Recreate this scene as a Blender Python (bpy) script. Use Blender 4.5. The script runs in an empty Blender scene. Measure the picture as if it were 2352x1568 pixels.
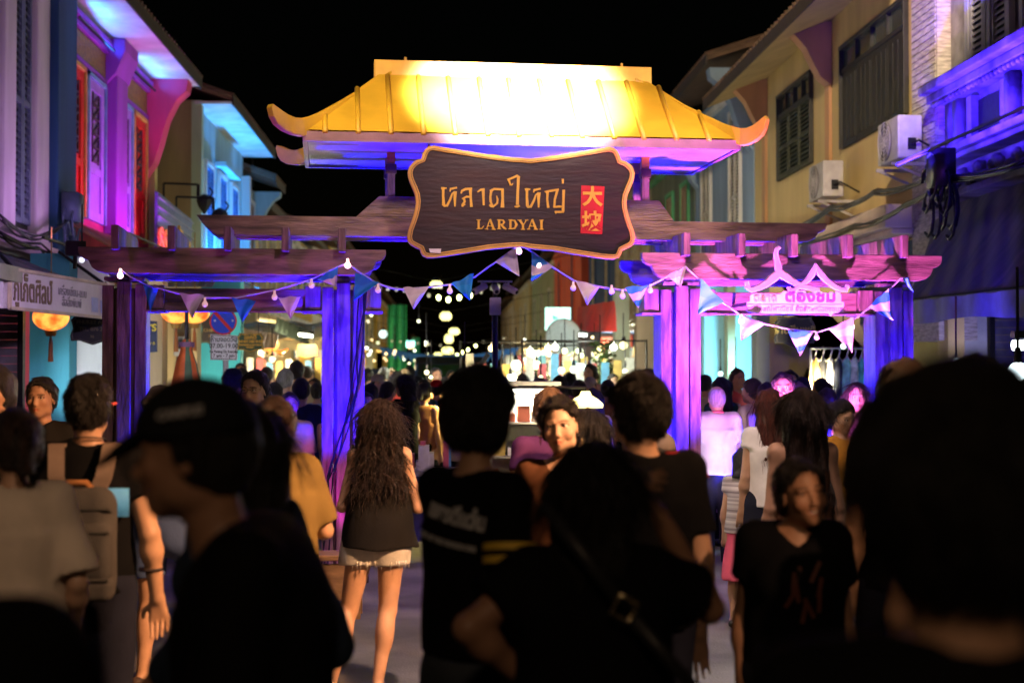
import bpy, bmesh, math, random
import numpy as np
from mathutils import Vector, Matrix
SC = bpy.context.scene
COL = SC.collection
R = math.radians
rnd = random.Random(7)

# ------------------------------------------------------------------ camera
EYE = Vector((0.0, 0.0, 1.65))
YAW, PITCH, F = -2.82, 1.16, 3267.0          # F: focal length in picture units (2352 wide)
cd = bpy.data.cameras.new("camera"); cam = bpy.data.objects.new("camera", cd); COL.objects.link(cam)
cam.location = EYE
cam.rotation_euler = (R(90 + PITCH), 0, R(YAW))
cd.sensor_width = 36; cd.lens = 36 * F / 2352
cd.clip_start = 0.05; cd.clip_end = 1000
cd.dof.use_dof = True; cd.dof.focus_distance = 9.3; cd.dof.aperture_fstop = 2.1
SC.camera = cam
CM = cam.rotation_euler.to_matrix()

# ------------------------------------------------------------------ world: night sky
W = bpy.data.worlds.new("World"); SC.world = W; W.use_nodes = True
nt = W.node_tree
sky = nt.nodes.new("ShaderNodeTexSky"); sky.sky_type = 'NISHITA'; sky.sun_disc = False
sky.sun_elevation = R(1.5); sky.sun_rotation = R(200)
bg = nt.nodes["Background"]; bg.inputs[1].default_value = 0.0004
nt.links.new(sky.outputs[0], bg.inputs[0])

SC.view_settings.view_transform = 'Standard'; SC.view_settings.look = 'None'
SC.view_settings.exposure = 0; SC.view_settings.gamma = 1
SC.render.engine = 'CYCLES'
SC.cycles.use_denoising = True
SC.cycles.max_bounces = 5; SC.cycles.diffuse_bounces = 3; SC.cycles.glossy_bounces = 2
SC.cycles.transmission_bounces = 4; SC.cycles.transparent_max_bounces = 6
SC.cycles.sample_clamp_indirect = 3.0
SC.cycles.caustics_reflective = False; SC.cycles.caustics_refractive = False

# ------------------------------------------------------------------ lamps of the place, and added ones
def lamp(name, kind, loc, energy, color, target=None, size=60, blend=0.6, radius=0.06, area=None, parent=None):
    l = bpy.data.lights.new(name, kind); l.energy = energy; l.color = color
    o = bpy.data.objects.new(name, l); COL.objects.link(o); o.location = loc
    if kind == 'SPOT': l.spot_size = R(size); l.spot_blend = blend; l.shadow_soft_size = radius
    elif kind == 'POINT': l.shadow_soft_size = radius
    elif kind == 'AREA':
        l.shape = 'RECTANGLE'; l.size, l.size_y = area
    if target is not None:
        o.rotation_euler = (Vector(target) - Vector(loc)).to_track_quat('-Z', 'Y').to_euler()
    return o

# ------------------------------------------------------------------ picture unit -> place helpers
def ray(px, py):
    return CM @ Vector(((px - 1176) / F, (784 - py) / F, -1.0))
def PD(px, py, d):                      # at depth d along the view
    return EYE + ray(px, py) * d
def PX(px, py, x):
    r = ray(px, py); return EYE + r * (x / r.x)
def PY(px, py, y):
    r = ray(px, py); return EYE + r * (y / r.y)

# gate frame: u across, v away from the viewer, z up
GD = 11.4; GA = R(7.5)
_g = PD(1176, 850, GD); GO = Vector((_g.x, _g.y, 0))
_ga = GA + R(YAW)
GU = Vector((math.cos(_ga), math.sin(_ga), 0)); GV = Vector((-math.sin(_ga), math.cos(_ga), 0))
def G(u, v, z): return GO + GU * u + GV * v + Vector((0, 0, z))
def gu(px, v=0.0):
    t = (px - 1176) / F; c, s = math.cos(GA), math.sin(GA)
    return (t * GD + v * (t * c + s)) / (c - t * s)
def gz(py, u=0.0, v=0.0):
    d = GD + u * math.sin(GA) + v * math.cos(GA)
    a = math.atan((784 - py) / F) + R(PITCH)
    return 1.65 + math.tan(a) * d
def GP(px, py, v=0.0):
    u = gu(px, v); return G(u, v, gz(py, u, v))
# ------------------------------------------------------------------ materials
_M = {}
def mat(name, col, rough=0.7, metal=0.0, var=0.25, scale=6.0, bump=0.15, bscale=40.0, stretch=None, spec=0.4, col2=None, emit=None, estr=0.0, obj=True):
    if name in _M: return _M[name]
    m = bpy.data.materials.new(name); m.use_nodes = True; n = m.node_tree; b = n.nodes["Principled BSDF"]
    b.inputs["Roughness"].default_value = rough; b.inputs["Metallic"].default_value = metal
    b.inputs["Specular IOR Level"].default_value = spec
    tc = n.nodes.new("ShaderNodeTexCoord"); mp = n.nodes.new("ShaderNodeMapping")
    n.links.new(tc.outputs["Object" if obj else "Generated"], mp.inputs[0])
    if stretch: mp.inputs["Scale"].default_value = stretch
    nz = n.nodes.new("ShaderNodeTexNoise"); nz.inputs["Scale"].default_value = scale; nz.inputs["Detail"].default_value = 6
    n.links.new(mp.outputs[0], nz.inputs[0])
    rp = n.nodes.new("ShaderNodeValToRGB"); rp.color_ramp.elements[0].position = 0.32; rp.color_ramp.elements[1].position = 0.68
    c = list(col) + [1]; c2 = (list(col2) + [1]) if col2 else [min(1, x * (1 + var)) for x in col] + [1]
    c1 = [x * (1 - var) for x in col] + [1] if not col2 else c
    rp.color_ramp.elements[0].color = c1; rp.color_ramp.elements[1].color = c2
    n.links.new(nz.outputs[0], rp.inputs[0]); n.links.new(rp.outputs[0], b.inputs["Base Color"])
    if bump:
        n2 = n.nodes.new("ShaderNodeTexNoise"); n2.inputs["Scale"].default_value = bscale; n2.inputs["Detail"].default_value = 4
        n.links.new(mp.outputs[0], n2.inputs[0])
        bp = n.nodes.new("ShaderNodeBump"); bp.inputs["Strength"].default_value = bump; bp.inputs["Distance"].default_value = 0.02
        n.links.new(n2.outputs[0], bp.inputs["Height"]); n.links.new(bp.outputs[0], b.inputs["Normal"])
        mx = n.nodes.new("ShaderNodeMapRange"); mx.inputs[3].default_value = max(0.05, rough - 0.12); mx.inputs[4].default_value = min(1, rough + 0.12)
        n.links.new(nz.outputs[0], mx.inputs[0]); n.links.new(mx.outputs[0], b.inputs["Roughness"])
    if emit:
        b.inputs["Emission Color"].default_value = list(emit) + [1]; b.inputs["Emission Strength"].default_value = estr
    _M[name] = m; return m
def glow(name, col, s):
    if name in _M: return _M[name]
    m = bpy.data.materials.new(name); m.use_nodes = True; b = m.node_tree.nodes["Principled BSDF"]
    b.inputs["Base Color"].default_value = (0.8, 0.8, 0.8, 1)
    b.inputs["Emission Color"].default_value = list(col) + [1]; b.inputs["Emission Strength"].default_value = s
    _M[name] = m; return m
def plain(name, col, rough=0.6, metal=0.0):
    return mat(name, col, rough, metal, var=0.12, scale=14, bump=0.05)
def glass(name, col=(0.8, 0.9, 0.9), rough=0.05, alpha=0.25):
    if name in _M: return _M[name]
    m = bpy.data.materials.new(name); m.use_nodes = True; b = m.node_tree.nodes["Principled BSDF"]
    b.inputs["Base Color"].default_value = list(col) + [1]; b.inputs["Roughness"].default_value = rough; b.inputs["Alpha"].default_value = alpha
    _M[name] = m; return m

# ------------------------------------------------------------------ mesh building
class MB:
    def __init__(s): s.v = []; s.f = []; s.m = []
    def add(s, vs, fs, mi=0):
        o = len(s.v); s.v += [tuple(x) for x in vs]; s.f += [tuple(o + i for i in f) for f in fs]; s.m += [mi] * len(fs); return s
    def hexa(s, c, mi=0):               # 8 corners: bottom ring then top ring
        return s.add(c, [(3, 2, 1, 0), (4, 5, 6, 7), (0, 1, 5, 4), (1, 2, 6, 5), (2, 3, 7, 6), (3, 0, 4, 7)], mi)
    def box(s, x0, x1, y0, y1, z0, z1, mi=0):
        if x0 > x1: x0, x1 = x1, x0
        if y0 > y1: y0, y1 = y1, y0
        if z0 > z1: z0, z1 = z1, z0
        return s.hexa([(x0, y0, z0), (x1, y0, z0), (x1, y1, z0), (x0, y1, z0), (x0, y0, z1), (x1, y0, z1), (x1, y1, z1), (x0, y1, z1)], mi)
    def gbox(s, u0, u1, v0, v1, z0, z1, mi=0):
        if u0 > u1: u0, u1 = u1, u0
        return s.hexa([G(u0, v0, z0), G(u1, v0, z0), G(u1, v1, z0), G(u0, v1, z0), G(u0, v0, z1), G(u1, v0, z1), G(u1, v1, z1), G(u0, v1, z1)], mi)
    def bar(s, a, b, w, h=None, mi=0, up=(0, 0, 1)):
        a, b = Vector(a), Vector(b); h = h or w; d = (b - a).normalized(); up = Vector(up)
        if abs(d.dot(up)) > 0.98: up = Vector((0, 1, 0))
        x = d.cross(up).normalized() * w / 2; y = x.cross(d).normalized() * h / 2
        return s.hexa([a - x - y, a + x - y, a + x + y, a - x + y, b - x - y, b + x - y, b + x + y, b - x + y], mi)
    def tube(s, pts, r, n=6, mi=0, cap=True):
        pts = [Vector(p) for p in pts]; k = len(pts)
        rs = r if isinstance(r, (list, tuple)) else [r] * k
        vs = []; px = None
        for i, p in enumerate(pts):
            d = (pts[min(i + 1, k - 1)] - pts[max(i - 1, 0)])
            d = d.normalized() if d.length > 1e-9 else Vector((0, 0, 1))
            if px is None:
                px = d.cross(Vector((0, 0, 1))); px = px.normalized() if px.length > 0.05 else Vector((1, 0, 0))
            px = (px - d * px.dot(d)); px = px.normalized() if px.length > 1e-6 else d.orthogonal().normalized()
            py = d.cross(px)
            vs += [p + (px * math.cos(2 * math.pi * j / n) + py * math.sin(2 * math.pi * j / n)) * rs[i] for j in range(n)]
        fs = [(i * n + j, i * n + (j + 1) % n, (i + 1) * n + (j + 1) % n, (i + 1) * n + j) for i in range(k - 1) for j in range(n)]
        if cap: fs += [tuple(range(n - 1, -1, -1)), tuple((k - 1) * n + j for j in range(n))]
        return s.add(vs, fs, mi)
    def lathe(s, c, prof, n=16, mi=0, axis=None):     # prof: (radius, height)
        c = Vector(c); k = len(prof)
        q = Vector((0, 0, 1)).rotation_difference(Vector(axis)) if axis is not None else None
        vs = []
        for r, h in prof:
            for j in range(n):
                p = Vector((r * math.cos(2 * math.pi * j / n), r * math.sin(2 * math.pi * j / n), h))
                vs.append(c + (q @ p if q else p))
        fs = [(i * n + j, i * n + (j + 1) % n, (i + 1) * n + (j + 1) % n, (i + 1) * n + j) for i in range(k - 1) for j in range(n)]
        fs += [tuple(range(n - 1, -1, -1)), tuple((k - 1) * n + j for j in range(n))]
        return s.add(vs, fs, mi)
    def ball(s, c, r, n=10, mi=0, sz=1.0):
        k = max(4, n // 2 + 1)
        return s.lathe(c, [(max(1e-4, r * math.sin(math.pi * i / k)), -r * sz * math.cos(math.pi * i / k)) for i in range(k + 1)], n, mi)
    def prism(s, pts, off, mi=0):       # polygon (3-D points) swept by a vector
        n = len(pts); pts = [Vector(p) for p in pts]; off = Vector(off)
        vs = pts + [p + off for p in pts]
        return s.add(vs, [tuple(range(n - 1, -1, -1)), tuple(range(n, 2 * n))] + [(i, (i + 1) % n, n + (i + 1) % n, n + i) for i in range(n)], mi)
    def ring(s, outer, inner, off, mi=0):
        n = len(outer); off = Vector(off)
        vs = [Vector(p) for p in outer] + [Vector(p) for p in inner]; vs += [p + off for p in vs]
        fs = []
        for i in range(n):
            j = (i + 1) % n
            fs += [(i, n + i, n + j, j), (2 * n + i, 2 * n + j, 3 * n + j, 3 * n + i), (i, j, 2 * n + j, 2 * n + i), (n + j, n + i, 3 * n + i, 3 * n + j)]
        return s.add(vs, fs, mi)
    def grid(s, fn, nu, nv, mi=0, thick=None):
        vs = [Vector(fn(i / nu, j / nv)) for j in range(nv + 1) for i in range(nu + 1)]
        fs = [(j * (nu + 1) + i, j * (nu + 1) + i + 1, (j + 1) * (nu + 1) + i + 1, (j + 1) * (nu + 1) + i) for j in range(nv) for i in range(nu)]
        s.add(vs, fs, mi)
        if thick is not None:
            t = Vector(thick); s.add([v + t for v in vs], [tuple(reversed(f)) for f in fs], mi)
            b = [i for i in range(nu + 1)] + [j * (nu + 1) + nu for j in range(1, nv + 1)] + [nv * (nu + 1) + i for i in range(nu - 1, -1, -1)] + [j * (nu + 1) for j in range(nv - 1, 0, -1)]
            n = len(b); s.add([vs[i] for i in b] + [vs[i] + t for i in b], [((i + 1) % n, i, n + i, n + (i + 1) % n) for i in range(n)], mi)
        return s
    def mesh(s, name, mats, smooth=False):
        me = bpy.data.meshes.new(name); me.from_pydata(s.v, [], s.f)
        for m in (mats if isinstance(mats, (list, tuple)) else [mats]): me.materials.append(m)
        me.polygons.foreach_set("material_index", s.m)
        if smooth: me.polygons.foreach_set("use_smooth", [True] * len(s.f))
        me.update()
        return me
    def build(s, name, mats, parent=None, smooth=False, bevel=0.0):
        o = bpy.data.objects.new(name, s.mesh(name, mats, smooth)); COL.objects.link(o)
        if parent is not None:
            o.parent = parent; o.matrix_parent_inverse = parent.matrix_basis.inverted()
        if bevel:
            b = o.modifiers.new("bevel", 'BEVEL'); b.width = bevel; b.segments = 2; b.limit_method = 'ANGLE'
        return o
def tag(o, label, cat, group=None, kind=None):
    if label: o["label"] = label
    if cat: o["category"] = cat
    if group: o["group"] = group
    if kind: o["kind"] = kind
    return o
def thing(name, loc, label, cat, group=None):
    o = bpy.data.objects.new(name, None); COL.objects.link(o); o.location = loc; o.empty_display_size = 0.2
    return tag(o, label, cat, group)
def struct(mb, name, mats, smooth=False):
    o = mb.build(name, mats, None, smooth); o["kind"] = "structure"; return o
def link_lamp(l, parent):
    l.parent = parent; l.matrix_parent_inverse = parent.matrix_basis.inverted(); return l

def text_mesh(body, size, ext, origin, xd, yd, align='CENTER', mb=None, mi=0, sx=1.0, spacing=1.0, off=0.0):
    """letters as solid geometry, laid in the plane of xd, yd"""
    c = bpy.data.curves.new("t", 'FONT'); c.body = body; c.size = size; c.extrude = ext; c.align_x = align; c.space_character = spacing
    c.resolution_u = 3; c.offset = off
    o = bpy.data.objects.new("t", c); COL.objects.link(o)
    bpy.context.view_layer.update()
    me = bpy.data.meshes.new_from_object(o.evaluated_get(bpy.context.evaluated_depsgraph_get()))
    xd, yd = Vector(xd).normalized(), Vector(yd).normalized(); nd = xd.cross(yd)
    og = Vector(origin)
    mb = mb or MB()
    mb.add([og + xd * v.co.x * sx + yd * v.co.y + nd * v.co.z for v in me.vertices], [tuple(p.vertices) for p in me.polygons], mi)
    bpy.data.objects.remove(o); bpy.data.curves.remove(c); bpy.data.meshes.remove(me)
    return mb
def stroke(mb, pts, off, mi=0):
    """brush stroke: pts = (Vector position, half width vector pairs) already in space"""
    L = [a for a, b in pts]; Rr = [b for a, b in pts]
    mb.prism(L + Rr[::-1], off, mi)
# ================================================================== ground and gate
asph = mat("asphalt", (0.17, 0.155, 0.15), 0.75, var=0.4, scale=1.6, bump=0.35, bscale=60, spec=0.3)
conc = mat("concrete", (0.22, 0.20, 0.18), 0.85, var=0.2, scale=1.5, bump=0.2, bscale=30)
g = MB(); g.add([(-90, -30, 0), (90, -30, 0), (90, 260, 0), (-90, 260, 0)], [(0, 1, 2, 3)])
struct(g, "road", asph)
for nm, x0, x1 in (("pavement", -6.6, -4.05), ("pavement", 4.55, 8.2)):
    struct(MB().box(x0, x1, -12, 200, 0.004, 0.14), nm, conc)

wood = mat("gate_wood", (0.20, 0.125, 0.10), 0.5, var=0.6, scale=7.0, bump=0.5, bscale=22, stretch=(3, 3, 0.45), spec=0.5)
woodh = mat("gate_wood_beam", (0.22, 0.13, 0.10), 0.45, var=0.6, scale=6.5, bump=0.45, bscale=24, stretch=(0.4, 2.5, 3), spec=0.5)
woodd = mat("gate_wood_dark", (0.10, 0.06, 0.045), 0.6, var=0.4, scale=5, bump=0.3)
gold = mat("gold_paint", (0.68, 0.40, 0.04), 0.42, var=0.22, scale=2.2, bump=0.08, bscale=20, spec=0.5)
goldd = mat("gold_trim", (0.72, 0.40, 0.08), 0.5, var=0.18, scale=5, bump=0.08)

gate = thing("market_gate", GO, "timber market entrance gate with four posts, pergola beams and a gold hipped roof", "gate")
for k, px in enumerate((290, 788, 1555, 2041)):
    u = gu(px)
    m = MB()
    m.gbox(u - 0.052, u + 0.052, -0.175, -0.115, 0.02, 2.33)
    m.gbox(u - 0.165, u - 0.078, -0.13, 0.13, 0.0, 2.30)
    m.gbox(u + 0.078, u + 0.165, -0.128, 0.13, 0.0, 2.31)
    m.gbox(u - 0.074, u + 0.074, -0.112, 0.10, 0.0, 2.28, 1)
    m.gbox(u - 0.15, u + 0.15, -0.15, 0.15, 2.335, 2.365)
    m.gbox(u - 0.042, u + 0.042, -0.07, 0.07, 2.368, 2.60)
    p = m.build("post", [wood, woodd], gate, bevel=0.006)
    MB().gbox(u - 0.2, u + 0.2, -0.2, 0.2, 0.004, 0.09).build("base_plinth", woodd, p, bevel=0.008)
    for sgn in (-1, 1):
        if (k in (0, 2) and sgn == -1 and k == 0) or (k == 3 and sgn == 1): continue
        b = MB(); ub = u + sgn * 0.235
        b.gbox(ub - 0.06, ub + 0.06, -0.11, 0.11, gz(715), gz(662))
        b.gbox(ub - 0.085, ub + 0.075, -0.13, 0.13, gz(722), gz(716.5))
        b.build("bracket_block", wood, p, bevel=0.005)

def beam_poly(u0, u1, z0, z1, v, left='sc', right='sc'):
    h = z1 - z0
    def end(kind):   # (inward distance, height fraction) from the top corner downwards
        if kind == 'sc': return [(0.0, 1.0), (0.0, 0.80), (0.012, 0.66), (0.04, 0.55), (0.075, 0.50), (0.082, 0.40), (0.10, 0.22), (0.14, 0.08), (0.20, 0.0)]
        return [(0.0, 1.0), (0.02, 0.85), (0.05, 0.55), (0.09, 0.3), (0.15, 0.0)]
    pts = [(u0 + a, z0 + b * h) for a, b in end(left)] + [(u1 - a, z0 + b * h) for a, b in reversed(end(right))]
    return [G(u, v, z) for u, z in pts]
T = 0.07
zb0, zb1 = gz(632, -2, -0.45), gz(570, -2, -0.45)
for (a, b, y0, y1) in ((177, 886, 630, 570), (1476, 2166, 643, 583)):
    u0, u1 = gu(a, -0.45), gu(b, -0.45)
    uc = (u0 + u1) / 2; z0, z1 = gz(y0, uc, -0.45), gz(y1, uc, -0.45)
    for v in (-0.45, 0.38):
        MB().prism(beam_poly(u0, u1, z0, z1, v), GV * T).build("lower_beam", woodh, gate, bevel=0.006)
    low_z = (z0, z1)
ub0, ub1 = gu(449, -0.2), gu(1901, -0.2)
zu0, zu1 = gz(548, 0, -0.2), gz(503, 0, -0.2)
for v in (-0.2, 0.13):
    MB().prism(beam_poly(ub0, ub1, zu0, zu1, v, 'tp', 'sc'), GV * T).build("upper_beam", woodh, gate, bevel=0.006)
zr0, zr1 = low_z[1] - 0.03, low_z[1] + 0.15
for px in (262, 392, 521, 654, 785, 1578, 1705, 1826, 1953, 2080):
    u = gu(px, -0.55)
    MB().gbox(u - 0.027, u + 0.027, -0.56, 0.56, zr0, zr1).build("rafter", wood, gate, bevel=0.005)
for a, b in ((290, 788), (1555, 2041)):
    u0, u1 = gu(a) + 0.17, gu(b) - 0.17
    m = MB(); m.gbox(u0, u1, -0.045, 0.045, gz(717), gz(668)); m.gbox(u0, u1, -0.07, 0.07, gz(720), gz(717.5))
    m.build("cross_rail", woodh, gate, bevel=0.004)
# plinth board between the upper beam and the roof
ua, ubb = gu(816), gu(1536); uc, ud = gu(868), gu(1503)
m = MB()
for v in (-0.19, 0.125):
    m.prism([G(ua, v, zu1 + 0.002), G(ubb, v, zu1 + 0.002), G(ud, v, zu1 + 0.165), G(uc, v, zu1 + 0.165)], GV * 0.06)
m.build("plinth_board", woodh, gate, bevel=0.005)
# roof
ZE, ZR, VE, VR = 3.43, 4.0, 0.70, 0.05
UR = 1.075; UE = 1.665; U0 = gu(1180)
for px in (895, 1472):
    u = gu(px)
    for v in (-0.16, 0.16):
        q = MB()
        q.gbox(u - 0.03, u + 0.03, v - 0.03, v + 0.03, zu1 + 0.165, 3.36)
        q.gbox(u - 0.042, u + 0.042, v - 0.042, v + 0.042, 3.19, 3.26, 1)
        q.gbox(u - 0.032, u + 0.032, v - 0.032, v + 0.032, 3.262, 3.36, 2)
        q.build("roof_support", [wood, woodd, gold], gate, bevel=0.003)
rf = MB()
def slopepoint(u, t, sgn):   # t 0 eave .. 1 ridge
    return G(U0 + u, sgn * (VE + (VR - VE) * t), ZE + (ZR - ZE) * t)
for sgn in (-1, 1):
    def fn(a, t, sgn=sgn):
        w = UE + (UR - UE) * t; return slopepoint(-w + 2 * w * a, t, sgn)
    rf.grid(fn, 24, 8, 0)
for sgn in (-1, 1):
    rf.add([G(U0 + sgn * UE, -VE, ZE), G(U0 + sgn * UE, VE, ZE), G(U0 + sgn * UR, VR, ZR), G(U0 + sgn * UR, -VR, ZR)], [(0, 1, 2, 3)])
roof = rf.build("roof", gold, gate)
fa = MB()
fa.gbox(U0 - UE, U0 + UE, -VE - 0.012, -VE + 0.02, ZE - 0.085, ZE - 0.012)
fa.gbox(U0 - UE, U0 + UE, VE - 0.02, VE + 0.012, ZE - 0.085, ZE + 0.004)
for sgn in (-1, 1):
    fa.gbox(U0 + sgn * UE - sgn * 0.03, U0 + sgn * UE + sgn * 0.004, -VE + 0.022, VE - 0.022, ZE - 0.085, ZE + 0.002)
fa.build("fascia", mat("roof_fascia", (0.26, 0.13, 0.20), 0.45, var=0.2), roof)
so = MB(); so.gbox(U0 - UE + 0.035, U0 + UE - 0.035, -VE + 0.024, VE - 0.024, ZE - 0.075, ZE - 0.06)
so.build("soffit", mat("roof_soffit", (0.30, 0.27, 0.24), 0.45, var=0.4, scale=2), roof)
MB().gbox(U0 - UR - 0.045, U0 + UR + 0.045, -0.065, 0.065, ZR - 0.035, ZR + 0.105).build("ridge_beam", goldd, roof, bevel=0.006)
for px in (930, 1427):
    u = gu(px); MB().tube([G(u, -0.03, ZR + 0.1), G(u, -0.03, ZR + 0.135)], 0.012).build("ridge_pin", goldd, roof)
for px in (745, 822, 897, 972, 1045, 1120, 1192, 1267, 1337, 1411, 1479, 1554, 1629):
    u = gu(px, -VE) - U0
    t1 = 1.0 if abs(u) < UR else (UE - abs(u)) / (UE - UR) + 0.02
    r = MB(); nrm = (GV * -(ZR - ZE) + Vector((0, 0, VE - VR))).normalized()
    a = slopepoint(u, -0.03, -1); b = slopepoint(u, min(0.955, t1), -1)
    r.tube([a, b], 0.021, 10); r.ball(b, 0.021, 10)
    r.build("roof_rib", gold, roof, smooth=True)
def hipv(u):
    a = abs(u) - UR
    return -(VR + a / (UE - UR) * (VE - VR)) if a > 0 else -VR
horn_top = [(893, 163), (862, 184), (830, 203), (795, 224), (765, 241), (735, 257), (712, 267), (690, 272), (672, 271), (655, 264), (640, 254), (628, 245), (619, 239)]
horn_bot = [(616, 247), (621, 268), (631, 286), (648, 300), (668, 309), (690, 314), (720, 300), (750, 284), (785, 263), (820, 242), (855, 220), (890, 196)]
def hornpt(px, py, mirror, back):
    u = 0.0; x = px - 1180; v = -0.05
    for _ in range(5):
        u = gu(1180 + x, v) - U0
        v = hipv(u)
    z = gz(py, U0 + u, v)
    if mirror: u = -u if abs(u) < UE else UE + (abs(u) - UE) * 0.58
    return G(U0 + u, -v if back else v, z)
for mirror in (False, True):
    for back in (False, True):
        pts = [hornpt(x, y, mirror, back) for x, y in horn_top + horn_bot]
        d = (GU * (-1 if not mirror else 1) * 0.61 + GV * (0.65 if back else -0.65)).normalized()
        side = d.cross(Vector((0, 0, 1))) * 0.055
        m = MB(); m.prism([p - side * 0.5 for p in pts], side); m.build("hip_horn", goldd if back else gold, roof, bevel=0.005)

# ------------------------------------------------------------------ main sign board
SV = -0.78
half = [(1197.5, 362), (1176, 361), (1120, 354), (1069, 346), (1020, 338), (995, 334), (984, 336), (976, 342), (971, 351), (967, 364), (957, 367), (948, 373), (940, 382), (936, 394), (937, 406), (941, 418), (948, 434), (953, 447), (955, 462), (954, 475), (950, 492), (944, 510), (938, 526), (935, 543), (937, 554), (943, 562), (954, 568), (965, 573), (967, 581), (972, 588), (981, 592), (995, 592), (1015, 590), (1073, 581), (1120, 573), (1176, 568), (1197.5, 567.5)]
full = half + [(2395 - x, y + 3) for x, y in half[-2:0:-1]]
def inset(poly, d):
    n = len(poly); out = []
    cx = sum(p[0] for p in poly) / n; cy = sum(p[1] for p in poly) / n
    for i in range(n):
        a, b, c = poly[i - 1], poly[i], poly[(i + 1) % n]
        tx, ty = c[0] - a[0], c[1] - a[1]; L = math.hypot(tx, ty) or 1
        nx, ny = -ty / L, tx / L
        if nx * (cx - b[0]) + ny * (cy - b[1]) < 0 and False: nx, ny = -nx, -ny
        out.append((b[0] + nx * d, b[1] + ny * d))
    return out
_area = sum(full[i - 1][0] * full[i][1] - full[i][0] * full[i - 1][1] for i in range(len(full)))
def ins(d): return inset(full, d if _area > 0 else -d)
SG = lambda pts, v: [GP(x, y, v) for x, y in pts]
sign = thing("signboard", G(gu(1197, SV), SV, gz(585, 0, SV)), "large dark brown cartouche signboard with gold rim and gold Thai lettering on the gate", "sign")
signw = mat("sign_board_wood", (0.009, 0.006, 0.006), 0.5, var=0.0, col2=(0.032, 0.010, 0.007), scale=4, bump=0.2, bscale=16, stretch=(0.5, 1, 2.5))
MB().prism(SG(ins(5), SV), GV * 0.035).build("board", signw, sign)
rim = MB(); rim.ring(SG(full, SV - 0.014), SG(ins(11), SV - 0.014), GV * 0.05); rim.build("rim", goldd, sign, bevel=0.004)
rim2 = MB(); rim2.ring(SG(ins(7.2), SV - 0.0165), SG(ins(8.2), SV - 0.0165), GV * 0.002); rim2.build("rim_line", woodd, sign)
letter = mat("gold_letter", (0.72, 0.42, 0.04), 0.45, var=0.1, scale=6, bump=0.03)
ZQ = 800 / 2352
def zq(x, y): return ((1600 + x * ZQ) / 1.65816, (600 + y * ZQ) / 1.65816)
_lk = [0]
def brush(mb, pts, w, v=SV):
    """pts in sign drawing units; w width or list"""
    ws = w if isinstance(w, (list, tuple)) else [w] * len(pts)
    L, Q = [], []
    for i, (x, y) in enumerate(pts):
        a = pts[max(i - 1, 0)]; b = pts[min(i + 1, len(pts) - 1)]
        tx, ty = b[0] - a[0], b[1] - a[1]; l = math.hypot(tx, ty) or 1
        nx, ny = -ty / l * ws[i] / 2, tx / l * ws[i] / 2
        L.append((x + nx, y + ny)); Q.append((x - nx, y - ny))
    _lk[0] = (_lk[0] + 1) % 9
    mb.prism(SG([zq(*p) for p in L + Q[::-1]], v - 0.008 - 0.0006 * _lk[0]), GV * 0.008)
lt = MB()
def thai_h(ox, oy):
    brush(lt, [(235 + ox, 345 + oy), (262 + ox, 342 + oy), (295 + ox, 344 + oy)], [26, 20, 14])
    brush(lt, [(258 + ox, 345 + oy), (256 + ox, 430 + oy), (262 + ox, 530 + oy)], [28, 26, 34])
    brush(lt, [(248 + ox, 520 + oy), (270 + ox, 540 + oy), (305 + ox, 535 + oy)], [22, 26, 24])
    brush(lt, [(296 + ox, 546 + oy), (335 + ox, 470 + oy), (358 + ox, 405 + oy), (385 + ox, 380 + oy)], [26, 24, 18, 12])
    brush(lt, [(334 + ox, 380 + oy), (338 + ox, 352 + oy), (412 + ox, 336 + oy)], [14, 24, 20])
    brush(lt, [(392 + ox, 378 + oy), (388 + ox, 450 + oy), (388 + ox, 548 + oy)], [38, 30, 16])
thai_h(0, 0); thai_h(940, 12)
brush(lt, [(458, 402), (466, 374), (505, 354), (582, 346)], [16, 24, 26, 22])
brush(lt, [(562, 346), (566, 450), (574, 552)], [34, 24, 32])
brush(lt, [(468, 462), (520, 438), (566, 440)], [16, 22, 20])
brush(lt, [(484, 450), (500, 490), (474, 530), (476, 550)], [22, 26, 28, 22]); brush(lt, [(466, 545), (490, 528), (508, 524)], [20, 20, 8])
brush(lt, [(642, 386), (680, 360), (722, 352)], [14, 24, 18]); brush(lt, [(706, 354), (708, 440), (712, 534)], [34, 26, 22])
brush(lt, [(782, 378), (830, 352), (935, 358)], [30, 24, 22]); brush(lt, [(922, 356), (924, 450), (922, 558)], [30, 28, 40])
brush(lt, [(798, 364), (786, 440), (790, 500)], [28, 24, 28]); brush(lt, [(774, 528), (800, 540), (826, 556)], [18, 38, 14])
brush(lt, [(790, 500), (820, 548), (862, 512), (868, 470), (856, 428)], [20, 26, 24, 22, 10])
brush(lt, [(978, 250), (1040, 226), (1088, 204), (1120, 222)], [22, 24, 26, 14]); brush(lt, [(992, 246), (1012, 304)], [22, 18]); brush(lt, [(1002, 304), (1030, 306), (1042, 286)], [18, 18, 6])
brush(lt, [(1102, 214), (1094, 380), (1090, 530)], [32, 30, 32]); brush(lt, [(1058, 548), (1090, 550), (1118, 540)], [14, 28, 14])
brush(lt, [(1396, 378), (1420, 392), (1440, 398)], [12, 18, 18]); brush(lt, [(1408, 378), (1470, 372), (1555, 356)], [14, 26, 18])
brush(lt, [(1430, 384), (1424, 470), (1436, 562)], [28, 24, 28]); brush(lt, [(1540, 362), (1510, 470), (1504, 556)], [26, 24, 24]); brush(lt, [(1496, 556), (1550, 548), (1606, 548)], [16, 24, 18])
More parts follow.
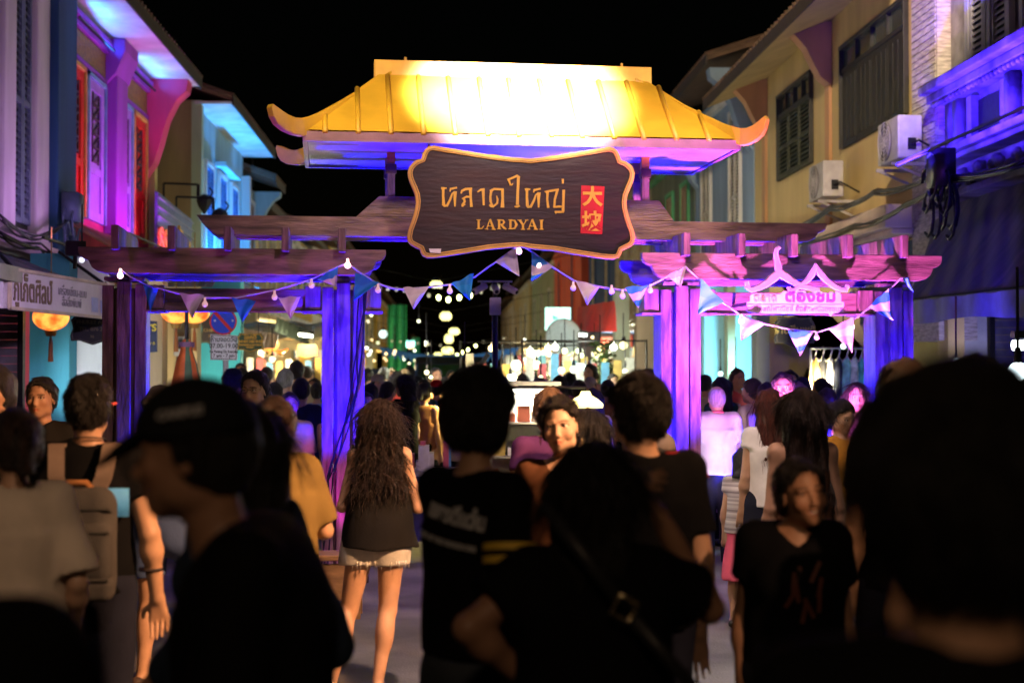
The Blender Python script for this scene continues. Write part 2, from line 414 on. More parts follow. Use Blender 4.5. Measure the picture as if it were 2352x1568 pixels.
brush(lt, [(1610, 362), (1606, 480), (1602, 606)], [30, 26, 30]); brush(lt, [(1612, 606), (1560, 610), (1516, 606)], [22, 24, 18]); brush(lt, [(1514, 598), (1524, 628)], [18, 14]); brush(lt, [(1600, 238), (1600, 290)], [26, 20])
# latin row
def ser(x, y, w=46): brush(lt, [(x - w / 2, y), (x + w / 2, y)], 9)
B0, B1 = 800, 694
def stem(x, w=24, b0=B0, b1=B1): brush(lt, [(x, b0), (x, b1)], w); ser(x, b0 - 3); ser(x, b1 + 3)
stem(655); brush(lt, [(640, 796), (690, 794), (714, 764)], [10, 14, 6])
for ax in (785, 1258):
    brush(lt, [(ax - 42, 802), (ax - 4, 696)], 11); brush(lt, [(ax - 2, 690), (ax + 40, 804)], [20, 26]); brush(lt, [(ax - 26, 766), (ax + 22, 768)], 9)
    ser(ax - 42, 800, 34); ser(ax + 38, 803, 46)
stem(885); brush(lt, [(890, 698), (930, 702), (942, 724), (928, 746), (892, 750)], [8, 14, 24, 14, 8]); brush(lt, [(906, 750), (940, 786), (966, 802)], [16, 24, 14])
stem(1012); brush(lt, [(1014, 698), (1060, 706), (1080, 750), (1060, 792), (1014, 799)], [9, 18, 30, 18, 9])
brush(lt, [(1116, 700), (1152, 752)], [26, 22]); brush(lt, [(1192, 700), (1158, 754)], 10); brush(lt, [(1152, 746), (1152, 804)], 24); ser(1114, 700, 46); ser(1194, 700, 36); ser(1152, 803)
stem(1360, 26, 806, 698)
lt.build("lettering", letter, sign)
redp = mat("red_lacquer", (0.55, 0.012, 0.02), 0.45, var=0.12, scale=4, bump=0.03)
MB().prism(SG([zq(1808, 312), zq(2068, 324), zq(2040, 858), zq(1798, 846)], SV - 0.006), GV * 0.006).build("red_panel", redp, sign)
cj = MB()
text_mesh("大", 0.155, 0.003, GP(*zq(1932, 520), SV - 0.010), GU, (0, 0, 1), mb=cj, off=0.005)
text_mesh("坡", 0.155, 0.003, GP(*zq(1924, 795), SV - 0.010), GU, (0, 0, 1), mb=cj, off=0.004)
cj.build("chinese_lettering", letter, sign)
MB().prism(SG([(985, 571), (1013, 571), (1012, 581), (988, 580)], SV - 0.022), GV * 0.006).build("tape_patch", plain("white_tape", (0.8, 0.75, 0.8)), sign)
m = MB()
for px in (990, 1400):
    u = gu(px, SV); m.tube([G(u, SV + 0.02, gz(345, u, SV)), G(u, -0.45, ZE - 0.06)], 0.012)
m.build("hanger", woodd, sign)

# ------------------------------------------------------------------ second sign: roofs and two rows of letters
LV = -0.58
LZ = 500 / 2240
def lq(x, y): return ((2800 + x * LZ) / 1.65816, (900 + y * LZ) / 1.65816)
lsign = thing("logo_sign", G(gu(1830, LV), LV, gz(722, gu(1830), LV)), "pale cut out sign of two Thai roof gables above purple lettering", "sign")
white = plain("sign_white", (0.78, 0.66, 0.72)); tanp = plain("sign_tan", (0.62, 0.36, 0.26)); pinkp = plain("sign_pink", (0.7, 0.36, 0.62))
def lp(pts, v): return [GP(*lq(x, y), v) for x, y in pts]
def lstroke(mb, pts, w, v, th, mi=0):
    ws = w if isinstance(w, (list, tuple)) else [w] * len(pts)
    L, Q = [], []
    for i, (x, y) in enumerate(pts):
        a = pts[max(i - 1, 0)]; b = pts[min(i + 1, len(pts) - 1)]
        tx, ty = b[0] - a[0], b[1] - a[1]; l = math.hypot(tx, ty) or 1
        nx, ny = -ty / l * ws[i] / 2, tx / l * ws[i] / 2
        L.append((x + nx, y + ny)); Q.append((x - nx, y - ny))
    mb.prism(lp(L + Q[::-1], v), GV * th, mi)
gab = MB()
left_w = [(200, 770), (225, 870), (290, 910), (420, 870), (560, 790), (680, 690), (770, 620), (880, 690), (1000, 770), (1140, 850), (1300, 880), (1450, 905)]
left_s = [(770, 620), (745, 560), (735, 480), (722, 400), (700, 300), (720, 220), (770, 175)]
right_w = [(925, 860), (940, 920), (1020, 910), (1150, 820), (1250, 740), (1320, 650), (1390, 500), (1460, 620), (1560, 740), (1680, 830), (1800, 900), (1900, 910), (1930, 830)]
for v, add, mi, th in ((LV, 44, 0, 0.02), (LV - 0.006, 8, 1, 0.006)):
    lstroke(gab, left_w, [a + add for a in (34, 40, 50, 64, 84, 110, 130, 90, 70, 60, 44, 24)], v, th, mi)
    lstroke(gab, left_s, [a + add for a in (90, 80, 62, 40, 30, 24, 24)], v - 0.0008, th, mi)
    lstroke(gab, right_w, [a + add for a in (20, 26, 34, 40, 50, 66, 70, 66, 54, 46, 40, 36, 20)], v - 0.0016, th, 0 if mi == 0 else 2)
gab.build("gable_emblem", [white, tanp, pinkp], lsign)
pl = MB()
pl.prism(lp([(205, 1120), (255, 1110), (262, 1010), (330, 975), (780, 985), (830, 935), (1180, 930), (1240, 960), (1400, 935), (1560, 960), (1780, 945), (1812, 1000), (1812, 1110), (1860, 1125), (1862, 1290), (1680, 1310), (1640, 1365), (1600, 1310), (900, 1320), (300, 1305), (210, 1280)], LV), GV * 0.02)
pl.build("name_board", white, lsign)
lv = plain("sign_purple", (0.25, 0.08, 0.5)); lo = plain("sign_orange", (0.75, 0.42, 0.15))
def lsc(h): return h * LZ / 1.65816 / F * (GD - 0.5)
wa = MB(); text_mesh("ตลาด", lsc(185), 0.003, GP(*lq(520, 1115), LV - 0.004), GU, (0, 0, 1), mb=wa, sx=1.05, off=0.0015)
wa.build("lettering", lo, lsign)
wa = MB(); text_mesh("ต้องชม", lsc(250), 0.003, GP(*lq(1290, 1115), LV - 0.004), GU, (0, 0, 1), mb=wa, sx=1.28, off=0.003)
wa.build("lettering", lv, lsign)
wa = MB(); text_mesh("เอกลักษณ์พาณิชย์ อัตลักษณ์ของชุมชน", lsc(118), 0.002, GP(*lq(1045, 1278), LV - 0.004), GU, (0, 0, 1), mb=wa, sx=1.0)
wa.prism(lp([(210, 1158), (1830, 1158), (1830, 1168), (210, 1168)], LV - 0.003), GV * 0.003)
wa.build("lettering", plain("sign_pink_letter", (0.62, 0.3, 0.5)), lsign)
m = MB()
for px in (1730, 1930):
    u = gu(px, LV); m.gbox(u - 0.012, u + 0.012, LV + 0.022, -0.046, gz(700, u, LV), gz(692, u, LV))
m.build("fixing_arm", woodd, lsign)

# ------------------------------------------------------------------ cable with bulbs, and pennants
BV = -0.62
cable_mat = plain("cable_white", (0.6, 0.55, 0.6))
bulb_on = glow("bulb_lit", (1.0, 0.55, 0.5), 6); bulb_off = mat("bulb_glass", (0.75, 0.7, 0.72), 0.15, var=0.05, bump=0, emit=(1.0, 0.5, 0.35), estr=0.5)
spans = [
 ([(272, 614), (300, 636), (340, 655), (412, 675), (470, 683), (540, 684), (630, 666), (715, 641), (775, 612), (797, 604)], [(275, 617, 1), (470, 683, 0), (630, 667, 0), (715, 640, 0)]),
 ([(797, 604), (830, 628), (865, 650), (900, 662), (925, 664), (985, 659), (1035, 653), (1090, 636), (1140, 600), (1195, 561)], [(798, 594, 1), (868, 651, 0), (1033, 653, 0), (1192, 562, 1)]),
 ([(1195, 561), (1225, 580), (1268, 612), (1318, 644), (1380, 658), (1430, 666), (1488, 658), (1535, 634), (1575, 612)], [(1237, 594, 1), (1317, 646, 0), (1430, 664, 0), (1494, 652, 0), (1405, 654, 0)]),
 ([(1575, 612), (1605, 640), (1655, 690), (1700, 722), (1752, 742), (1812, 756), (1880, 762), (1960, 735), (2020, 690), (2068, 640), (2085, 638)], [(1703, 722, 1), (1876, 760, 0), (1957, 736, 1)])]
bulb_mesh = {}
def bulb_at(px, py, lit, parent):
    if lit not in bulb_mesh:
        b = MB(); b.lathe((0, 0, 0), [(0.009, 0), (0.012, -0.004), (0.012, -0.03), (0.016, -0.036), (0.026, -0.052), (0.029, -0.066), (0.024, -0.082), (0.012, -0.091), (0.001, -0.094)], 10)
        bulb_mesh[lit] = b.mesh("bulb", bulb_on if lit else bulb_off, True)
    o = bpy.data.objects.new("bulb", bulb_mesh[lit]); COL.objects.link(o)
    o.scale = (0.78,) * 3; o.location = GP(px, py, BV - 0.01); o.parent = parent; o.matrix_parent_inverse = parent.matrix_basis.inverted()
names = ["pale bulb cable looped from the outer post to the post by the no parking sign", "pale bulb cable drooping from a post up to the brown signboard bottom", "pale bulb cable falling from the brown signboard to the post beside it", "pale bulb cable drooping below the cut out roof gable sign"]
for (pts, bl), nm in zip(spans, names):
    m = MB(); P3 = [GP(x, y, BV) for x, y in pts]
    fine = []
    for i in range(len(P3) - 1):
        for k in range(3): fine.append(P3[i].lerp(P3[i + 1], k / 3))
    fine.append(P3[-1])
    m.tube(fine, 0.0065, 5)
    m.tube([p + Vector((0, 0.012, 0.006 * math.sin(i * 0.9))) for i, p in enumerate(fine)], 0.004, 4)
    c = m.build("bulb_cable", cable_mat, None, True); tag(c, nm, "light string", "bulb cables on the gate")
    for x, y, lit in bl: bulb_at(x, y, lit, c)

def pennant_mat(name, kind):
    m = bpy.data.materials.new(name); m.use_nodes = True; n = m.node_tree; b = n.nodes["Principled BSDF"]; b.inputs["Roughness"].default_value = 0.5
    tc = n.nodes.new("ShaderNodeTexCoord"); wv = n.nodes.new("ShaderNodeTexWave"); wv.bands_direction = 'Z'
    wv.inputs["Scale"].default_value = 2.6; wv.inputs["Distortion"].default_value = 5; wv.inputs["Detail"].default_value = 2; wv.inputs["Detail Scale"].default_value = 1.5
    rp = n.nodes.new("ShaderNodeValToRGB")
    A, Bc = {'blue': ((0.02, 0.22, 0.62, 1), (0.02, 0.28, 0.7, 1)), 'white': ((0.72, 0.66, 0.66, 1), (0.78, 0.74, 0.74, 1)), 'wave': ((0.03, 0.28, 0.68, 1), (0.75, 0.68, 0.72, 1)), 'cyan': ((0.08, 0.5, 0.7, 1), (0.12, 0.58, 0.72, 1)), 'pink': ((0.75, 0.52, 0.66, 1), (0.75, 0.78, 0.8, 1))}[kind]
    rp.color_ramp.elements[0].color = A; rp.color_ramp.elements[1].color = Bc
    rp.color_ramp.elements[0].position = 0.45; rp.color_ramp.elements[1].position = 0.55
    n.links.new(tc.outputs["Object"], wv.inputs[0]); n.links.new(wv.outputs[0], rp.inputs[0]); n.links.new(rp.outputs[0], b.inputs["Base Color"])
    b.inputs["Transmission Weight"].default_value = 0.0
    return m
PM = {k: pennant_mat("pennant_" + k, k) for k in ('blue', 'white', 'wave', 'cyan', 'pink')}
pens = [
 ('blue', (328, 655), (362, 665), (345, 717), "small dark blue pennant hanging beside the outermost dark post"),
 ('white', (411, 673), (468, 677), (441, 732), "pinkish white pennant hanging in front of the orange paper lantern"),
 ('blue', (531, 684), (588, 690), (556, 741), "blue pennant hanging over the round no parking sign"),
 ('white', (638, 683), (690, 680), (668, 734), "curled white pennant between two lit bulbs on the cross rail"),
 ('wave', (728, 640), (776, 612), (772, 658), "creased blue and pink pennant draped on the top of a post"),
 ('blue', (815, 625), (871, 650), (812, 692), "large blue pennant with white creases beside a violet post"),
 ('white', (925, 660), (985, 660), (950, 711), "white pennant hanging alone against the black night sky"),
 ('blue', (1036, 652), (1088, 627), (1080, 691), "plain blue pennant beside the security camera pole"),
 ('white', (1136, 602), (1186, 568), (1193, 635), "white pennant hanging from the bottom edge of the brown signboard"),
 ('wave', (1222, 578), (1270, 612), (1220, 646), "blue pennant with a glowing bulb right behind it"),
 ('white', (1320, 642), (1378, 658), (1350, 701), "white pennant hanging in front of the blue stripe shutters"),
 ('wave', (1436, 659), (1489, 655), (1467, 708), "blue pennant with white wave pattern beside the bracket block"),
 ('pink', (1534, 632), (1578, 612), (1563, 661), "white pennant folded over the violet post top"),
 ('cyan', (1610, 640), (1664, 694), (1604, 722), "large turquoise pennant hanging beside a violet post"),
 ('pink', (1700, 724), (1754, 744), (1703, 783), "pink and white pennant below the cut out sign and a bulb"),
 ('wave', (1811, 760), (1868, 762), (1838, 817), "blue pennant with white wave pattern over the dark shop sign"),
 ('pink', (1906, 756), (1961, 727), (1958, 812), "pink and white pennant above the clothes rack"),
 ('wave', (1995, 704), (2040, 664), (2052, 736), "turquoise and pink pennant across the outer post beside the awning"),
 ('cyan', (2074, 640), (2088, 636), (2099, 671), "narrow turquoise pennant folded behind the outer post top")]
for k, (kind, a, b, c, lab) in enumerate(pens):
    A, B, C_ = [GP(x, y, BV - 0.03) for x, y in (a, b, c)]
    def fn(i, j, A=A, B=B, C_=C_, k=k):
        top = A.lerp(B, i); p = top.lerp(C_, j * 0.985)
        return p + GV * 0.014 * math.sin(i * 7 + k * 1.7 + j * 4) * (1 - j * 0.5) + Vector((0, 0, 0.006 * math.sin(i * 9 + k))) * (1 - j)
    m = MB(); m.grid(fn, 10, 10, 0, thick=GV * 0.002)
    c0 = (A + B) / 2
    m.v = [tuple(Vector(p) - c0) for p in m.v]
    o = m.build("pennant", PM[kind], None, True); o.location = c0
    tag(o, lab, "pennant", "pennants on the bulb cables")

# ------------------------------------------------------------------ lamps at the gate
led_body = plain("led_black", (0.03, 0.03, 0.035))
def flood(loc, aim, col, energy, label, size=70, r=0.06, h=0.1, es=8, blend=0.8):
    loc = Vector(loc)
    t = thing("led_flood_light", loc - Vector((0, 0, h)), label, "flood light", "coloured flood lights")
    d = (Vector(aim) - loc).normalized()
    m = MB(); m.bar(loc - d * 0.09, loc - d * 0.012, 0.15, 0.11); m.tube([loc - d * 0.05, loc - Vector((0, 0, h))], 0.015)
    m.build("housing", led_body, t)
    l = MB(); l.bar(loc - d * 0.0115, loc - d * 0.002, 0.13, 0.09); l.build("lens", glow("lens_%.2f_%.2f_%.2f" % col, col, es), t)
    link_lamp(lamp("flood_beam", 'SPOT', loc + d * 0.01, energy, col, Vector(aim) + d * 0.01, size, blend, r), t)
    return t
MAG, BLU, VIO = (0.85, 0.08, 1.0), (0.006, 0.002, 1.0), (0.30, 0.04, 1.0)
uo, ui, uj, ux = gu(290), gu(788), gu(1555), gu(2041)
PINK = (0.9, 0.04, 1.0)
flood(G(ui - 0.02, -0.42, 0.12), G(ui - 0.01, -0.19, 1.0), PINK, 70, "magenta flood light at the foot of the post by the wooden stool", 55)
flood(G(uj + 0.06, -0.40, 0.12), G(uj + 0.02, -0.19, 1.0), (0.95, 0.16, 1.0), 85, "magenta flood light at the foot of the post by the white polo person", 58)
flood(G(ux + 0.05, -0.55, 0.12), G(ux + 0.03, -0.19, 1.4), (0.5, 0.06, 1.0), 110, "violet flood light under the outer post beside the dark awning", 50)
flood(G(ui - 0.35, -1.5, 0.12), G(ui - 0.05, -0.1, 1.65), BLU, 3800, "blue flood light in front of the post by the wooden stool", 32)
flood(G(uj - 0.45, -1.4, 0.12), G(uj - 0.05, -0.1, 1.65), BLU, 4600, "blue flood light in front of the post by the white polo person", 32)
flood(G(ux - 0.5, -1.2, 0.12), G(ux - 0.05, 0, 1.6), BLU, 2600, "blue flood light in front of the outer post beside the awning", 34)
flood(G(uo + 0.62, -0.25, 0.12), G(uo + 0.1, 0, 1.2), BLU, 700, "blue flood light at the outermost post beside the arch panel", 60)
flood(G(ui - 0.75, -0.1, 0.12), G(ui - 0.60, 0.0, 2.5), BLU, 4200, "blue flood light inside the bay next to the polka dot dress", 100)
flood(G(ui + 0.9, -0.15, 0.12), G(ui + 0.85, 0.0, 3.0), BLU, 3200, "blue flood light under the brown signboard", 90)
flood(G(uj - 0.7, -0.15, 0.12), G(uj - 0.4, 0, 2.8), BLU, 2000, "blue flood light beside the post behind the dark haired person", 80)
flood(G(uj + 1.0, 0.1, 0.12), G(uj + 0.9, 0.05, 2.6), BLU, 3200, "blue flood light in the bay below the cut out sign", 100)
# ================================================================== buildings
def stucco(name, col, rough=0.85, var=0.22): return mat("stucco_" + name, col, rough, var=var, scale=1.1, bump=0.25, bscale=18, spec=0.2, stretch=(1.6, 1.6, 0.4))
tile = mat("roof_tile", (0.13, 0.075, 0.05), 0.8, var=0.4, scale=3, bump=0.5, bscale=9, stretch=(1, 6, 1))
dark = plain("dark_opening", (0.012, 0.012, 0.014), 0.5)
winglass = mat("window_glass", (0.03, 0.04, 0.045), 0.12, var=0.3, scale=1.0, bump=0.0, spec=0.6)
iron = plain("iron_black", (0.02, 0.02, 0.022), 0.45, 0.6)
wht = stucco("white", (0.62, 0.60, 0.58)); grey = stucco("grey", (0.25, 0.25, 0.26))
def FB(mb, X, s, y0, y1, p0, p1, z0, z1, mi=0):
    return mb.box(X + s * p0, X + s * p1, y0, y1, z0, z1, mi)
def shutter_leaf(mb, X, s, y0, y1, p, z0, z1, fr=0.05, pitch=0.07, mi=0, mf=0):
    for a, b in ((y0, y0 + fr), (y1 - fr, y1)): FB(mb, X, s, a, b, p, p + 0.045, z0, z1, mf)
    zm = z0 + (z1 - z0) * 0.48
    for a, b in ((z0, z0 + fr), (zm - fr / 2, zm + fr / 2), (z1 - fr, z1)): FB(mb, X, s, y0 + fr, y1 - fr, p, p + 0.042, a, b, mf)
    for lo, hi in ((z0 + fr, zm - fr / 2), (zm + fr / 2, z1 - fr)):
        n = max(2, int((hi - lo) / pitch)); st = (hi - lo) / n
        for i in range(n):
            z = lo + i * st
            x0, x1 = X + s * (p + 0.002), X + s * (p + 0.034)
            mb.hexa([(x1, y0 + fr, z + 0.006), (x1, y1 - fr, z + 0.006), (x1, y1 - fr, z + 0.018), (x1, y0 + fr, z + 0.018)] [:2] + [(x0, y1 - fr, z + st * 0.72), (x0, y0 + fr, z + st * 0.72), (x1, y0 + fr, z + 0.018), (x1, y1 - fr, z + 0.018), (x0, y1 - fr, z + st * 0.72 + 0.012), (x0, y0 + fr, z + st * 0.72 + 0.012)], mi)
def window(parent, X, s, y0, y1, z0, z1, fm, sm, leaves=2, louvre=True, frame=0.09, sill=True, top=0.0):
    m = MB(); FB(m, X, s, y0, y0 + frame, 0.002, 0.075, z0, z1); FB(m, X, s, y1 - frame, y1, 0.002, 0.075, z0, z1); FB(m, X, s, y0, y1, 0.002, 0.08, z1, z1 + frame)
    w = m.build("window", fm, parent, bevel=0.006)
    zt = z1 - top * (z1 - z0)
    FB(MB(), X, s, y0 + frame, y1 - frame, 0.003, 0.012, z0, z1).build("pane", winglass, w)
    if top:
        t = MB(); n = 4
        for i in range(n + 1):
            y = y0 + frame + (y1 - y0 - 2 * frame) * i / n; FB(t, X, s, y - 0.02, y + 0.02, 0.013, 0.05, zt, z1)
        FB(t, X, s, y0 + frame, y1 - frame, 0.013, 0.052, zt - 0.03, zt + 0.03); t.build("transom", fm if louvre else sm, w)
    lw = (y1 - y0 - 2 * frame) / leaves
    for i in range(leaves):
        m = MB(); a = y0 + frame + i * lw
        if louvre: shutter_leaf(m, X, s, a + 0.006, a + lw - 0.006, 0.014, z0 + 0.01, zt - 0.032)
        else:
            FB(m, X, s, a + 0.01, a + lw - 0.01, 0.014, 0.03, z0 + 0.01, zt - 0.032)
            k = 3
            for j in range(k): 
                c0 = a + 0.05 + j * (lw - 0.1) / k; FB(m, X, s, c0 + 0.02, c0 + (lw - 0.1) / k - 0.02, 0.031, 0.042, z0 + 0.1, zt - 0.12)
        m.build("shutter", sm, w)
    if sill: FB(MB(), X, s, y0 - 0.08, y1 + 0.08, 0.002, 0.14, z0 - 0.09, z0 - 0.003).build("sill", fm, w, bevel=0.01)
    return w
def eave_roof(parent, X, s, y0, y1, zs, over, thick=0.12, rise=1.6, depth=4.0, rm=None, soffit=None, tilt=0.0):
    m = MB(); xo, xi = X + s * over, X - s * depth
    zo = zs - tilt
    m.hexa([(xo, y0, zo + 0.03), (xo, y1, zo + 0.03), (xi, y1, zs + rise), (xi, y0, zs + rise), (xo, y0, zo + thick), (xo, y1, zo + thick), (xi, y1, zs + rise + thick), (xi, y0, zs + rise + thick)])
    n = max(2, int((y1 - y0) / 0.22))
    for i in range(n + 1):
        y = y0 + (y1 - y0) * i / n
        m.tube([(xo + s * 0.03, y, zo + thick + 0.01), (xi, y, zs + rise + thick + 0.01)], 0.055, 5)
    r = m.build("roof", rm or tile, parent)
    if soffit:
        q = MB(); q.hexa([(xo - s * 0.02, y0, zo - 0.03), (xo - s * 0.02, y1, zo - 0.03), (X, y1, zs - 0.03), (X, y0, zs - 0.03), (xo - s * 0.02, y0, zo + 0.02), (xo - s * 0.02, y1, zo + 0.02), (X, y1, zs + 0.02), (X, y0, zs + 0.02)])
        q.build("soffit", soffit, r)
    f = MB(); f.box(xo, xo + s * 0.025, y0 - 0.05, y1 + 0.05, zo - 0.06, zo + 0.14); f.build("fascia", plain("fascia_dark", (0.05, 0.035, 0.03)), r)
    return r
def bracket_fin(parent, X, s, y, ztop, drop, out, w, m, part="corbel"):
    pts = [(0, ztop), (out, ztop), (out * 0.96, ztop - 0.12 * drop), (out * 0.72, ztop - 0.22 * drop), (out * 0.5, ztop - 0.42 * drop), (out * 0.36, ztop - 0.66 * drop), (out * 0.22, ztop - 0.86 * drop), (0.0, ztop - drop)]
    q = MB(); q.prism([(X + s * (p + 0.001), y, z) for p, z in pts], (0, w, 0)); return q.build(part, m, parent, bevel=0.012)

# ---------- lilac house nearest the camera, tall arched window
XL = -5.2
lil = stucco("lilac", (0.50, 0.42, 0.55)); lilw = stucco("lilac_trim", (0.66, 0.6, 0.66)); blup = stucco("deep_blue", (0.03, 0.09, 0.20))
h = thing("shophouse", (XL - 1, 15, 0), "lilac shophouse with a tall arched window and a dark blue corner pilaster", "house", "shophouses along the street")
m = MB(); FB(m, XL, 1, 9, 19.25, -3.0, 0.0, 3.0, 8.0); FB(m, XL, 1, 9, 19.2, -3.0, -1.6, 0.0, 3.0); m.build("wall", lil, h)
FB(MB(), XL, 1, 18.68, 19.62, 0.002, 0.22, 3.05, 8.0).build("pilaster", blup, h, bevel=0.02)
for y0, y1 in ((16.75, 17.22), (18.08, 18.66), (15.0, 15.5)):
    FB(MB(), XL, 1, y0, y1, 0.002, 0.12, 3.25, 8.0).build("surround", lilw, h, bevel=0.03)
m = MB()
shutter_leaf(m, XL, 1, 17.30, 17.66, 0.02, 3.45, 6.55, 0.06, 0.085); shutter_leaf(m, XL, 1, 17.68, 18.02, 0.02, 3.45, 6.55, 0.06, 0.085)
w = m.build("arched_window", mat("shutter_teal", (0.13, 0.17, 0.26), 0.5), h)
FB(MB(), XL, 1, 17.22, 18.08, 0.002, 0.012, 3.4, 7.3).build("pane", dark, w)
m = MB()
for r0, r1, p in ((0.36, 0.47, 0.10), (0.2, 0.25, 0.05)):
    pts = [(17.65 - math.cos(math.pi * i / 14), math.sin(math.pi * i / 14)) for i in range(15)]
    m.ring([(XL + 0.004, 17.65 - r1 * math.cos(math.pi * i / 14), 6.6 + 1.6 * r1 * math.sin(math.pi * i / 14)) for i in range(15)] + [(XL + 0.004, 17.65 + r1, 6.56), (XL + 0.004, 17.65 - r1, 6.56)], [(XL + 0.004, 17.65 - r0 * math.cos(math.pi * i / 14), 6.6 + 1.6 * r0 * math.sin(math.pi * i / 14)) for i in range(15)] + [(XL + 0.004, 17.65 + r0, 6.58), (XL + 0.004, 17.65 - r0, 6.58)], (p, 0, 0))
m.build("arch_trim", lilw, w)
m = MB()
for z, p in ((3.02, 0.34), (3.14, 0.26), (3.22, 0.18)): FB(m, XL, 1, 9, 18.6, 0.002, p, z, z + (0.1 if p > .3 else 0.07))
m.build("cornice", stucco("cornice", (0.45, 0.42, 0.4)), h, bevel=0.01)
m = MB()
def cano(i, j):
    y = 8.5 + 10.3 * i; b = 0.02 * math.sin(y * 14)
    return (XL + 0.2 + j * 1.05, y, 2.98 - 0.42 * j + b)
m.grid(cano, 120, 4, 0, thick=(0, 0, -0.02)); m.box(XL + 1.22, XL + 1.3, 8.5, 18.8, 2.46, 2.6)
m.build("canopy", mat("canopy_tin", (0.22, 0.19, 0.17), 0.5, 0.3, var=0.4, scale=2, bump=0.3), h)

# ---------- pink house with red and lilac carved doors
pk = stucco("pink", (0.62, 0.07, 0.17)); pkt = stucco("pink_trim", (0.34, 0.08, 0.50)); redw = mat("shutter_red", (0.75, 0.025, 0.015), 0.45, var=0.2, scale=4); lilp = mat("shutter_lilac", (0.46, 0.30, 0.78), 0.45, var=0.15, scale=4)
gcarve = mat("gold_carving", (0.18, 0.12, 0.02), 0.45, 0.3, var=0.0, col2=(0.45, 0.30, 0.05), scale=14, bump=0.9, bscale=22)
h = thing("shophouse", (XL - 1, 22.5, 0), "pink shophouse with red and lilac carved shutter doors under blue lit eaves", "house", "shophouses along the street")
m = MB(); FB(m, XL, 1, 19.62, 25.55, -4.0, 0.0, 3.2, 6.8); FB(m, XL, 1, 19.3, 25.55, -4.0, -1.7, 0, 3.2); m.build("wall", pk, h)
for y0, y1 in ((19.66, 22.0), (23.0, 25.05)):
    FB(MB(), XL, 1, y0 + .05, y1 - 0.02, 0.002, 0.05, 6.12, 6.48).build("carved_panel", gcarve, h)
    m = MB(); FB(m, XL, 1, y0 - 0.02, y1 + 0.04, 0.002, 0.10, 6.50, 6.58); FB(m, XL, 1, y0 - 0.02, y1 + 0.04, 0.002, 0.07, 6.03, 6.10); FB(m, XL, 1, y0, y1, 0.002, 0.16, 6.60, 6.68); m.build("moulding", pkt, h, bevel=0.01)
def carved_door(y0, y1, dm, red):
    m = MB(); FB(m, XL, 1, y0, y0 + 0.07, 0.003, 0.09, 3.85, 6.0); FB(m, XL, 1, y1 - 0.07, y1, 0.003, 0.09, 3.85, 6.0); FB(m, XL, 1, y0, y1, 0.003, 0.09, 5.93, 6.0)
    d = m.build("door", goldd if red else mat("trim_teal", (0.2, 0.45, 0.6), 0.5), h, bevel=0.006)
    m = MB(); FB(m, XL, 1, y0 + 0.072, y1 - 0.072, 0.004, 0.03, 3.86, 5.92)
    lw = (y1 - y0 - 0.16)
    for a, b in ((0.0, 0.18), (0.82, 1.0)): FB(m, XL, 1, y0 + 0.08 + a * lw, y0 + 0.08 + b * lw, 0.031, 0.06, 3.86, 5.92)
    for a, b in ((3.86, 4.0), (4.55, 4.66), (5.78, 5.92)): FB(m, XL, 1, y0 + 0.08 + .18 * lw, y0 + 0.08 + .82 * lw, 0.031, 0.056, a, b)
    m.build("panel", dm, d)
    m = MB(); c = y0 + 0.08 + lw * 0.5; hw = lw * 0.2
    for z in (4.75, 4.95, 5.15, 5.38, 5.58):      # fretwork
        m.bar((XL + 0.045, c - hw, z), (XL + 0.045, c + hw, z), 0.03, 0.035); m.bar((XL + 0.045, c - hw, z), (XL + 0.045, c + hw, z + 0.17), 0.025, 0.03)
    for yy in (c - hw, c + hw): m.bar((XL + 0.043, yy, 4.72), (XL + 0.043, yy, 5.76), 0.025, 0.03)
    m.build("fretwork", plain("fret_dark", (0.04, 0.015, 0.03)), d)
carved_door(19.68, 20.72, redw, True); carved_door(20.84, 21.95, lilp, False); carved_door(22.98, 23.84, lilp, False); carved_door(23.92, 24.98, redw, True)
FB(MB(), XL, 1, 22.1, 22.85, 0.002, 0.2, 3.75, 6.55).build("pilaster", pkt, h, bevel=0.02)
m = MB(); m.prism([(XL, 22.0, 6.74), (XL + 0.34, 22.0, 6.74), (XL + 0.34, 22.0, 6.55), (XL + 0.2, 22.0, 6.2), (XL, 22.0, 6.0)], (0, 0.95, 0)); m.build("corbel", pkt, h, bevel=0.015)
bracket_fin(h, XL, 1, 25.1, 6.75, 1.7, 0.75, 0.4, pk)
FB(MB(), XL, 1, 25.5, 25.72, -0.02, 0.10, 3.2, 6.0).build("edge_strip", stucco("cream_edge", (0.6, 0.5, 0.22)), h)
eave_roof(h, XL, 1, 17.5, 25.75, 6.78, 0.85, soffit=wht)
m = MB()
def cano2(i, j):
    y = 19.4 + 6 * i; return (XL + 0.05 + j * 0.75, y, 3.72 - 0.42 * j + 0.03 * math.sin(y * 22))
m.grid(cano2, 110, 3, 0, thick=(0, 0, -0.02)); m.build("canopy", mat("canopy_red", (0.42, 0.16, 0.10), 0.6, var=0.4, scale=3, stretch=(1, 5, 1)), h)
FB(MB(), XL, 1, 20.2, 25.4, 0.82, 0.88, 2.95, 3.3).build("canopy_board", mat("board_tan", (0.4, 0.33, 0.22), 0.7), h)
